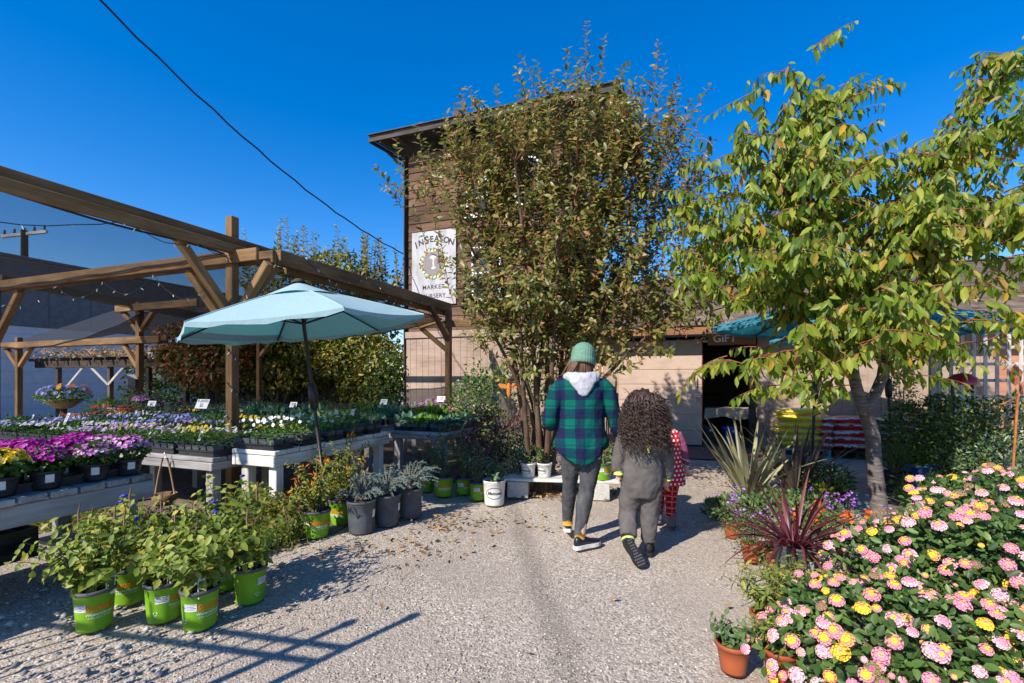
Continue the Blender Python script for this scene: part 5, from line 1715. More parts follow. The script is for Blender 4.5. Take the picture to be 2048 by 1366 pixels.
f = link('flowers', MUMF['pink'], t, (0, 0, h - .09)); f['kind'] = 'stuff'
bx_ = thing('wooden_crate', 'low wooden crate supporting the clay pots on the rear bench', 'crate', Vector((ft.x + .05, ft.y + .28, .66)), GROT)
piece('crate_side', (.7, .02, .12), (0, -.16, .06), W_GREY, bx_); piece('crate_side', (.7, .02, .12), (0, .16, .06), W_GREY, bx_)
piece('crate_end', (.02, .3, .12), (-.34, 0, .06), W_GREY, bx_); piece('crate_end', (.02, .3, .12), (.34, 0, .06), W_GREY, bx_); piece('crate_top', (.7, .34, .02), (0, 0, .13), W_GREY, bx_)
for i, (px, wd) in enumerate(((312, 'behind'), (345, 'right of'))):
    ft = AT(px, 826, 8.6)
    t, R, h = potted('potted_shrub', 'black pot of green shrub %s the small purple flowers on rear bench' % wd, 'potted plant', (ft.x, ft.y, .66), 'black')
    leafy(t, arching(12, .05, h, .15, .5 - .2 * i, .3), .04, .06, .5, L_MAHO if i == 0 else L_LET, 0, start=.1)
bh = thing('birdhouse', 'small grey wooden birdhouse fixed to the back pergola post', 'birdhouse', uv(-5.0, 1.93, 1.28), GROT)
piece('box', (.16, .13, .2), (0, -.07, 0), W_GREY, bh)
for s in (-1, 1):
    piece('roof_board', (.14, .2, .015), (s * .05, -.07, .13), W_FENCE, bh, (0, s * rad(38), 0))
b = MB(); b.lathe([(.025, 0), (.025, .005), (0, .005)], 12); b.build('entrance_hole', M_INKD, bh, (0, -.137, .03), (rad(90), 0, 0))
sn = shrub('grassy_clump', 'clump of arching green blades on the rear bench left of the clay pots', AT(220, 826, 8.5) * 1.0, (.35, .2), .3, L_LET, .16, .09, 420, 'plant', False)
sn.location.z = .66
# ------------------------------------------------------------------ trees
def limb_tree(t, limbs, bark, twig, shoots, leafmat, L, wl, per, droop, out, up, down, n_obj=0, sunny=.8, r_trunk=.09, twig_r=.006, opposite=False):
    """limbs: list of (points, r0, r1); shoots: list of point paths carrying leaves"""
    b = MB()
    for pts, r0, r1 in limbs:
        n = len(pts)
        b.tube(pts, [r0 + (r1 - r0) * (i / (n - 1)) ** .8 for i in range(n)], 10)
    b.build('trunk', bark, t)
    tw_ = MB()
    for pts in shoots:
        n = len(pts)
        tw_.tube(pts, [twig_r * (1 - .7 * i / (n - 1)) for i in range(n)], 4)
    o = tw_.build('twigs', twig, t)
    o['kind'] = 'stuff'
    P, D, N, S = along(shoots, per, .12, up, out, L, opposite, down=down, sunny=sunny)
    if n_obj:
        cl = np.array(tuple(-t.location))
        dist = np.linalg.norm(P - np.array([[cl[0], cl[1], CAM_H + cl[2]]]), axis=1) / (S / L)
        w = P + np.array([tuple(t.location)])
        inside = (np.abs(w[:, 0] / np.maximum(w[:, 1], .1)) < 1.07) & (w[:, 2] < CAM_H + .78 * w[:, 1])
        dist = np.where(inside, dist, dist + 50)
        idx = np.argsort(dist)
        a, c = idx[:n_obj], idx[n_obj:]
        leaf_objects(t, P[a], D[a], N[a], S[a], leafmat, wl, droop)
        P, D, N, S = P[c], D[c], N[c], S[c]
    f = link('crown', leaf_mesh('crown', P, D, N, S, S * wl, leafmat, .2, droop, True), t)
    f['kind'] = 'stuff'
    return len(P)

BARK_P = mat_noise('brown plum bark', [(.3, (.05, .03, .02)), (.6, (.12, .075, .05)), (.85, (.2, .14, .1))], 20, .9, .6, .01, (1, 1, .3))
BARK_C = mat_noise('silver cherry bark', [(.3, (.05, .04, .036)), (.5, (.13, .105, .095)), (.8, (.28, .245, .225))], 9, .8, .55, .012, (1, 1, 5))
TWIG_R = mat_plain('red brown twigs', (.22, .07, .035), .6)
L_PLUM = mat_leaf('bronze green leaves', [(0, (.07, .09, .018)), (.35, (.145, .165, .034)), (.7, (.25, .25, .06)), (.86, (.33, .25, .085)), (.95, (.36, .16, .09)), (1, (.45, .31, .09))], .4, .36, .45)
L_CHER = mat_leaf('yellowing cherry leaves', [(0, (.065, .12, .012)), (.35, (.135, .205, .018)), (.7, (.24, .30, .03)), (.9, (.36, .36, .055)), (.97, (.32, .2, .06)), (1, (.55, .33, .02))], .45, .4, .32)

def filler(lobes, n, ln, rise, sway=.35):
    """short leafy shoots spread through the crown's volume, thicker towards its skin"""
    out = []
    tot = sum(r[0] * r[1] * r[2] for c, r in lobes)
    for c, r in lobes:
        for k in range(int(n * r[0] * r[1] * r[2] / tot)):
            d = Vector(rand_dirs(1)[0])
            q = random.random() ** .42
            p = Vector(c) + Vector((d.x * r[0], d.y * r[1], d.z * r[2])) * q
            l_ = random.uniform(*ln)
            h = Vector((d.x + random.uniform(-.6, .6), d.y + random.uniform(-.6, .6), 0))
            e = p + h * l_ * sway + Vector((0, 0, l_ * random.uniform(*rise)))
            m = p.lerp(e, .5) + Vector((random.uniform(-.05, .05), random.uniform(-.05, .05), .04))
            out.append(bez(p, m, e, 5))
    return out
# multi-stemmed tree in the middle
ct0 = sg(1080, 5.8)
KT = 5.8 / 6.5
def fit(c, r=None):
    """crown laid out for a taller plan, brought to this tree's size"""
    q = (c[0] * KT, c[1] * .8, CAM_H + (c[2] - CAM_H) * KT)
    return q if r is None else (q, (r[0] * KT, r[1] * .72, r[2] * KT))
tree = thing('plum_tree', 'bushy multi-stemmed tree with bronze green leaves standing before the tower', 'tree', ct0)
limbs, shoots = [], []
ends = [(-1.05, -.2, 3.5), (-.75, .5, 4.2), (-.35, -.5, 4.3), (.05, .3, 4.5), (.45, -.4, 4.4), (.85, .4, 4.5), (1.25, -.3, 4.2), (1.6, .2, 3.5), (-1.0, -.6, 2.5), (1.75, -.5, 2.5), (.3, -.8, 3.0), (1.0, -.7, 3.0), (-.4, -.9, 2.5), (.5, .8, 3.4)]
for i, e in enumerate(ends):
    e = fit(e)
    a = i * 2.4
    p0 = Vector((math.cos(a) * .12, math.sin(a) * .1, 0))
    e = Vector(e) + Vector((random.uniform(-.1, .1), random.uniform(-.1, .1), random.uniform(-.15, .15)))
    mid = Vector((p0.x * 1.5 + e.x * .22, p0.y + e.y * .25, e.z * .45))
    pts = bez(p0, mid, e, 9)
    limbs.append((pts, .045, .012))
    for k in range(40):
        s = .48 + .52 * random.random() ** .8
        f = s * 7.99
        p = pts[int(f)].lerp(pts[int(f) + 1], f - int(f))
        a = random.random() * 6.283
        o = Vector((math.cos(a), math.sin(a), 0))
        ln = random.uniform(.4, 1.0)
        q = p + o * ln * random.uniform(.35, .75) + Vector((0, 0, ln * random.uniform(.25, .95) * (1 if p.z > 2.6 else random.uniform(-.35, .7))))
        q.x = min(max(q.x, -1.45), 1.95)
        shoots.append(bez(p, p.lerp(q, .5) + o * .12 - Vector((0, 0, .03)), q, 6))
for x, z in ((-1.28, 4.55), (-1.05, 4.75), (-.75, 4.55), (-.6, 5.15), (-.3, 4.9), (0., 5.05), (.22, 5.0), (.38, 5.55), (.62, 5.2), (.9, 5.75), (1.05, 5.0), (1.25, 4.9), (1.5, 5.35), (1.72, 5.3), (1.9, 4.9), (1.62, 4.6), (2.0, 4.3), (1.35, 4.95), (-1.5, 3.9), (1.8, 4.95)):
    y = random.uniform(-.4, .4)
    x, y, z = fit((x, y, z + .38))
    p = Vector((x * .82, y * .8, z - random.uniform(1.0, 1.5)))
    shoots.append(bez(p, Vector((x * .93, y, z - .6)), Vector((x, y, z)), 7))
shoots += filler([fit(*q) for q in [((-1.15, 0, 3.4), (.85, .7, 1.35)), ((-.75, 0, 4.3), (.7, .6, .75)), ((.25, 0, 3.75), (1.2, 1.0, 1.4)), ((.4, 0, 4.75), (1.0, .7, .7)), ((1.4, 0, 3.7), (.9, .8, 1.3)), ((1.45, 0, 4.5), (.65, .6, .7)), ((.4, -.1, 2.45), (1.6, .9, .65)), ((1.6, -.2, 2.2), (.75, .6, .6)), ((.15, -.1, 1.75), (1.0, .6, .35))]], 1220, (.27, .68), (.2, 1.0))
shoots = [q for q in shoots if max(q[0].z, q[-1].z) > 1.9 or (q[-1].z > 1.35 and random.random() < .6)]
shoots = [q for q in shoots if not (q[-1].x < -1.02 and 2.0 < q[-1].z < 3.55 and random.random() < .85)]
limb_tree(tree, limbs, BARK_P, TWIG_R, shoots, L_PLUM, .103, .5, .023, .22, .8, .45, .0, 300, twig_r=.0045)

# the cherry on the right
cb_ = G(1757, 1042)
cherry = thing('cherry_tree', 'cherry tree with forked silver trunk and drooping yellow green leaves at right', 'tree', cb_)
def rel(px, py, Z):
    return AT(px, py, Z) - cb_
fork = rel(1728, 815, 4.62)
tr = [Vector((0.02, 0, -.02)), rel(1757, 1000, 4.65), rel(1748, 930, 4.65), rel(1745, 870, 4.63), fork]
limbs = [(tr, .080, .060)]
LL = bez(fork, rel(1700, 760, 4.55), rel(1705, 690, 4.5), 5)
L1 = bez(rel(1705, 690, 4.5), rel(1650, 560, 4.5), rel(1600, 170, 4.5), 9)
L2 = bez(fork, rel(1780, 770, 4.65), rel(1770, 660, 4.7), 5)
L3 = bez(rel(1770, 660, 4.7), rel(1840, 420, 4.75), rel(1985, 160, 4.8), 9)
limbs += [(LL, .055, .045), (L1, .046, .010), (L2, .055, .042), (L3, .042, .010)]
sub = [(L1, .25, (1440, 430, 4.2)), (L1, .2, (1430, 620, 4.0)), (L1, .45, (1470, 280, 4.4)), (L1, .5, (1690, 330, 4.2)), (L1, .3, (1560, 520, 3.7)), (L1, .75, (1660, 200, 4.5)), (LL, .7, (1480, 730, 3.9)), (LL, .9, (1600, 660, 3.5)),
       (L3, .25, (1900, 560, 4.1)), (L3, .4, (2060, 480, 4.3)), (L3, .35, (1760, 420, 4.5)), (L3, .55, (1900, 310, 4.4)), (L3, .7, (2070, 260, 4.6)), (L2, .7, (1930, 700, 4.0)), (L2, .9, (1800, 640, 3.7)), (L2, .8, (2080, 640, 4.3)), (L3, .15, (1700, 560, 3.9)), (L3, .85, (2060, 110, 4.7)), (LL, .95, (1700, 720, 3.6)), (L1, .35, (1600, 420, 5.2)), (L3, .3, (1960, 420, 5.4)), (L1, .6, (1540, 350, 4.6)), (L1, .15, (1520, 640, 4.6)), (L3, .5, (1820, 480, 4.0))]
shoots = []
allb = [L1, L3]
for br, s, (px, py, Z) in sub:
    f = s * (len(br) - 1)
    p = br[int(f)].lerp(br[min(int(f) + 1, len(br) - 1)], f - int(f))
    e = rel(px, py, Z)
    pts = bez(p, p.lerp(e, .5) + Vector((0, 0, .22)), e, 7)
    limbs.append((pts, .02, .005))
    allb.append(pts)
for bi, br in enumerate(allb):
    for k in range(24 if bi > 1 else 44):
        s = .22 + .78 * random.random()
        f = s * (len(br) - 1.001)
        p = br[int(f)].lerp(br[int(f) + 1], f - int(f))
        a = random.random() * 6.283
        ln = random.uniform(.3, .62) * (1.0 if bi > 1 else 1 - .5 * s)
        o = Vector((math.cos(a), math.sin(a), 0))
        q = p + o * ln * .85 + Vector((0, 0, random.uniform(-.28, .24)))
        w = q + cb_
        if w.z < 1.05:
            q.z += 1.05 - w.z
        shoots.append(bez(p, p + o * ln * .45 + Vector((0, 0, .14)), q, 6))
for br in allb:
    shoots.append(br[len(br) // 2:])
for px, py, x2, y2, Z in ((1560, 770, 1462, 800, 3.9), (1640, 760, 1530, 790, 3.6), (1700, 770, 1610, 800, 3.7), (1790, 750, 1940, 770, 3.7), (1760, 730, 1850, 720, 3.6), (1840, 650, 1960, 690, 3.7), (1680, 740, 1640, 815, 3.9), (1600, 700, 1480, 700, 3.7), (1560, 600, 1450, 640, 3.6), (1530, 690, 1475, 770, 3.9)):
    p, e = rel(px, py, Z + .2), rel(x2, y2, Z)
    shoots.append(bez(p, p.lerp(e, .5) + Vector((0, 0, .06)), e, 7))
shoots += filler([(rel(1560, 400, 4.4), (.78, .7, 1.1)), (rel(1600, 230, 4.5), (.36, .4, .66)), (rel(1605, 150, 4.5), (.2, .25, .3)), (rel(1480, 520, 4.3), (.55, .6, .6)), (rel(1900, 470, 4.6), (.85, .7, .75)), (rel(2000, 300, 4.7), (.5, .5, .7)), (rel(1680, 640, 4.1), (1.05, .6, .42)), (rel(1850, 640, 4.3), (.8, .6, .4)), (rel(1580, 720, 3.9), (.6, .4, .22)), (rel(1730, 480, 4.6), (.5, .5, .5)), (rel(1560, 560, 4.2), (.6, .5, .35))], 680, (.25, .5), (-.45, .45), .7)
def open_gap(q):
    """the space under the crown where shop sign and umbrella stand clear of the boughs"""
    for p in q[1:]:
        w = p + cb_
        x_, y_ = CX + w.x / w.y * FPX, HZ - (w.z - CAM_H) / w.y * FPX
        if (1385 < x_ < 1585 and 610 < y_ < 705) or (1905 < x_ < 2010 and 610 < y_ < 680):
            return True
    return False
shoots = [q for q in shoots if not (open_gap(q) and random.random() < .88)]
limb_tree(cherry, limbs, BARK_C, TWIG_R, shoots, L_CHER, .14, .40, .026, .22, .7, .25, .95, 300, sunny=.5)

# ------------------------------------------------------------------ trees and hedges further off
BARK_G = mat_noise('grey trunk bark', [(.3, (.06, .05, .04)), (.7, (.16, .13, .11))], 14, .9, .6, .01, (1, 1, .3))
L_REDD = mat_leaf('reddening leaves', [(0, (.05, .07, .015)), (.35, (.10, .12, .025)), (.55, (.2, .10, .04)), (.8, (.36, .12, .06)), (1, (.46, .22, .12))])
L_OLIV = mat_leaf('olive autumn leaves', [(0, (.06, .085, .014)), (.4, (.14, .165, .028)), (.75, (.27, .25, .045)), (1, (.46, .30, .05))])
L_DEEP = mat_leaf('deep green hedge leaves', [(0, (.024, .05, .012)), (.5, (.06, .105, .022)), (.9, (.125, .18, .036)), (1, (.28, .27, .055))])
L_CONI = mat_leaf('dark conifer sprays', [(0, (.012, .03, .014)), (.6, (.03, .055, .02)), (1, (.07, .10, .035))])
def big_tree(name, lab, loc, lobes, mat, L, wl, n, h_tr, group='trees behind the benches', shoots_n=0, sh=(.8, 1.4), stems_n=3):
    t = thing(name, lab, 'tree', loc, 0, group)
    b = MB()
    for k in range(stems_n):
        a = k * 2.1
        b.tube(bez((math.cos(a) * .08, math.sin(a) * .08, 0), (math.cos(a) * .2, math.sin(a) * .2, h_tr * .5), (lobes[k % len(lobes)][0][0] * .6, lobes[k % len(lobes)][0][1] * .6, h_tr * 1.15), 7), [.09, .08, .07, .06, .05, .04, .03], 8)
    b.build('trunk', BARK_G, t)
    Ps, Ds, Ns, Ss = [], [], [], []
    tot = sum(r[0] * r[1] * r[2] for c, r in lobes)
    for c, r in lobes:
        m = max(50, int(n * r[0] * r[1] * r[2] / tot))
        d = rand_dirs(m)
        ph = RNG.random(4) * 6
        lu = np.sin(d[:, 0] * 6 + ph[0]) * np.sin(d[:, 2] * 6 + ph[1]) + np.sin(d[:, 1] * 9 + ph[2]) * np.sin(d[:, 2] * 8 + ph[3])
        k = (.42 + .58 * RNG.random(m) ** .45) * (1 + .14 * lu)
        Ps.append(np.array(c)[None] + d * np.array(r)[None] * k[:, None])
        Ds.append(norm(rand_dirs(m) * .8 + d * .5 + np.array([[0, 0, -.35]])))
        Ns.append(norm(rand_dirs(m) * .6 + d * .6 + np.array([[0, 0, .5]])))
        Ss.append(L * (.6 + .7 * RNG.random(m)))
    if shoots_n:
        paths = []
        for k in range(shoots_n):
            c, r = random.choice(lobes)
            a, s = random.random() * 6.283, random.random() ** .5
            p = Vector(c) + Vector((math.cos(a) * r[0] * s, math.sin(a) * r[1] * s, r[2] * math.sqrt(max(0, 1 - s * s)) * .8))
            q = p + Vector((random.uniform(-.15, .15), random.uniform(-.1, .1), random.uniform(*sh)))
            paths.append(bez(p, p.lerp(q, .5), q, 5))
        stems(paths, TWIG_R, t, .012, 4, 'twigs')['kind'] = 'stuff'
        P, D, N, S = along(paths, .035, 0, .5, .8, L, False)
        Ps.append(P); Ds.append(D); Ns.append(N); Ss.append(S)
    P, D, N, S = map(np.concatenate, (Ps, Ds, Ns, Ss))
    f = link('crown', leaf_mesh('crown', P, D, N, S, S * wl, mat, .2, .2, False), t)
    f['kind'] = 'stuff'
    return t
big_tree('red_leaved_tree', 'small tree with reddening leaves just right of the nursery sign', sg(425, 12.6), [((-.5, 0, 2.4), (.9, .8, .9)), ((.35, 0, 2.6), (1.0, .8, .8)), ((0, -.2, 1.7), (1.2, .8, .6))], L_REDD, .15, .5, 6000, 1.2)
big_tree('leafy_tree', 'dark green hanging leaved tree behind the main pergola post', sg(560, 13.3), [((-.9, 0, 2.5), (1.1, .9, 1.0)), ((.5, 0, 2.5), (1.3, .9, 1.0)), ((.0, 0, 1.6), (1.5, .8, .6))], L_OLIV, .16, .5, 7000, 1.0)
big_tree('upright_tree', 'tall olive tree with upright shoots against the sky left of the tower', sg(640, 15.2), [((-1.2, 0, 4.2), (1.2, 1, 1.3)), ((.5, 0, 4.2), (1.4, 1, 1.3)), ((1.8, .2, 3.8), (1.0, .8, 1.1)), ((0, 0, 2.8), (2.4, 1, 1.1))], L_OLIV, .17, .5, 9500, 1.6, shoots_n=60)
big_tree('leafy_tree', 'dark green tree right of the umbrella pole under the beam', sg(730, 12.9), [((-.3, 0, 2.0), (1.0, .7, .8)), ((.5, 0, 1.7), (.8, .7, .8)), ((.1, 0, 1.1), (.9, .6, .6))], L_OLIV, .14, .5, 4300, .8)
big_tree('hedge_tree', 'dense dark hedge closing the back of the yard behind the benches', sg(500, 14.4), [((-2.2, 0, 1.2), (1.5, .7, 1.2)), ((0, 0, 1.4), (1.6, .7, 1.3)), ((2.0, 0, 1.4), (1.5, .7, 1.4)), ((3.4, 0, 1.3), (1.2, .7, 1.3))], L_DEEP, .17, .5, 8500, .8)
big_tree('bay_bush', 'green bush at the tower corner just left of its tan wall', sg(785, 12.2), [((0, 0, 1.2), (.45, .4, 1.0)), ((-.3, 0, .9), (.5, .4, .8))], L_VAR, .09, .5, 1800, .6)
GB = 'trees behind the shop roof'
big_tree('yellow_tree', 'pale yellow green tree rising behind the shop roof beside the tower', sg(1405, 18.0), [((0, 0, 5.2), (1.1, 1, 1.6)), ((.6, 0, 4.4), (1.3, 1, 1.2))], L_TEC, .17, .5, 5000, 3.0, GB)
big_tree('distant_tree', 'dark conifer like tree far behind the shop, left of the cherry crown centre', sg(1560, 21.0), [((0, 0, 4.6), (1.6, 1.4, 2.0)), ((-1.5, 0, 4.2), (1.2, 1.2, 1.4))], L_CONI, .26, .35, 4000, 2.5, GB)
big_tree('distant_tree', 'broad dark tree far behind the shop, seen through the cherry leaves', sg(1790, 21.0), [((0, 0, 4.9), (2.2, 1.6, 2.0)), ((2.4, 0, 4.6), (1.8, 1.4, 1.8))], L_CONI, .26, .35, 5500, 2.5, GB)
# board fence behind the hedge trunks
fn = thing('board_fence', 'dark weathered board fence low behind the trees', 'fence', sg(590, 13.9), GROT * .3)
for k in range(30):
    piece('board', (1.5, .14, .02), (-2.5 + k * .155, 0, .78 + random.uniform(-.03, .03)), W_DARK, fn, (0, rad(90), rad(90)))
for z in (.4, 1.2):
    beamp('rail', (-2.6, .03, z), (2.1, .03, z), .04, .09, W_DARK, fn)

# ------------------------------------------------------------------ stacked soil bags
def bag_mesh(name, c1, c2, c3, L=.62, W=.42, H=.125):
    m, nt, b, o = nmat(name)
    tc = nt.nodes.new('ShaderNodeTexCoord')
    sp = nt.nodes.new('ShaderNodeSeparateXYZ')
    nt.links.new(tc.outputs['Object'], sp.inputs[0])
    mp = coords(nt, (1, 1, 1))
    n = noise(nt, mp, 9, 3)
    ad = nt.nodes.new('ShaderNodeMath'); ad.operation = 'MULTIPLY_ADD'; ad.inputs[1].default_value = .12
    nt.links.new(n.outputs['Fac'], ad.inputs[0]); nt.links.new(sp.outputs['Z'], ad.inputs[2])
    r = ramp(nt, [(0, c1), (.055, c1), (.065, c2), (.085, c2), (.095, c3), (1, c3)])
    r.color_ramp.interpolation = 'CONSTANT'
    nt.links.new(ad.outputs[0], r.inputs['Fac'])
    nt.links.new(r.outputs[0], b.inputs['Base Color'])
    b.inputs['Roughness'].default_value = .3
    n2 = noise(nt, mp, 16, 3)
    bump(nt, n2.outputs['Fac'], b, .5, .02)
    bb = MB()
    nx, ny = 12, 8
    vs, fs = [], []
    for side in (1, -1):
        for j in range(ny + 1):
            for i in range(nx + 1):
                u_, v_ = i / nx * 2 - 1, j / ny * 2 - 1
                hh = (max(0, 1 - abs(u_) ** 3.5) * max(0, 1 - abs(v_) ** 3)) ** .5
                pin = 1 - .05 * (abs(u_) * abs(v_)) ** 2
                vs.append((u_ * L / 2 * pin, v_ * W / 2 * pin, side * hh * H / 2 + .004 * math.sin(i * 2.3 + j * 1.7) * hh))
    m_ = (nx + 1) * (ny + 1)
    for s in (0, 1):
        for j in range(ny):
            for i in range(nx):
                q = (s * m_ + j * (nx + 1) + i, s * m_ + j * (nx + 1) + i + 1, s * m_ + (j + 1) * (nx + 1) + i + 1, s * m_ + (j + 1) * (nx + 1) + i)
                fs.append(q if s == 0 else q[::-1])
    bb.add(vs, fs, 0, True)
    return bb.mesh(name, m)
BAG_Y = bag_mesh('yellow bag', (.80, .56, .01), (.80, .62, .06), (.80, .72, .38))
BAG_R = bag_mesh('red bag', (.55, .025, .04), (.75, .70, .68), (.66, .22, .26))
BAG_G = bag_mesh('green bag', (.20, .14, .11), (.66, .66, .62), (.02, .22, .15))
M_PBLUE = mat_wood('blue painted pallet', (.05, .16, .22), (.10, .28, .36), (.2, .4, .48), vary=.3)
def pallet(label, x, mat, w=.8, d=.62):
    t = thing('pallet', label, 'pallet', wpt(x, -.52), GROT)
    for k in range(5):
        piece('deck_board', (w, .1, .018), (0, -d / 2 + .05 + k * (d - .1) / 4, .131), mat, t)
    for s in (-1, 0, 1):
        piece('runner', (d, .05, .09), (s * (w / 2 - .03), 0, .076), mat, t, (0, 0, rad(90)))
    for k in (-1, 1):
        piece('foot_board', (w, .1, .018), (0, k * (d / 2 - .05), .021), mat, t)
pallet('blue painted pallet under the yellow bags', 2.42, M_PBLUE, .86)
pallet('bare wooden pallet under the red bags', 3.22, W_DARK, .66)
pallet('bare wooden pallet under the green bags', 3.92, W_DARK, .66)
nm = ['bottom', 'second', 'third', 'fourth', 'fifth', 'top']
for mesh, x, n_, word, grp in ((BAG_Y, 2.38, 6, 'yellow', 'yellow soil bags'), (BAG_R, 3.2, 5, 'red', 'red soil bags'), (BAG_G, 3.9, 5, 'green and brown', 'green soil bags')):
    for k in range(n_):
        pos = 'top' if k == n_ - 1 else nm[k] + ('' if k == 0 else ' from bottom')
        o = link('soil_bag', mesh, None, wpt(x + random.uniform(-.03, .03), -.52 + random.uniform(-.02, .02), .205 + k * .116), (random.uniform(-.03, .03), random.uniform(-.03, .03), GROT + random.uniform(-.06, .06) + (math.pi if k % 2 else 0)))
        if word == 'yellow':
            o.scale = (1.25, 1, 1)
        tag(o, '%s plastic soil bag, %s of its stack by the shop wall' % (word, pos), 'bag', grp)
    if word == 'yellow':
        for k in range(5):
            o = link('soil_bag', BAG_R, None, wpt(x + .1 + random.uniform(-.03, .03), -.48, 0.0) if False else wpt(2.82, -.50 + random.uniform(-.02, .02), .205 + k * .116), (0, 0, GROT + math.pi / 2))
            o.scale = (.8, .42, 1)
            tag(o, 'narrow white and red bag end, %s, between yellow and red stacks' % (nm[k] + (' from bottom' if k else '')), 'bag', 'bag ends between the stacks')

# ------------------------------------------------------------------ lattice, red hood, shrubs at right
lt = thing('lattice_fence', 'silvery wooden lattice fence at the right edge behind the shrubs', 'fence', sg(1880, 7.0), GROT)
for k in range(17):
    piece('slat', (2.15, .045, .012), (k * .13, 0, 1.08), W_FENCE, lt, (0, rad(90), rad(90)))
for k in range(9):
    piece('slat', (2.2, .012, .045), (1.05, .014, .18 + k * .235), W_FENCE, lt)
for x in (-.06, 2.2):
    piece('post', (.09, .09, 2.3), (x, .05, 1.15), W_FENCE, lt)
rh = thing('red_hooded_stand', 'dark metal stand with a round red hood half hidden by shrubs', 'stand', sg(1925, 6.3))
b = MB(); b.lathe([(.17, 0), (.172, .03), (.15, .09), (.09, .14), (0, .16)], 18); b.build('hood', mat_plain('red enamel', (.33, .012, .01), .25, .6), rh, (0, 0, 1.3))
for x in (-.13, .13):
    beamp('leg', (x, 0, 0), (x, 0, 1.32), .03, .03, M_IRON, rh)
piece('glass_panel', (.22, .012, .4), (0, 0, 1.0), M_mat('pale glass panel', (.35, .42, .45), .1), rh)
SH = 'dense shrubs at the right'
shrub('dense_shrub', 'dense dark shrub before the lattice at the right edge', sg(1965, 5.6), (.75, .5), 1.15, L_DEEP, .06, .5, 3600, group=SH)
shrub('dense_shrub', 'dark leafy shrub right of the cherry trunk', sg(1880, 5.9), (.55, .45), 1.1, L_DEEP, .06, .5, 2800, group=SH)
shrub('needle_shrub', 'light green needle leaved shrub beside the umbrella pole at right', sg(1830, 6.3), (.4, .35), 1.15, L_VAR, .05, .14, 3000, group=SH)
shrub('dense_shrub', 'grey green shrub below the rusty stake at the right edge', sg(2030, 4.6), (.45, .4), .8, L_MAHO, .05, .4, 1700, group=SH)
shrub('climbing_vine', 'yellow green climber on the post between shop wall and lattice', sg(1802, 7.6), (.2, .15), 1.9, L_TEC, .06, .6, 700, 'vine', group=SH)
shrub('low_grass', 'pale low grass tuft at the foot of the right hand shrubs', sg(1880, 5.0), (.35, .25), .3, L_LET, .14, .07, 500, 'grass', False)
for px, Z, kind, lab, mt in ((1790, 5.6, 'blackbig', 'black pot with spiky dark plant right of the cherry trunk', L_DEEP), (1815, 5.9, 'blackbig', 'black pot behind the blue planter right of cherry trunk', L_VAR)):
    p = sg(px, Z)
    t, R, h = potted('potted_plant', lab, 'potted plant', p, kind)
    leafy(t, arching(26, .05, h, .12, .4, .3), .045, .14, .1, mt, 0, start=.05, out=.4, up=.9, big=True)
bp = thing('blue_planter', 'glossy cobalt blue square planter of grass in the cherry shade', 'planter', sg(1832, 5.75), rad(12))
b = MB()
b.add([(-.13, -.13, 0), (.13, -.13, 0), (.13, .13, 0), (-.13, .13, 0), (-.15, -.15, .34), (.15, -.15, .34), (.15, .15, .34), (-.15, .15, .34)], [(0, 1, 5, 4), (1, 2, 6, 5), (2, 3, 7, 6), (3, 0, 4, 7)])
b.build('planter_wall', mat_plain('cobalt glaze', (.01, .06, .36), .12, .7), bp)
for s in (-1, 1):
    piece('planter_lip', (.31, .025, .03), (0, s * .145, .345), M_BLUE, bp); piece('planter_lip', (.025, .264, .03), (s * .145, 0, .345), M_BLUE, bp)
piece('soil', (.26, .26, .02), (0, 0, .31), M_SOIL, bp)
f = link('foliage', leaf_mesh('foliage', (RNG.random((160, 3)) - .5) * np.array([[.2, .2, 0]]) + np.array([[0, 0, .32]]), rand_dirs(160, .9, .6), rand_dirs(160), .2 + .15 * RNG.random(160), np.full(160, .009), L_LET, .1, .35, True), bp)
f['kind'] = 'stuff'
rs = thing('rusty_stake', 'tall rusty garden stake with leaf shaped top at the right edge', 'ornament', sg(2016, 4.4))
b = MB(); b.tube([(0, 0, 0), (.05, 0, .6), (.09, 0, 1.2), (.14, 0, 1.34), (.2, 0, 1.38)], .011, 6); b.build('stake', M_RUST, rs)
b = MB(); b.tube([(.1, 0, 1.22), (-.05, 0, 1.15), (-.16, .0, 1.1)], .005, 5); b.build('side_arm', M_RUST, rs)
b = MB()
pts = [(0, 0), (.05, .04), (.06, .12), (0, .2), (-.06, .12), (-.05, .04)]
b.add([(x, -.004, z) for x, z in pts] + [(x, .004, z) for x, z in pts], [tuple(range(6)), tuple(range(6, 12))[::-1]] + [(i, (i + 1) % 6 + 0, (i + 1) % 6 + 6, i + 6) for i in range(6)])
b.build('leaf_top', M_RUST, rs, (.07, 0, 1.32))

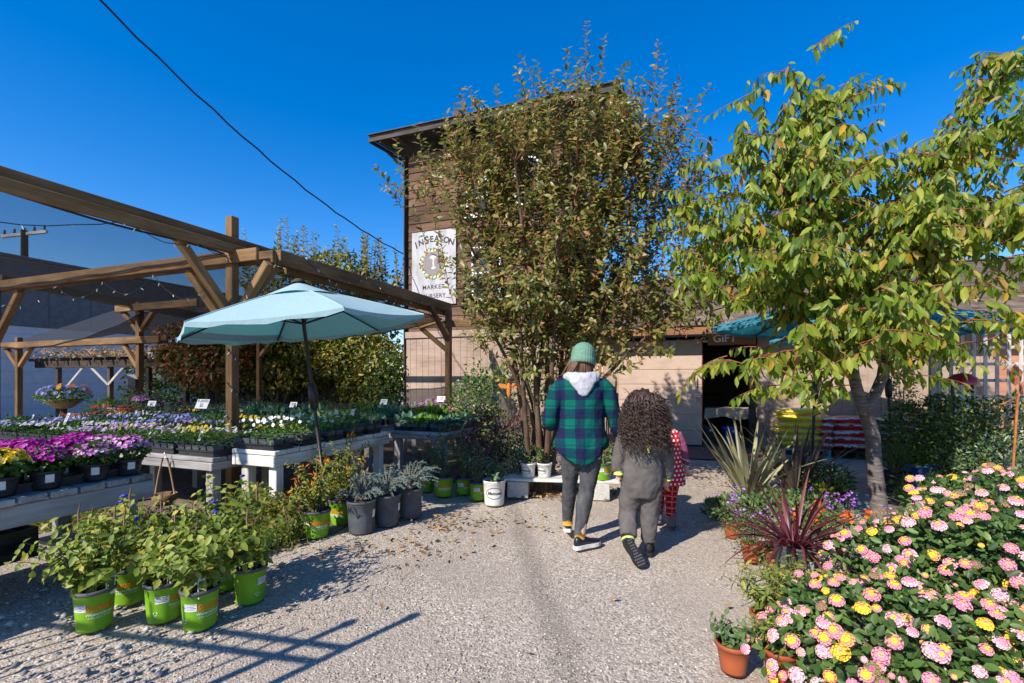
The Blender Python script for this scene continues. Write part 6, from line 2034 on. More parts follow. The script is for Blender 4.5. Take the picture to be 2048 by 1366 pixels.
# ------------------------------------------------------------------ sword leaved plants
def blade_mesh(name, mat, L, w, bend, shade, kink=0.0):
    b = MB()
    n = 7
    vs = []
    for i in range(n + 1):
        t = i / n
        ww = w * (math.sin(math.pi * (t * .9 + .1)) ** .6) * (1 - t ** 5)
        ang = bend * t * t + (kink if t > .75 else 0)
        x = L * (t * math.sin(bend * t * .6))
        z = L * t * math.cos(bend * t * .6)
        vs += [(x, -ww / 2, z), (x - ww * .18, 0, z), (x, ww / 2, z)]
    fs = []
    for i in range(n):
        k = 3 * i
        fs += [(k, k + 1, k + 4), (k, k + 4, k + 3), (k + 1, k + 2, k + 5), (k + 1, k + 5, k + 4)]
    return tri_mesh(name, np.array(vs), np.array(fs), mat, np.full(len(vs), shade))
def striped(name, stops, edge):
    """long blade with paler margins"""
    return mat_leaf(name, stops, .4, .2, .4)
L_PHOR = striped('striped flax blades', [(0, (.10, .09, .05)), (.4, (.20, .19, .09)), (.75, (.32, .31, .16)), (1, (.46, .42, .22))], None)
L_PHOD = striped('bronze flax blades', [(0, (.055, .04, .035)), (.5, (.12, .085, .07)), (1, (.22, .17, .12))], None)
L_CORD = striped('burgundy blades', [(0, (.05, .008, .014)), (.5, (.12, .02, .03)), (1, (.26, .08, .09))], None)
def sword_plant(name, lab, loc, mat, n, Lm, w, spread, bends, z0=.0, pot=None, cat='plant', group=None):
    if pot:
        t, R, z0 = potted(name, lab, cat, loc, pot, group=group)
    else:
        t = thing(name, lab, cat, loc, 0, group)
    vars_ = [blade_mesh('blade', mat, Lm * k, w, bends[i % len(bends)], s) for i, (k, s) in enumerate(((1, .1), (.85, .3), (1, .5), (.75, .65), (.92, .8), (.6, .95), (.8, .2), (1.05, .7)))]
    for k in range(n):
        a = k * 2.399 + random.uniform(-.3, .3)
        tilt = spread * math.sqrt((k + .5) / n) * random.uniform(.75, 1.1)
        m = Matrix.Translation((math.cos(a) * .04, math.sin(a) * .04, z0 - .02)) @ Matrix.Rotation(a, 4, 'Z') @ Matrix.Rotation(tilt, 4, 'Y') @ Matrix.Rotation(random.uniform(-.5, .5), 4, 'Z')
        link('blade', random.choice(vars_), t, mtx=m @ Matrix.Scale(random.uniform(.8, 1.08), 4))
    return t
p = G(1497, 1000)
sword_plant('flax_plant', 'tall striped green and cream flax left of its bronze neighbour', p, L_PHOR, 48, 1.08, .05, .58, (.12, .35, .05, .6), group='flax clumps by the path')
p = G(1588, 992)
sword_plant('flax_plant', 'bronze dark flax clump right of the striped one', p, L_PHOD, 48, 1.0, .048, .62, (.12, .35, .05, .6), group='flax clumps by the path')
p = G(1612, 1190)
sword_plant('red_cordyline', 'burgundy spiky plant with arching blades in a black pot', (p.x, p.y + .12, 0), L_CORD, 82, .62, .02, 1.35, (.3, .7, 1.1, 1.5), pot='black', cat='potted plant')
# ferny plumes
t = thing('foxtail_fern', 'bright yellow green foxtail fern plumes at the foot of the flax', 'fern', G(1585, 1012))
paths = []
for k in range(13):
    x = random.uniform(-.3, .55)
    paths.append(bez((x * .6, 0, .0), (x, random.uniform(-.1, .1), .15), (x * 1.15, random.uniform(-.15, .1), random.uniform(.14, .34)), 6))
P, D, N, S = along(paths, .006, .05, .5, .8, .035, True)
L_FERN = mat_leaf('yellow green fern', [(0, (.15, .21, .01)), (.5, (.28, .33, .015)), (1, (.42, .44, .05))], .5, .35)
f = link('foliage', leaf_mesh('foliage', P, D, N, S, S * .25, L_FERN, .1, .1, False), t); f['kind'] = 'stuff'
stems(paths, M_STEM, t, .004)
t = sword_plant('dark_rosette', 'dark rosette plant in shade right of the flax clumps', G(1665, 1010), L_DEEP, 60, .34, .035, 1.3, (.2, .4), .1)
shrub('dark_bush', 'low dark bush between flax and concrete path', G(1655, 1000), (.28, .25), .4, L_DEEP, .05, .4, 900)

# ------------------------------------------------------------------ bed of small flowering plants by the path
L_MINT = mat_leaf('soft mid green leaves', [(0, (.04, .08, .025)), (.5, (.08, .14, .04)), (1, (.15, .22, .07))], .55, .25)
L_SILV = mat_leaf('silver leaves', [(0, (.16, .20, .17)), (.5, (.30, .35, .31)), (1, (.46, .50, .46))], .7, .1)
F_PUR = petal('purple verbena petals', [(0, (.22, .06, .42)), (.6, (.38, .15, .58)), (1, (.55, .32, .68))])
F_CONE = petal('coneflower petals', [(0, (.55, .07, .01)), (.6, (.70, .14, .01)), (1, (.75, .25, .02))])
def low_mound(name, lab, loc, r, h, mat, L, wl, n, pot=None, cat='plant', group=None, flo=None):
    if pot:
        t, R, z0 = potted(name, lab, cat, loc, pot, random.uniform(-.5, .5), group)
        z0 -= .02
    else:
        t, z0 = thing(name, lab, cat, loc, 0, group), 0
    paths = arching(16, r * .2, z0, h * .5, h, r * .9)
    stems(paths, M_STEM, t, .004)
    f = link('foliage', cloud('foliage', n, (0, 0, z0 + h * .45), (r, r * .85, h * .55), L, L * wl, mat, .3, .35, L > .045, .2, .2, .15, .6), t)
    f['kind'] = 'stuff'
    if flo:
        fm, num, R_, hz = flo
        ctr = rand_dirs(num) * np.array([[r * 1.1, r, .0]]) * (RNG.random((num, 1)) ** .5) + np.array([[0, 0, z0 + hz]]) + RNG.random((num, 3)) * np.array([[0, 0, .1]])
        sp = [bez((c[0] * .4, c[1] * .4, z0), (c[0] * .7, c[1] * .7, c[2] * .8), tuple(c), 5) for c in ctr]
        stems(sp, M_STEMR, t, .0025, 4, 'flower_stems')
        P = np.repeat(ctr, 8, 0) + RNG.normal(size=(num * 8, 3)) * R_ * .8
        g = link('flowers', discs('flowers', P, rand_dirs(len(P), .8) + np.array([[0, -.4, 0]]), np.full(len(P), R_ * .55), fm), t)
        g['kind'] = 'stuff'
    return t
PT = 'plants along the path edge'
low_mound('green_mound', 'soft green leafy mound at the path edge before the flax', G(1500, 1050) + Vector((0, .12, 0)), .34, .24, L_MINT, .055, .5, 1100, group=PT)
low_mound('green_mound', 'soft green leafy mound right beside the first, before the bronze flax', G(1600, 1048) + Vector((0, .12, 0)), .42, .26, L_MINT, .055, .5, 1300, group=PT)
low_mound('potted_verbena', 'terracotta pot of verbena with purple flowers, leftmost on the path edge', G(1465, 1075), .16, .2, L_MINT, .035, .5, 300, 'terrasmall', 'potted plant', PT, (F_PUR, 5, .014, .22))
low_mound('potted_verbena', 'terracotta pot of trailing verbena, second along the path edge', G(1503, 1122), .2, .22, L_VAR, .03, .4, 350, 'terrasmall', 'potted plant', PT, (F_PUR, 7, .014, .24))
low_mound('potted_verbena', 'terracotta pot of verbena behind the burgundy blades', G(1550, 1135), .18, .2, L_VAR, .03, .4, 320, 'terrasmall', 'potted plant', PT, (F_PUR, 5, .014, .22))
low_mound('verbena_clump', 'loose clump of purple verbena before the cherry trunk', G(1690, 1090), .38, .28, L_VAR, .03, .35, 700, None, 'plant', PT, (F_PUR, 15, .016, .3))
low_mound('coneflower_clump', 'orange coneflowers just behind the burgundy spiky plant', G(1600, 1112), .3, .26, L_VAR, .06, .3, 260, None, 'plant', PT, (F_CONE, 5, .028, .27))
low_mound('coneflower_clump', 'orange coneflowers right of the burgundy spiky plant', G(1695, 1125), .2, .3, L_VAR, .07, .3, 260, None, 'plant', PT, (F_CONE, 4, .028, .3))
low_mound('silver_mound', 'silvery grey foliage mound below the cherry trunk', G(1740, 1150), .26, .26, L_SILV, .025, .4, 2000, group=PT)
low_mound('silver_mound', 'low silver foliage mound right behind the burgundy blades', G(1660, 1165), .22, .18, L_SILV, .022, .4, 1300, group=PT)
low_mound('dry_stems', 'brownish seed heads at the foot of the cherry trunk', G(1790, 1080), .24, .25, M_DRYLEAF, .03, .4, 420, group=PT)
# pots in the right foreground
def front_pot(px, py, lab, kind, mat, h_, spr, L, wl, nst, nobj, per=.03):
    p = G(px, py)
    t, R, h = potted('potted_perennial', lab, 'potted plant', (p.x, p.y + .06, 0), kind, random.uniform(-.4, .2), 'terracotta pots in the right foreground')
    leafy(t, arching(nst, .03, h - .02, h_ * .5, h_, spr), per, L, wl, mat, nobj, start=.08, out=.9, up=.2, down=.1)
L_YG = mat_leaf('yellowing green leaves', [(0, (.08, .12, .02)), (.4, (.16, .20, .03)), (.8, (.29, .30, .05)), (1, (.42, .34, .05))], .5, .3)
front_pot(1478, 1358, 'terracotta pot of woolly green leaves, foremost beside the gravel', 'terrafront', L_MINT, .12, .10, .05, .55, 14, 40, .022) if False else None
_POT_FIX = None
front_pot(1478, 1357, 'terracotta pot of grey green leaves, foremost beside the gravel', 'terrasmall', L_MINT, .13, .11, .048, .6, 20, 40, .020)
front_pot(1575, 1372, 'terracotta pot with a white tag left of the front lantana', 'terrasmall', L_YG, .2, .14, .05, .34, 16, 30, .022)
front_pot(1545, 1290, 'terracotta pot of yellowing leaves behind the foremost pot', 'terrasmall', L_YG, .28, .22, .06, .36, 20, 40, .026)
front_pot(1622, 1282, 'pot of yellowing leaves between the foremost pots and the lantana', 'terrasmall', L_YG, .32, .24, .065, .36, 22, 40, .026)
if False: front_pot(1500, 1235, 'pot of thin dark stems and few leaves left of burgundy plant', 'terrasmall', L_VAR, .30, .2, .05, .4, 12, 20, .045)
front_pot(1585, 1228, 'pot of green yellow leaves right under the burgundy plant', 'terrasmall', L_YG, .22, .26, .055, .4, 20, 30, .028)

# ------------------------------------------------------------------ lantana
L_LANT = mat_leaf('dark lantana leaves', [(0, (.03, .065, .014)), (.4, (.06, .12, .026)), (.8, (.115, .20, .045)), (1, (.19, .27, .07))], .45, .3, .35)
FL_P = M_mat('lantana pink', (.70, .27, .36)); FL_W = M_mat('lantana pale pink', (.78, .46, .50)); FL_Y = M_mat('lantana yellow', (.80, .52, .05)); FL_S = M_mat('lantana salmon', (.78, .33, .16)); FL_M = M_mat('lantana magenta', (.58, .08, .24))
def floret_head(outer, mid, inner, R=.027, rings=((0, 1), (.42, 6), (.75, 11), (1.0, 15))):
    b = MB()
    mats = [outer, mid, inner]
    for lo, hi, mi_ in ((0, .3, 2), (.3, .62, 1), (.62, 1.05, 0)):
        b.lathe([(math.sin(t * 1.4) * R * .9, math.cos(t * 1.4) * R * .68) for t in (hi, lo + .001)], 9, mi_)
    for ri, (rr, k) in enumerate(rings):
        for q in range(k):
            a = 6.283 * (q + .5 * (ri % 2)) / k + random.uniform(-.1, .1)
            el = rr * 1.35
            d = Vector((math.sin(el) * math.cos(a), math.sin(el) * math.sin(a), math.cos(el)))
            c = d * R * random.uniform(.92, 1.08)
            c.z *= .8
            s1 = d.orthogonal().normalized()
            s2 = d.cross(s1)
            fr_ = R * .25
            ring = [c + (s1 * math.cos(w) + s2 * math.sin(w)) * fr_ * random.uniform(.8, 1.15) + d * .002 for w in (0, 1.257, 2.513, 3.77, 5.027)]
            b.add([c - d * .002] + ring, [(0, i + 1, (i + 1) % 5 + 1) for i in range(5)], 2 if ri < 1 else (1 if ri < 2 else 0))
    return b.mesh('flower_head', mats)
HEADS = [floret_head(FL_P, FL_S, FL_Y), floret_head(FL_W, FL_P, FL_Y), floret_head(FL_Y, FL_Y, FL_S), floret_head(FL_P, FL_Y, FL_Y), floret_head(FL_W, FL_W, FL_P), floret_head(FL_S, FL_Y, FL_Y), floret_head(FL_P, FL_P, FL_S), floret_head(FL_W, FL_P, FL_P), floret_head(M_mat('spent lantana', (.34, .20, .12)), M_mat('green lantana buds', (.16, .2, .06)), FL_M)]
def lantana(lab, loc, r, h, n, nh):
    t = thing('lantana_bush', lab, 'flowering shrub', loc, 0, 'lantana bushes in the right foreground')
    paths = arching(26, r[0] * .3, 0, h * .6, h * .95, max(r) * .9)
    stems(paths, M_STEM, t, .006)
    d = rand_dirs(n)
    d[:, 2] = np.where(d[:, 2] < -.25, -d[:, 2], d[:, 2])
    k = .55 + .45 * RNG.random(n) ** .5
    ph = RNG.random(4) * 6
    lu = 1 + .10 * np.sin(d[:, 0] * 7 + ph[0]) * np.sin(d[:, 1] * 7 + ph[1]) + .07 * np.sin(d[:, 2] * 9 + ph[2])
    P = d * np.array([[r[0], r[1], h * .72]]) * (k * lu)[:, None] + np.array([[0, 0, h * .28]])
    D = norm(d * .7 + rand_dirs(n) * .8 + np.array([[0, 0, -.1]]))
    N = norm(d * .4 + rand_dirs(n) * .55 + np.array([[0, 0, .35]]) + np.array([tuple(TO_SUN)]) * .5)
    S = .05 * (.6 + .6 * RNG.random(n))
    f = link('foliage', leaf_mesh('foliage', P, D, N, S, S * .58, L_LANT, .22, .22, True), t)
    f['kind'] = 'stuff'
    cam_d = Vector((-loc.x, -loc.y, .9)).normalized()
    cnt, placed, tries = 0, [], 0
    while cnt < nh and tries < 9000:
        tries += 1
        v = Vector(rand_dirs(1)[0])
        if v.z < -.3 or v.dot(cam_d) < -.15:
            continue
        vv = np.array(tuple(v))
        l_ = 1 + .10 * math.sin(v.x * 7 + ph[0]) * math.sin(v.y * 7 + ph[1]) + .07 * math.sin(v.z * 9 + ph[2])
        p = Vector((v.x * r[0], v.y * r[1], v.z * h * .72)) * l_ * random.uniform(.96, 1.06) + Vector((0, 0, h * .28))
        if any((p - q).length < .034 for q in placed):
            continue
        placed.append(p)
        dirn = (v + Vector((0, 0, .5)) + cam_d * .5 + Vector((random.uniform(-.3, .3), random.uniform(-.3, .3), 0))).normalized()
        m = Matrix.Translation(p) @ dirn.to_track_quat('Z', 'Y').to_matrix().to_4x4() @ Matrix.Scale(random.choice((random.uniform(.28, .5), random.uniform(.6, 1.05), random.uniform(.75, 1.15), random.uniform(.75, 1.1))), 4)
        link('flower_head', random.choices(HEADS, (4, 4, 1.6, 3, 3, 2, 3, 3, 1.6))[0], t, mtx=m)
        cnt += 1
lantana('low lantana bush covered in pink and yellow flowers, nearest the terracotta pots', Vector((1.74, 2.14, 0)), (.56, .42), .45, 2800, 185)
lantana('middle lantana bush of pink and yellow flowers, right of the lowest one', Vector((2.45, 2.55, 0)), (.62, .5), .70, 3600, 230)
lantana('tallest pink and yellow lantana bush against the right edge', Vector((3.25, 3.1, 0)), (.72, .55), .74, 3600, 190)
lantana('low lantana bush in the bottom right corner', Vector((2.45, 1.95, 0)), (.5, .38), .50, 2000, 120)

# ------------------------------------------------------------------ fallen leaves
L_FALL = mat_leaf('fallen leaves', [(0, (.09, .05, .03)), (.4, (.20, .12, .06)), (.75, (.32, .20, .10)), (1, (.45, .26, .07))], .8, .1)
n = 2600
ctrs = [(G(1120, 985), .7, .3, 800), (G(900, 1045), .9, .4, 170), (G(1020, 985), .6, .3, 380), (G(1280, 950), 1.2, .8, 160), (G(1420, 950), 1.0, 1.2, 220), (G(760, 1100), .9, .35, 90)]
Ps = []
for c, sx, sy, m in ctrs:
    Ps.append(np.stack([c.x + RNG.normal(size=m) * sx * .5, c.y + RNG.normal(size=m) * sy * .5, .008 + .012 * RNG.random(m)], 1))
P = np.concatenate(Ps)
n = len(P)
me = leaf_mesh('fallen_leaves', P, rand_dirs(n, 0, .12), rand_dirs(n, 1.6), .03 + .035 * RNG.random(n), .02 + .018 * RNG.random(n), L_FALL, .18, -.12, False)
tag(link('fallen_leaves', me), 'dry brown leaves littering the gravel round the plank bench', 'leaf litter', kind='stuff')
for i, (px, py, lab) in enumerate(((1222, 1202, 'single orange leaf on the open gravel before the children'), (766, 1222, 'single orange leaf beside the gate shadow tip'), (1062, 1310, 'single orange leaf lowest on the open gravel'), (1448, 1215, 'single orange leaf on gravel near the burgundy plant'))):
    o = link('fallen_leaf', leaf_unit(L_FALL, .72, .7, -.3), None, G(px, py) + Vector((0, 0, .012)), (.2, -.15, i * 2.1))
    o.scale = (.042,) * 3
    tag(o, lab, 'leaf', 'single leaves on the gravel')

# ------------------------------------------------------------------ iron entrance gate beside the viewer: it throws the barred shadow
tip = G(832, 1227)
Hh = 1.85
gbase = tip - Vector((sd.x, sd.y, 0)).normalized() * (Hh / math.tan(SUN_EL))
gt = thing('iron_gate', 'black barred entrance gate standing open at the left, throwing the striped shadow', 'gate', gbase, rad(-12))
for x, hg in ((0, Hh), (-.24, 1.72), (-2.6, 1.8)):
    b = MB(); b.tube([(x, 0, 0), (x, 0, hg - .05)], .024, 8); b.build('post', M_IRON, gt)
    b = MB(); b.ellipsoid((x, 0, hg - .03), (.035, .035, .045), 10, 6); b.build('finial', M_IRON, gt)
for z in (.25, 1.38, 1.5):
    beamp('rail', (-2.6, 0, z), (-.0 if z > 1 else -.24, 0, z), .03, .035, M_IRON, gt)
for k in range(17):
    b = MB(); b.tube([(-.38 - k * .13, 0, .2), (-.38 - k * .13, 0, 1.6)], .009, 6); b.build('bar', M_IRON, gt)
# ------------------------------------------------------------------ people
SKIN = mat_noise('skin', [(.3, (.52, .30, .21)), (.7, (.60, .36, .26))], 6, .55, .03, .002)
def lerp_pts(keys, n=None):
    """keys: list of (point, (depth, width) or r); smooth path through them"""
    P = [Vector(k[0]) for k in keys]
    R = [k[1] if hasattr(k[1], '__len__') else (k[1], k[1]) for k in keys]
    op, orr = [], []
    m = len(P)
    for i in range(m - 1):
        for s in range(4):
            t = s / 4
            p0, p1, p2, p3 = P[max(i - 1, 0)], P[i], P[i + 1], P[min(i + 2, m - 1)]
            op.append(0.5 * ((2 * p1) + (p2 - p0) * t + (2 * p0 - 5 * p1 + 4 * p2 - p3) * t * t + (3 * p1 - p0 - 3 * p2 + p3) * t ** 3))
            orr.append((R[i][0] * (1 - t) + R[i + 1][0] * t, R[i][1] * (1 - t) + R[i + 1][1] * t))
    op.append(P[-1]); orr.append(R[-1])
    return op, orr
def limb(b, keys, seg=18):
    p, r = lerp_pts(keys)
    b.tube(p, r, seg)
def fused(name, b, mat, parent, voxel=.011, smooth=4, disp=None, thick=None):
    """one continuous surface out of the overlapping lofts"""
    me = b.mesh(name, mat)
    o = link(name, me, parent)
    m = o.modifiers.new('fuse', 'REMESH'); m.mode = 'VOXEL'; m.voxel_size = voxel; m.use_smooth_shade = True
    s = o.modifiers.new('soften', 'SMOOTH'); s.factor = .5; s.iterations = smooth
    if disp:
        tx = bpy.data.textures.new(name + '_folds', 'CLOUDS')
        tx.noise_scale = disp[1]; tx.noise_depth = 2
        d = o.modifiers.new('folds', 'DISPLACE'); d.texture = tx; d.strength = disp[0]; d.mid_level = .5; d.texture_coords = 'LOCAL'
    return o
def hand(b, w, d, side, s=1.0, curl=.5, palm=None):
    """palm and five bent fingers; w wrist, d pointing direction, side towards the thumb"""
    w, d, side = Vector(w), Vector(d).normalized(), Vector(side).normalized()
    n = d.cross(side).normalized()
    b.tube([w - d * .01 * s, w + d * .03 * s, w + d * .08 * s], [(.016 * s, .024 * s), (.015 * s, .034 * s), (.012 * s, .036 * s)] if abs(side.z) < .5 else [(.024 * s, .016 * s), (.034 * s, .015 * s), (.036 * s, .012 * s)], 10)
    for k, ln in enumerate((.066, .074, .07, .055)):
        base = w + d * .075 * s + side * (.027 - .018 * k) * s
        c = curl * (1 + .12 * k)
        p = [base]
        ang = 0
        for seg, f in ((.45, .5), (.32, 1.0), (.23, 1.4)):
            ang = c * f
            p.append(p[-1] + (d * math.cos(ang) + n * math.sin(ang)) * ln * seg * s)
        b.tube(p, [.0092 * s, .0088 * s, .008 * s, .0065 * s], 8)
    tb_ = w + d * .022 * s + side * .026 * s
    b.tube([tb_, tb_ + (d * .6 + side * .7 + n * .3).normalized() * .032 * s, tb_ + (d * .95 + side * .75 + n * .5).normalized() * .06 * s], [.0125 * s, .0105 * s, .008 * s], 8)
def head(b, c, s=1.0, yaw=0.0):
    """skull with face features; c is the skull centre, facing +Y turned by yaw"""
    c = Vector(c)
    R = Matrix.Rotation(yaw, 3, 'Z')
    def E(off, r, seg=14, rg=10):
        q = MB(); q.ellipsoid((0, 0, 0), [x * s for x in r], seg, rg)
        b.add([c + R @ (Vector(v) + Vector(off) * s) for v in q.v], q.f, 0, True)
    E((0, 0, 0), (.074, .094, .105), 18, 14)
    E((0, .03, -.06), (.055, .062, .062))
    E((0, .1, -.025), (.013, .02, .024), 8, 6)
    E((0, .083, .0), (.016, .014, .05), 8, 6)
    E((0, .086, -.072), (.026, .012, .010), 8, 6)
    for x in (-1, 1):
        E((x * .03, .079, .008), (.014, .012, .010), 8, 6)
        E((x * .077, .0, -.01), (.012, .024, .032), 8, 6)
def shoe(parent, name, heel, toe_dir, L, W, H, upper, sole, pitch=0.0, sole_h=.025):
    """shaped upper over a separate sole; heel is the ground point under the heel"""
    heel, d = Vector(heel), Vector(toe_dir).normalized()
    side = Vector((d.y, -d.x, 0)).normalized()
    up = side.cross(d).normalized()
    if up.z < 0 and abs(d.z) < .9:
        up = -up
    M3 = Matrix((d, up.cross(d), up)).transposed().to_4x4()
    M3.translation = heel
    b = MB()
    n = 12
    st = [(-.04, .34, .55), (.0, .62, .85), (.12, .72, 1.0), (.3, .70, .95), (.5, .76, .66), (.7, .92, .5), (.85, .88, .42), (.96, .6, .34), (1.02, .25, .2)]
    rings = []
    for t, w, h in st:
        ring = []
        for k in range(n):
            a = 2 * math.pi * k / n
            z = sole_h + (math.sin(a) * .5 + .5) * h * H
            ring.append((t * L, math.cos(a) * w * W / 2 * (1 - .25 * max(0, math.sin(a))), z))
        rings.append(ring)
    vs = [v for r in rings for v in r]
    fs = [(i * n + k, i * n + (k + 1) % n, (i + 1) * n + (k + 1) % n, (i + 1) * n + k) for i in range(len(rings) - 1) for k in range(n)]
    fs += [tuple(range(n))[::-1], tuple(range((len(rings) - 1) * n, len(rings) * n))]
    b.add(vs, fs, 0, True)
    o = b.build(name, upper, parent, mtx=M3)
    sb = MB()
    out = [(-.05, .45), (.0, .68), (.12, .76), (.3, .74), (.5, .8), (.7, .97), (.85, .93), (.97, .68), (1.04, .3)]
    ol = [(t * L, w * W / 2) for t, w in out] + [(t * L, -w * W / 2) for t, w in out[::-1]]
    m = len(ol)
    sb.add([(x, y, 0) for x, y in ol] + [(x, y, sole_h + .004) for x, y in ol], [tuple(range(m)), tuple(range(m, 2 * m))[::-1]] + [(k, (k + 1) % m, (k + 1) % m + m, k + m) for k in range(m)])
    so = sb.build('sole', sole, o)
    return o, M3, ol

def plaid(name, navy, green, mid, period=.155, thin=None):
    m, nt, b, o = nmat(name)
    L = nt.links.new
    tc = nt.nodes.new('ShaderNodeTexCoord')
    sp = nt.nodes.new('ShaderNodeSeparateXYZ')
    nz = noise(nt, tc, 3, 2)
    nz.inputs['Scale'].default_value = 3.5
    wob = nt.nodes.new('ShaderNodeVectorMath'); wob.operation = 'MULTIPLY_ADD'
    wob.inputs[1].default_value = (.035, .035, .05)
    L(tc.outputs['Object'], nz.inputs['Vector'])
    L(nz.outputs['Color'], wob.inputs[0]); L(tc.outputs['Object'], wob.inputs[2])
    L(wob.outputs[0], sp.inputs[0])
    def stripe(sock, per, off, lo):
        a = nt.nodes.new('ShaderNodeMath'); a.operation = 'MULTIPLY_ADD'; a.inputs[1].default_value = 1 / per; a.inputs[2].default_value = off
        f = nt.nodes.new('ShaderNodeMath'); f.operation = 'FRACT'
        g = nt.nodes.new('ShaderNodeMath'); g.operation = 'GREATER_THAN'; g.inputs[1].default_value = lo
        L(sock, a.inputs[0]); L(a.outputs[0], f.inputs[0]); L(f.outputs[0], g.inputs[0])
        return g.outputs[0]
    ad = nt.nodes.new('ShaderNodeMath'); ad.operation = 'ADD'
    L(stripe(sp.outputs['X'], period, .3, .5), ad.inputs[0])
    L(stripe(sp.outputs['Z'], period, .0, .52), ad.inputs[1])
    dv = nt.nodes.new('ShaderNodeMath'); dv.operation = 'MULTIPLY_ADD'; dv.inputs[1].default_value = .4; dv.inputs[2].default_value = .1
    L(ad.outputs[0], dv.inputs[0])
    r = ramp(nt, [(0, navy), (.3, mid), (.7, green)])
    r.color_ramp.interpolation = 'CONSTANT'
    L(dv.outputs[0], r.inputs['Fac'])
    t1 = stripe(sp.outputs['X'], period, .06, .93)
    t2 = stripe(sp.outputs['Z'], period, .3, .93)
    mx_ = nt.nodes.new('ShaderNodeMath'); mx_.operation = 'MAXIMUM'
    L(t1, mx_.inputs[0]); L(t2, mx_.inputs[1])
    mx = nt.nodes.new('ShaderNodeMix'); mx.data_type = 'RGBA'
    sc_ = nt.nodes.new('ShaderNodeMath'); sc_.operation = 'MULTIPLY'; sc_.inputs[1].default_value = .55
    L(mx_.outputs[0], sc_.inputs[0]); L(sc_.outputs[0], mx.inputs['Factor'])
    L(r.outputs[0], mx.inputs['A']); mx.inputs['B'].default_value = rgba(thin or navy)
    L(mx.outputs['Result'], b.inputs['Base Color'])
    b.inputs['Roughness'].default_value = .95
    b.inputs['Specular IOR Level'].default_value = .1
    mp = coords(nt, (1, 1, 1), rnd=False)
    n2 = noise(nt, mp, 14, 4)
    bump(nt, n2.outputs['Fac'], b, .5, .012)
    return m
def fabric(name, c, c2, scale=10, bmp=.4, stretch=(1, 1, 1), rough=.95):
    return mat_noise(name, [(.3, c), (.7, c2)], scale, rough, bmp, .01, stretch, spec=.1, rnd=False)
M_PLAID = plaid('green navy plaid flannel', (.012, .014, .05), (.002, .098, .073), (.004, .043, .055))
M_JEAN = mat_noise('charcoal denim', [(.3, (.045, .045, .05)), (.6, (.085, .085, .092)), (.8, (.13, .13, .14))], 7, .9, .3, .008, (3, 3, .7), spec=.1, rnd=False)
M_HOOD = fabric('grey marl jersey', (.33, .33, .36), (.46, .46, .49), 18)
M_KNIT = fabric('sage green knit', (.10, .20, .15), (.15, .27, .20), 40)
M_HAIRB = mat_noise('brown hair', [(.3, (.05, .024, .012)), (.7, (.16, .075, .035))], 30, .5, .3, .004, (6, 6, .5), spec=.4, rnd=False)
M_HAIRD = mat_noise('dark curly hair', [(.3, (.016, .009, .007)), (.6, (.05, .027, .019)), (.85, (.13, .07, .045))], 26, .42, .3, .004, spec=.5, rnd=False)
M_FLEECE = fabric('grey brown fleece', (.085, .075, .072), (.125, .112, .107), 9, .5)
M_LIMEC = fabric('lime ribbing', (.45, .58, .12), (.55, .68, .2), 40)
M_NAVYS = mat_plain('navy shoe leather', (.012, .014, .025), .35)
M_SOLEW = mat_plain('white rubber', (.66, .66, .62), .6)
M_BLKG = mat_plain('worn grey tread', (.10, .10, .10), .8)
M_BLKS = mat_plain('black canvas', (.012, .012, .013), .7)
M_BOOT = mat_plain('mauve grey boots', (.16, .12, .125), .6)
M_MUSTARD = fabric('mustard sock', (.48, .25, .03), (.6, .33, .05), 50)
M_PURS = fabric('mauve stripe jersey', (.20, .05, .105), (.26, .075, .14), 30)
M_REDPL = plaid('red tartan leggings', (.45, .008, .010), (.52, .02, .02), (.22, .006, .010), .05, (.7, .66, .62))
def polka():
    m, nt, b, o = nmat('red polka dot cotton')
    L = nt.links.new
    tc = nt.nodes.new('ShaderNodeTexCoord')
    sp = nt.nodes.new('ShaderNodeSeparateXYZ')
    L(tc.outputs['Object'], sp.inputs[0])
    an = nt.nodes.new('ShaderNodeMath'); an.operation = 'ARCTAN2'
    L(sp.outputs['Y'], an.inputs[0]); L(sp.outputs['X'], an.inputs[1])
    def M(op, a, b_=None, c=None):
        n = nt.nodes.new('ShaderNodeMath'); n.operation = op
        for i, v in enumerate((a, b_, c)):
            if v is None: continue
            if isinstance(v, (int, float)): n.inputs[i].default_value = v
            else: L(v, n.inputs[i])
        return n.outputs[0]
    rz = M('MULTIPLY', sp.outputs['Z'], 26.0)
    fz = M('SUBTRACT', M('FRACT', rz), .5)
    odd = M('MULTIPLY', M('FLOORED_MODULO', M('FLOOR', rz), 2.0), .5)
    fa = M('SUBTRACT', M('FRACT', M('ADD', M('MULTIPLY', sp.outputs['X'], 26.0), odd)), .5)
    d = M('SQRT', M('ADD', M('MULTIPLY', fz, fz), M('MULTIPLY', fa, fa)))
    r = ramp(nt, [(0, (.8, .78, .76)), (.24, (.55, .012, .018))])
    r.color_ramp.interpolation = 'CONSTANT'
    L(d, r.inputs['Fac'])
    L(r.outputs[0], b.inputs['Base Color'])
    b.inputs['Roughness'].default_value = .9
    return m
M_POLKA = polka()

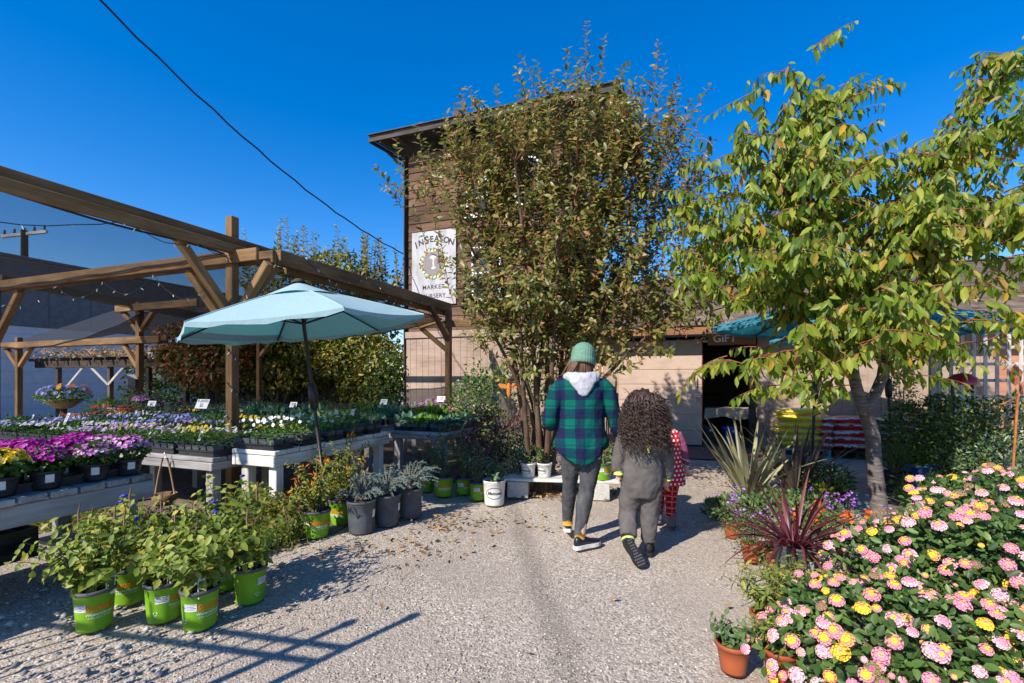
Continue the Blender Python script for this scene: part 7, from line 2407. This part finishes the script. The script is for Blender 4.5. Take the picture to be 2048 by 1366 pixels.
# ---- the woman
wm = thing('person', 'adult in green plaid flannel shirt, grey jeans and sage knit hat walking away', 'person', (.575, 3.92, 0), rad(-3))
b = MB()
limb(b, [((0, .0, .84), (.10, .14)), ((0, 0, 1.1), (.095, .125)), ((0, 0, 1.3), (.095, .15)), ((0, -.005, 1.385), (.065, .12)), ((0, .0, 1.45), (.05, .052)), ((0, .015, 1.52), (.05, .05))])
head(b, (.005, .03, 1.555), .95, -.25)
limb(b, [((-.15, 0, 1.335), .045), ((-.25, -.03, 1.08), .038), ((-.215, .17, 1.0), .027)], 10)
hand(b, (-.2, .19, .995), (.25, .9, -.1), (0, .1, .95), .95, .7)
limb(b, [((.15, 0, 1.335), .045), ((.265, .02, 1.08), .038), ((.34, .11, .87), .027)], 10)
hand(b, (.345, .12, .86), (.2, .3, -.9), (-.7, .6, 0), .95, .6)
limb(b, [((-.075, 0, .88), .08), ((-.085, .13, .5), .05), ((-.095, .26, .1), .034)], 12)
limb(b, [((.075, 0, .88), .08), ((.05, .0, .5), .05), ((-.01, -.03, .1), .034)], 12)
fused('body', b, SKIN, wm, .0075, 2)
b = MB()
n0 = len(b.v)
p, r = lerp_pts([((0, 0, .70), (.155, .235)), ((0, -.01, .78), (.155, .232)), ((0, -.01, .88), (.148, .212)), ((0, -.005, 1.02), (.138, .188)), ((0, 0, 1.16), (.136, .186)), ((0, 0, 1.28), (.132, .200)), ((0, -.01, 1.355), (.105, .185)), ((0, -.005, 1.405), (.075, .12)), ((0, .0, 1.435), (.06, .075))])
b.tube(p, r, 28)
for i in range(n0, len(b.v)):
    x, y, z = b.v[i]
    k = min(1, max(0, (.95 - z) / .25))
    z += k * .13 * min(1, (abs(x) / .2)) ** 1.6
    a = math.atan2(y, x)
    rr = 1 + k * .05 * math.sin(a * 7 + 1)
    b.v[i] = (x * rr - k * .012, y * rr, z)
limb(b, [((-.135, -.0, 1.335), .078), ((-.2, -.01, 1.27), .074), ((-.25, -.03, 1.12), .064), ((-.265, -.03, 1.04), .066), ((-.245, .06, 1.0), .058), ((-.215, .17, .995), .052)])
limb(b, [((.135, 0, 1.335), .078), ((.205, .0, 1.27), .074), ((.262, .01, 1.1), .064), ((.285, .03, 1.02), .062), ((.335, .1, .885), .052)])
fused('flannel_shirt', b, M_PLAID, wm, .0105, 4, (.02, .09))
b = MB()
limb(b, [((0, .0, .98), (.115, .15)), ((0, 0, .88), (.125, .172)), ((0, -.005, .80), (.128, .178))])
limb(b, [((-.08, .0, .84), (.105, .095)), ((-.085, .05, .7), .088), ((-.09, .12, .48), .06), ((-.095, .17, .36), .062), ((-.1, .24, .16), .046), ((-.1, .25, .12), .047)])
limb(b, [((.085, -.01, .84), (.108, .095)), ((.07, -.01, .7), .09), ((.045, .0, .48), .064), ((.02, -.01, .36), .066), ((-.015, -.02, .15), .046), ((-.02, -.02, .1), .05)])
fused('jeans', b, M_JEAN, wm, .009, 3, (.012, .06))
pk = MB(); pk.box((0, 0, 0), (.11, .006, .12)); pk.build('back_pocket', M_JEAN, wm, (.085, -.132, .80), (rad(4), 0, rad(12)))
# hood lying on the back: broad at the neck, pointed below
b = MB()
limb(b, [((-.11, .02, 1.40), (.05, .035)), ((-.085, -.06, 1.395), (.05, .05)), ((0, -.105, 1.375), (.05, .058)), ((.085, -.06, 1.395), (.05, .05)), ((.11, .02, 1.40), (.05, .035))], 14)
limb(b, [((0, -.09, 1.42), (.035, .115)), ((0, -.115, 1.36), (.035, .108)), ((.005, -.13, 1.30), (.026, .07)), ((.012, -.132, 1.24), (.012, .018))], 14)
fused('hood', b, M_HOOD, wm, .008, 3, (.018, .05))
# hair falling from under the hat to the left
b = MB()
for k in range(60):
    a = math.pi + (k / 59) * math.pi
    p0 = Vector((math.cos(a) * .08, math.sin(a) * .085 + .02, 1.56))
    dx = -.05 - .05 * random.random() if math.cos(a) < -.2 else random.uniform(-.02, .02)
    q = p0 + Vector((dx, random.uniform(-.02, .01), -.15 - .06 * random.random()))
    b.tube(bez(p0, p0.lerp(q, .5) + Vector((random.uniform(-.01, .01), -.015, 0)), q, 6), [.011, .012, .011, .009, .006, .002], 5)
for k in range(14):
    p0 = Vector((-.07, .0 + .03 * random.random(), 1.53))
    q = Vector((-.13 - .05 * random.random(), .0, 1.40 - .05 * random.random()))
    b.tube(bez(p0, Vector((-.085, -.02, 1.46)), q, 6), [.007, .006, .005, .004, .003, .001], 4)
b.build('hair', M_HAIRB, wm)
# ribbed hat
def beanie(parent, c, s):
    b = MB()
    seg, prof = 84, [(.104, 0), (.112, .004), (.1135, .03), (.110, .055), (.104, .058), (.106, .075), (.103, .11), (.092, .145), (.07, .172), (.042, .188), (.012, .194)]
    vs, fs = [], []
    for r_, z_ in prof:
        for k in range(seg):
            t = 2 * math.pi * k / seg
            rr = r_ * (1 + .022 * math.cos(t * 28))
            vs.append((rr * math.cos(t) * .93, rr * math.sin(t) * 1.04, z_))
    for i in range(len(prof) - 1):
        for k in range(seg):
            k2 = (k + 1) % seg
            fs.append((i * seg + k, i * seg + k2, (i + 1) * seg + k2, (i + 1) * seg + k))
    fs.append(tuple(range((len(prof) - 1) * seg, len(prof) * seg)))
    b.add(vs, fs, 0, True)
    return b.build('knit_hat', M_KNIT, parent, c, (rad(-14), rad(7), 0))
beanie(wm, (.005, .0, 1.495), 1)
shoe(wm, 'shoe', (-.055, -.075, 0), (.75, .5, 0), .245, .085, .085, M_NAVYS, M_SOLEW)
shoe(wm, 'shoe', (-.10, .20, .05), (.05, .95, -.22), .235, .085, .08, M_NAVYS, M_SOLEW)
for c in ((-.018, -.03, .085), (-.1, .24, .125)):
    b = MB(); b.tube([Vector(c) + Vector((0, 0, -.02)), Vector(c) + Vector((0, 0, .035))], .044, 14); b.build('sock', M_MUSTARD, wm)

# ---- the child in the fleece suit
ch = thing('person', 'child with long dark curly hair in grey fleece suit with lime cuffs, walking away', 'person', (1.02, 3.72, 0), rad(2))
b = MB()
limb(b, [((0, 0, .60), (.075, .10)), ((0, 0, .8), (.07, .09)), ((0, 0, .95), (.065, .11)), ((0, 0, 1.02), (.045, .08)), ((0, .0, 1.07), (.036, .038)), ((0, .02, 1.12), (.036, .036))])
head(b, (.01, .02, 1.185), .88, .15)
limb(b, [((-.11, 0, .99), .03), ((-.175, -.01, .8), .025), ((-.185, .0, .66), .019)], 10)
hand(b, (-.186, .0, .65), (.02, .1, -1), (.25, 1, .1), .72, .55)
limb(b, [((.11, 0, .99), .03), ((.19, -.02, .8), .025), ((.205, .03, .60), .019)], 10)
hand(b, (.206, .035, .585), (-.02, .15, -1), (-.35, .9, .1), .72, .55)
limb(b, [((-.06, 0, .6), .055), ((-.1, .03, .36), .04), ((-.125, -.1, .14), .028)], 10)
limb(b, [((.06, 0, .6), .055), ((.06, .02, .34), .04), ((.055, .03, .08), .028)], 10)
fused('body', b, SKIN, ch, .0068, 2)
b = MB()
limb(b, [((0, 0, .47), (.105, .12)), ((0, -.005, .56), (.125, .155)), ((0, -.005, .68), (.125, .158)), ((0, 0, .82), (.118, .150)), ((0, 0, .93), (.105, .155)), ((0, -.005, 1.0), (.08, .135)), ((0, -.005, 1.05), (.06, .07))], 24)
limb(b, [((-.10, 0, .98), .062), ((-.155, 0, .9), .058), ((-.185, -.01, .79), .052), ((-.195, .0, .70), .048), ((-.19, .0, .665), .044)])
limb(b, [((.10, 0, .98), .062), ((.16, -.005, .9), .058), ((.195, -.015, .79), .052), ((.208, .01, .66), .046), ((.207, .028, .615), .042)])
limb(b, [((-.068, .0, .56), (.10, .092)), ((-.085, .03, .44), .088), ((-.1, .04, .34), .076), ((-.115, -.02, .24), .07), ((-.135, -.085, .175), .066)])
limb(b, [((.07, .0, .56), (.10, .09)), ((.07, .01, .42), .082), ((.065, .02, .3), .072), ((.06, .02, .17), .062), ((.058, .02, .10), .058)])
fused('fleece_suit', b, M_FLEECE, ch, .009, 4, (.022, .07))
for c, d, r in (((-.189, .0, .655), (0, 0, 1), .036), ((.206, .03, .60), (0, 0, 1), .036)):
    q = MB(); q.tube([Vector(c) - Vector(d) * .018, Vector(c) + Vector(d) * .02], r, 14); q.build('cuff', M_LIMEC, ch)
q = MB(); q.tube([Vector((-.14, -.10, .165)), Vector((-.142, -.115, .152))], .05, 14); q.build('ankle_cuff', M_LIMEC, ch)
q = MB(); q.add([(-.03, 0, 0), (.03, 0, .01), (.005, -.015, -.075)], [(0, 1, 2)]); q.add([(.03, .004, .01), (-.03, .004, 0), (.005, -.011, -.075)], [(0, 1, 2)]); q.build('lime_flap', M_LIMEC, ch, (.0, -.135, .90))
o, M3, ol = shoe(ch, 'shoe', (.05, -.015, 0), (.35, .95, 0), .19, .075, .085, M_BLKS, M_BLKS)
# trailing foot: toe on the ground, sole towards the viewer
dT = Vector((.10, -.14, -.215)).normalized()
hl = Vector((-.15, -.115, .185))
side = Vector((.95, .3, .15))
side = (side - dT * side.dot(dT)).normalized()
nrm = side.cross(dT).normalized()
if nrm.y < 0:
    nrm = -nrm
sm = Matrix((dT, nrm.cross(dT), nrm)).transposed().to_4x4()
sm.translation = hl + Vector((0, -.03, 0))
o2, M_, _ = shoe(ch, 'shoe', (0, 0, 0), (1, 0, 0), .215, .082, .085, M_BLKS, M_BLKS)
o2.matrix_local = sm
for i in range(10):
    for j in range(-2, 3):
        x = .015 + i * .0205
        wv = (.03 if .12 < x < .2 else .024)
        if abs(j) * .013 < wv:
            piece('tread_lug', (.011, .0085, .004), (x, j * .0135 + (.006 if i % 2 else 0), -.002), M_BLKG, o2, (0, 0, rad(45)), .001) if 'M_BLKG' in globals() else None
# curly hair: a full volume and many spiralling locks
b = MB()
b.ellipsoid((.005, .01, 1.19), (.115, .125, .115), 18, 12)
limb(b, [((.005, -.01, 1.22), (.11, .115)), ((.01, -.03, 1.12), (.115, .135)), ((.015, -.055, 1.02), (.10, .15)), ((.02, -.07, .95), (.07, .12)), ((.03, -.08, .9), (.03, .06))], 18)
hv = fused('hair', b, M_HAIRD, ch, .012, 2, (.05, .035))
b = MB()
for k in range(560):
    a = random.uniform(math.pi * .93, math.pi * 2.07)
    zt = random.uniform(1.02, 1.27)
    rx = .118 if zt > 1.15 else .138
    p0 = Vector((math.cos(a) * rx * .9, math.sin(a) * .115 - .02 - (1.27 - zt) * .15, zt))
    ln = random.uniform(.10, .26)
    out = Vector((math.cos(a) * .55, math.sin(a) * .35 - .05, 0))
    flare = .06 + .1 * random.random()
    R_, turns = random.uniform(.008, .02), random.uniform(2.0, 4.2)
    ph = random.random() * 6.28
    pts = []
    m = 15
    for i in range(m):
        t = i / (m - 1)
        c = p0 + out * flare * math.sin(t * 1.7) + Vector((0, -.02 * t, -ln * t))
        rr = R_ * min(1, t * 2.2)
        pts.append(c + Vector((math.cos(ph + t * turns * 6.28) * rr, math.sin(ph + t * turns * 6.28) * rr, 0)))
    b.tube(pts, [random.uniform(.0028, .005) * (1 - .75 * (i / (m - 1)) ** 2) for i in range(m)], 4, caps=False)
for k in range(26):
    a = random.uniform(0, 6.28)
    p0 = Vector((math.cos(a) * .1, math.sin(a) * .09, 1.26))
    q = p0 + Vector((math.cos(a) * .05, math.sin(a) * .05, random.uniform(-.02, .05)))
    b.tube(bez(p0, p0.lerp(q, .5) + Vector((0, 0, .03)), q, 5), .0018, 3, caps=False)
lk_ = b.build('curl_locks', M_HAIRD, hv)
lk_['kind'] = 'stuff'

# ---- the small child in red
kd = thing('person', 'small child in red polka dot dress half hidden behind the curly haired child', 'person', (1.425, 4.36, 0), rad(-4))
b = MB()
limb(b, [((0, 0, .5), (.07, .09)), ((0, 0, .75), (.065, .085)), ((0, 0, .88), (.06, .1)), ((-.01, 0, .92), (.035, .05)), ((-.04, .01, .98), (.032, .032))])
head(b, (-.05, .02, 1.03), .80)
limb(b, [((.10, 0, .87), .03), ((.155, .02, .7), .025), ((.2, .08, .56), .018)], 10)
hand(b, (.203, .085, .55), (.15, .3, -.9), (-.5, .8, 0), .66, .5)
limb(b, [((-.10, 0, .87), .03), ((-.15, .02, .7), .025), ((-.17, .06, .56), .018)], 10)
hand(b, (-.172, .065, .55), (0, .2, -1), (.5, .8, 0), .66, .5)
limb(b, [((-.06, 0, .52), .052), ((-.06, .06, .3), .038), ((-.06, .13, .1), .028)], 10)
limb(b, [((.05, 0, .52), .052), ((.035, .0, .3), .038), ((.02, .0, .1), .028)], 10)
fused('body', b, SKIN, kd, .0068, 2)
b = MB()
limb(b, [((.0, 0, .42), (.13, .165)), ((0, 0, .5), (.122, .155)), ((0, 0, .62), (.108, .132)), ((0, 0, .72), (.095, .115)), ((0, 0, .83), (.088, .118)), ((0, 0, .91), (.06, .09))], 22)
fused('polka_dot_dress', b, M_POLKA, kd, .009, 3, (.014, .06))
b = MB()
limb(b, [((.085, 0, .875), .046), ((.13, .01, .8), .043), ((.158, .02, .69), .036), ((.195, .07, .58), .029)])
fused('sleeve', b, M_PURS, kd, .007, 2, (.008, .04))
b = MB()
limb(b, [((-.085, 0, .875), .046), ((-.13, .01, .8), .043), ((-.152, .02, .69), .036), ((-.168, .055, .58), .029)])
fused('sleeve', b, M_PURS, kd, .007, 2, (.008, .04))
for k, z in ((0, .655), (1, .64), (2, .59)):
    q = MB(); q.lathe([(.0385 - k * .002, -.003), (.0395 - k * .002, 0), (.0385 - k * .002, .003)], 14); q.build('sleeve_stripe', M_INKW, kd, (.166 + k * .012, .033 + k * .014, z), (.4, .2, 0))
for keys in ([((-.06, 0, .46), .066), ((-.06, .05, .3), .052), ((-.06, .12, .13), .045)], [((.05, 0, .46), .066), ((.035, .0, .3), .052), ((.02, .0, .13), .045)]):
    b = MB(); limb(b, keys); fused('legging', b, M_REDPL, kd, .008, 2, (.008, .05))
for c, d in (((.02, -.035, 0), (.35, .9, 0)), ((-.06, .09, .03), (0, .97, -.15))):
    o, M3, ol = shoe(kd, 'boot', c, d, .17, .075, .09, M_BOOT, M_BOOT, sole_h=.018)
    q = MB(); cc = Vector((c[0] + d[0] * .045, c[1] + d[1] * .045, c[2]))
    q.tube([cc + Vector((0, 0, .03)), cc + Vector((0, 0, .1)), cc + Vector((0, 0, .155))], [.043, .046, .05], 16); q.build('boot_shaft', M_BOOT, o, mtx=M3.inverted())
b = MB(); b.ellipsoid((-.05, .0, 1.05), (.082, .092, .095), 16, 10)
limb(b, [((-.05, -.02, 1.06), (.07, .082)), ((-.05, -.045, .98), (.045, .08)), ((-.05, -.055, .9), (.02, .055))], 14)
fused('hair', b, M_HAIRB, kd, .011, 2, (.02, .04))
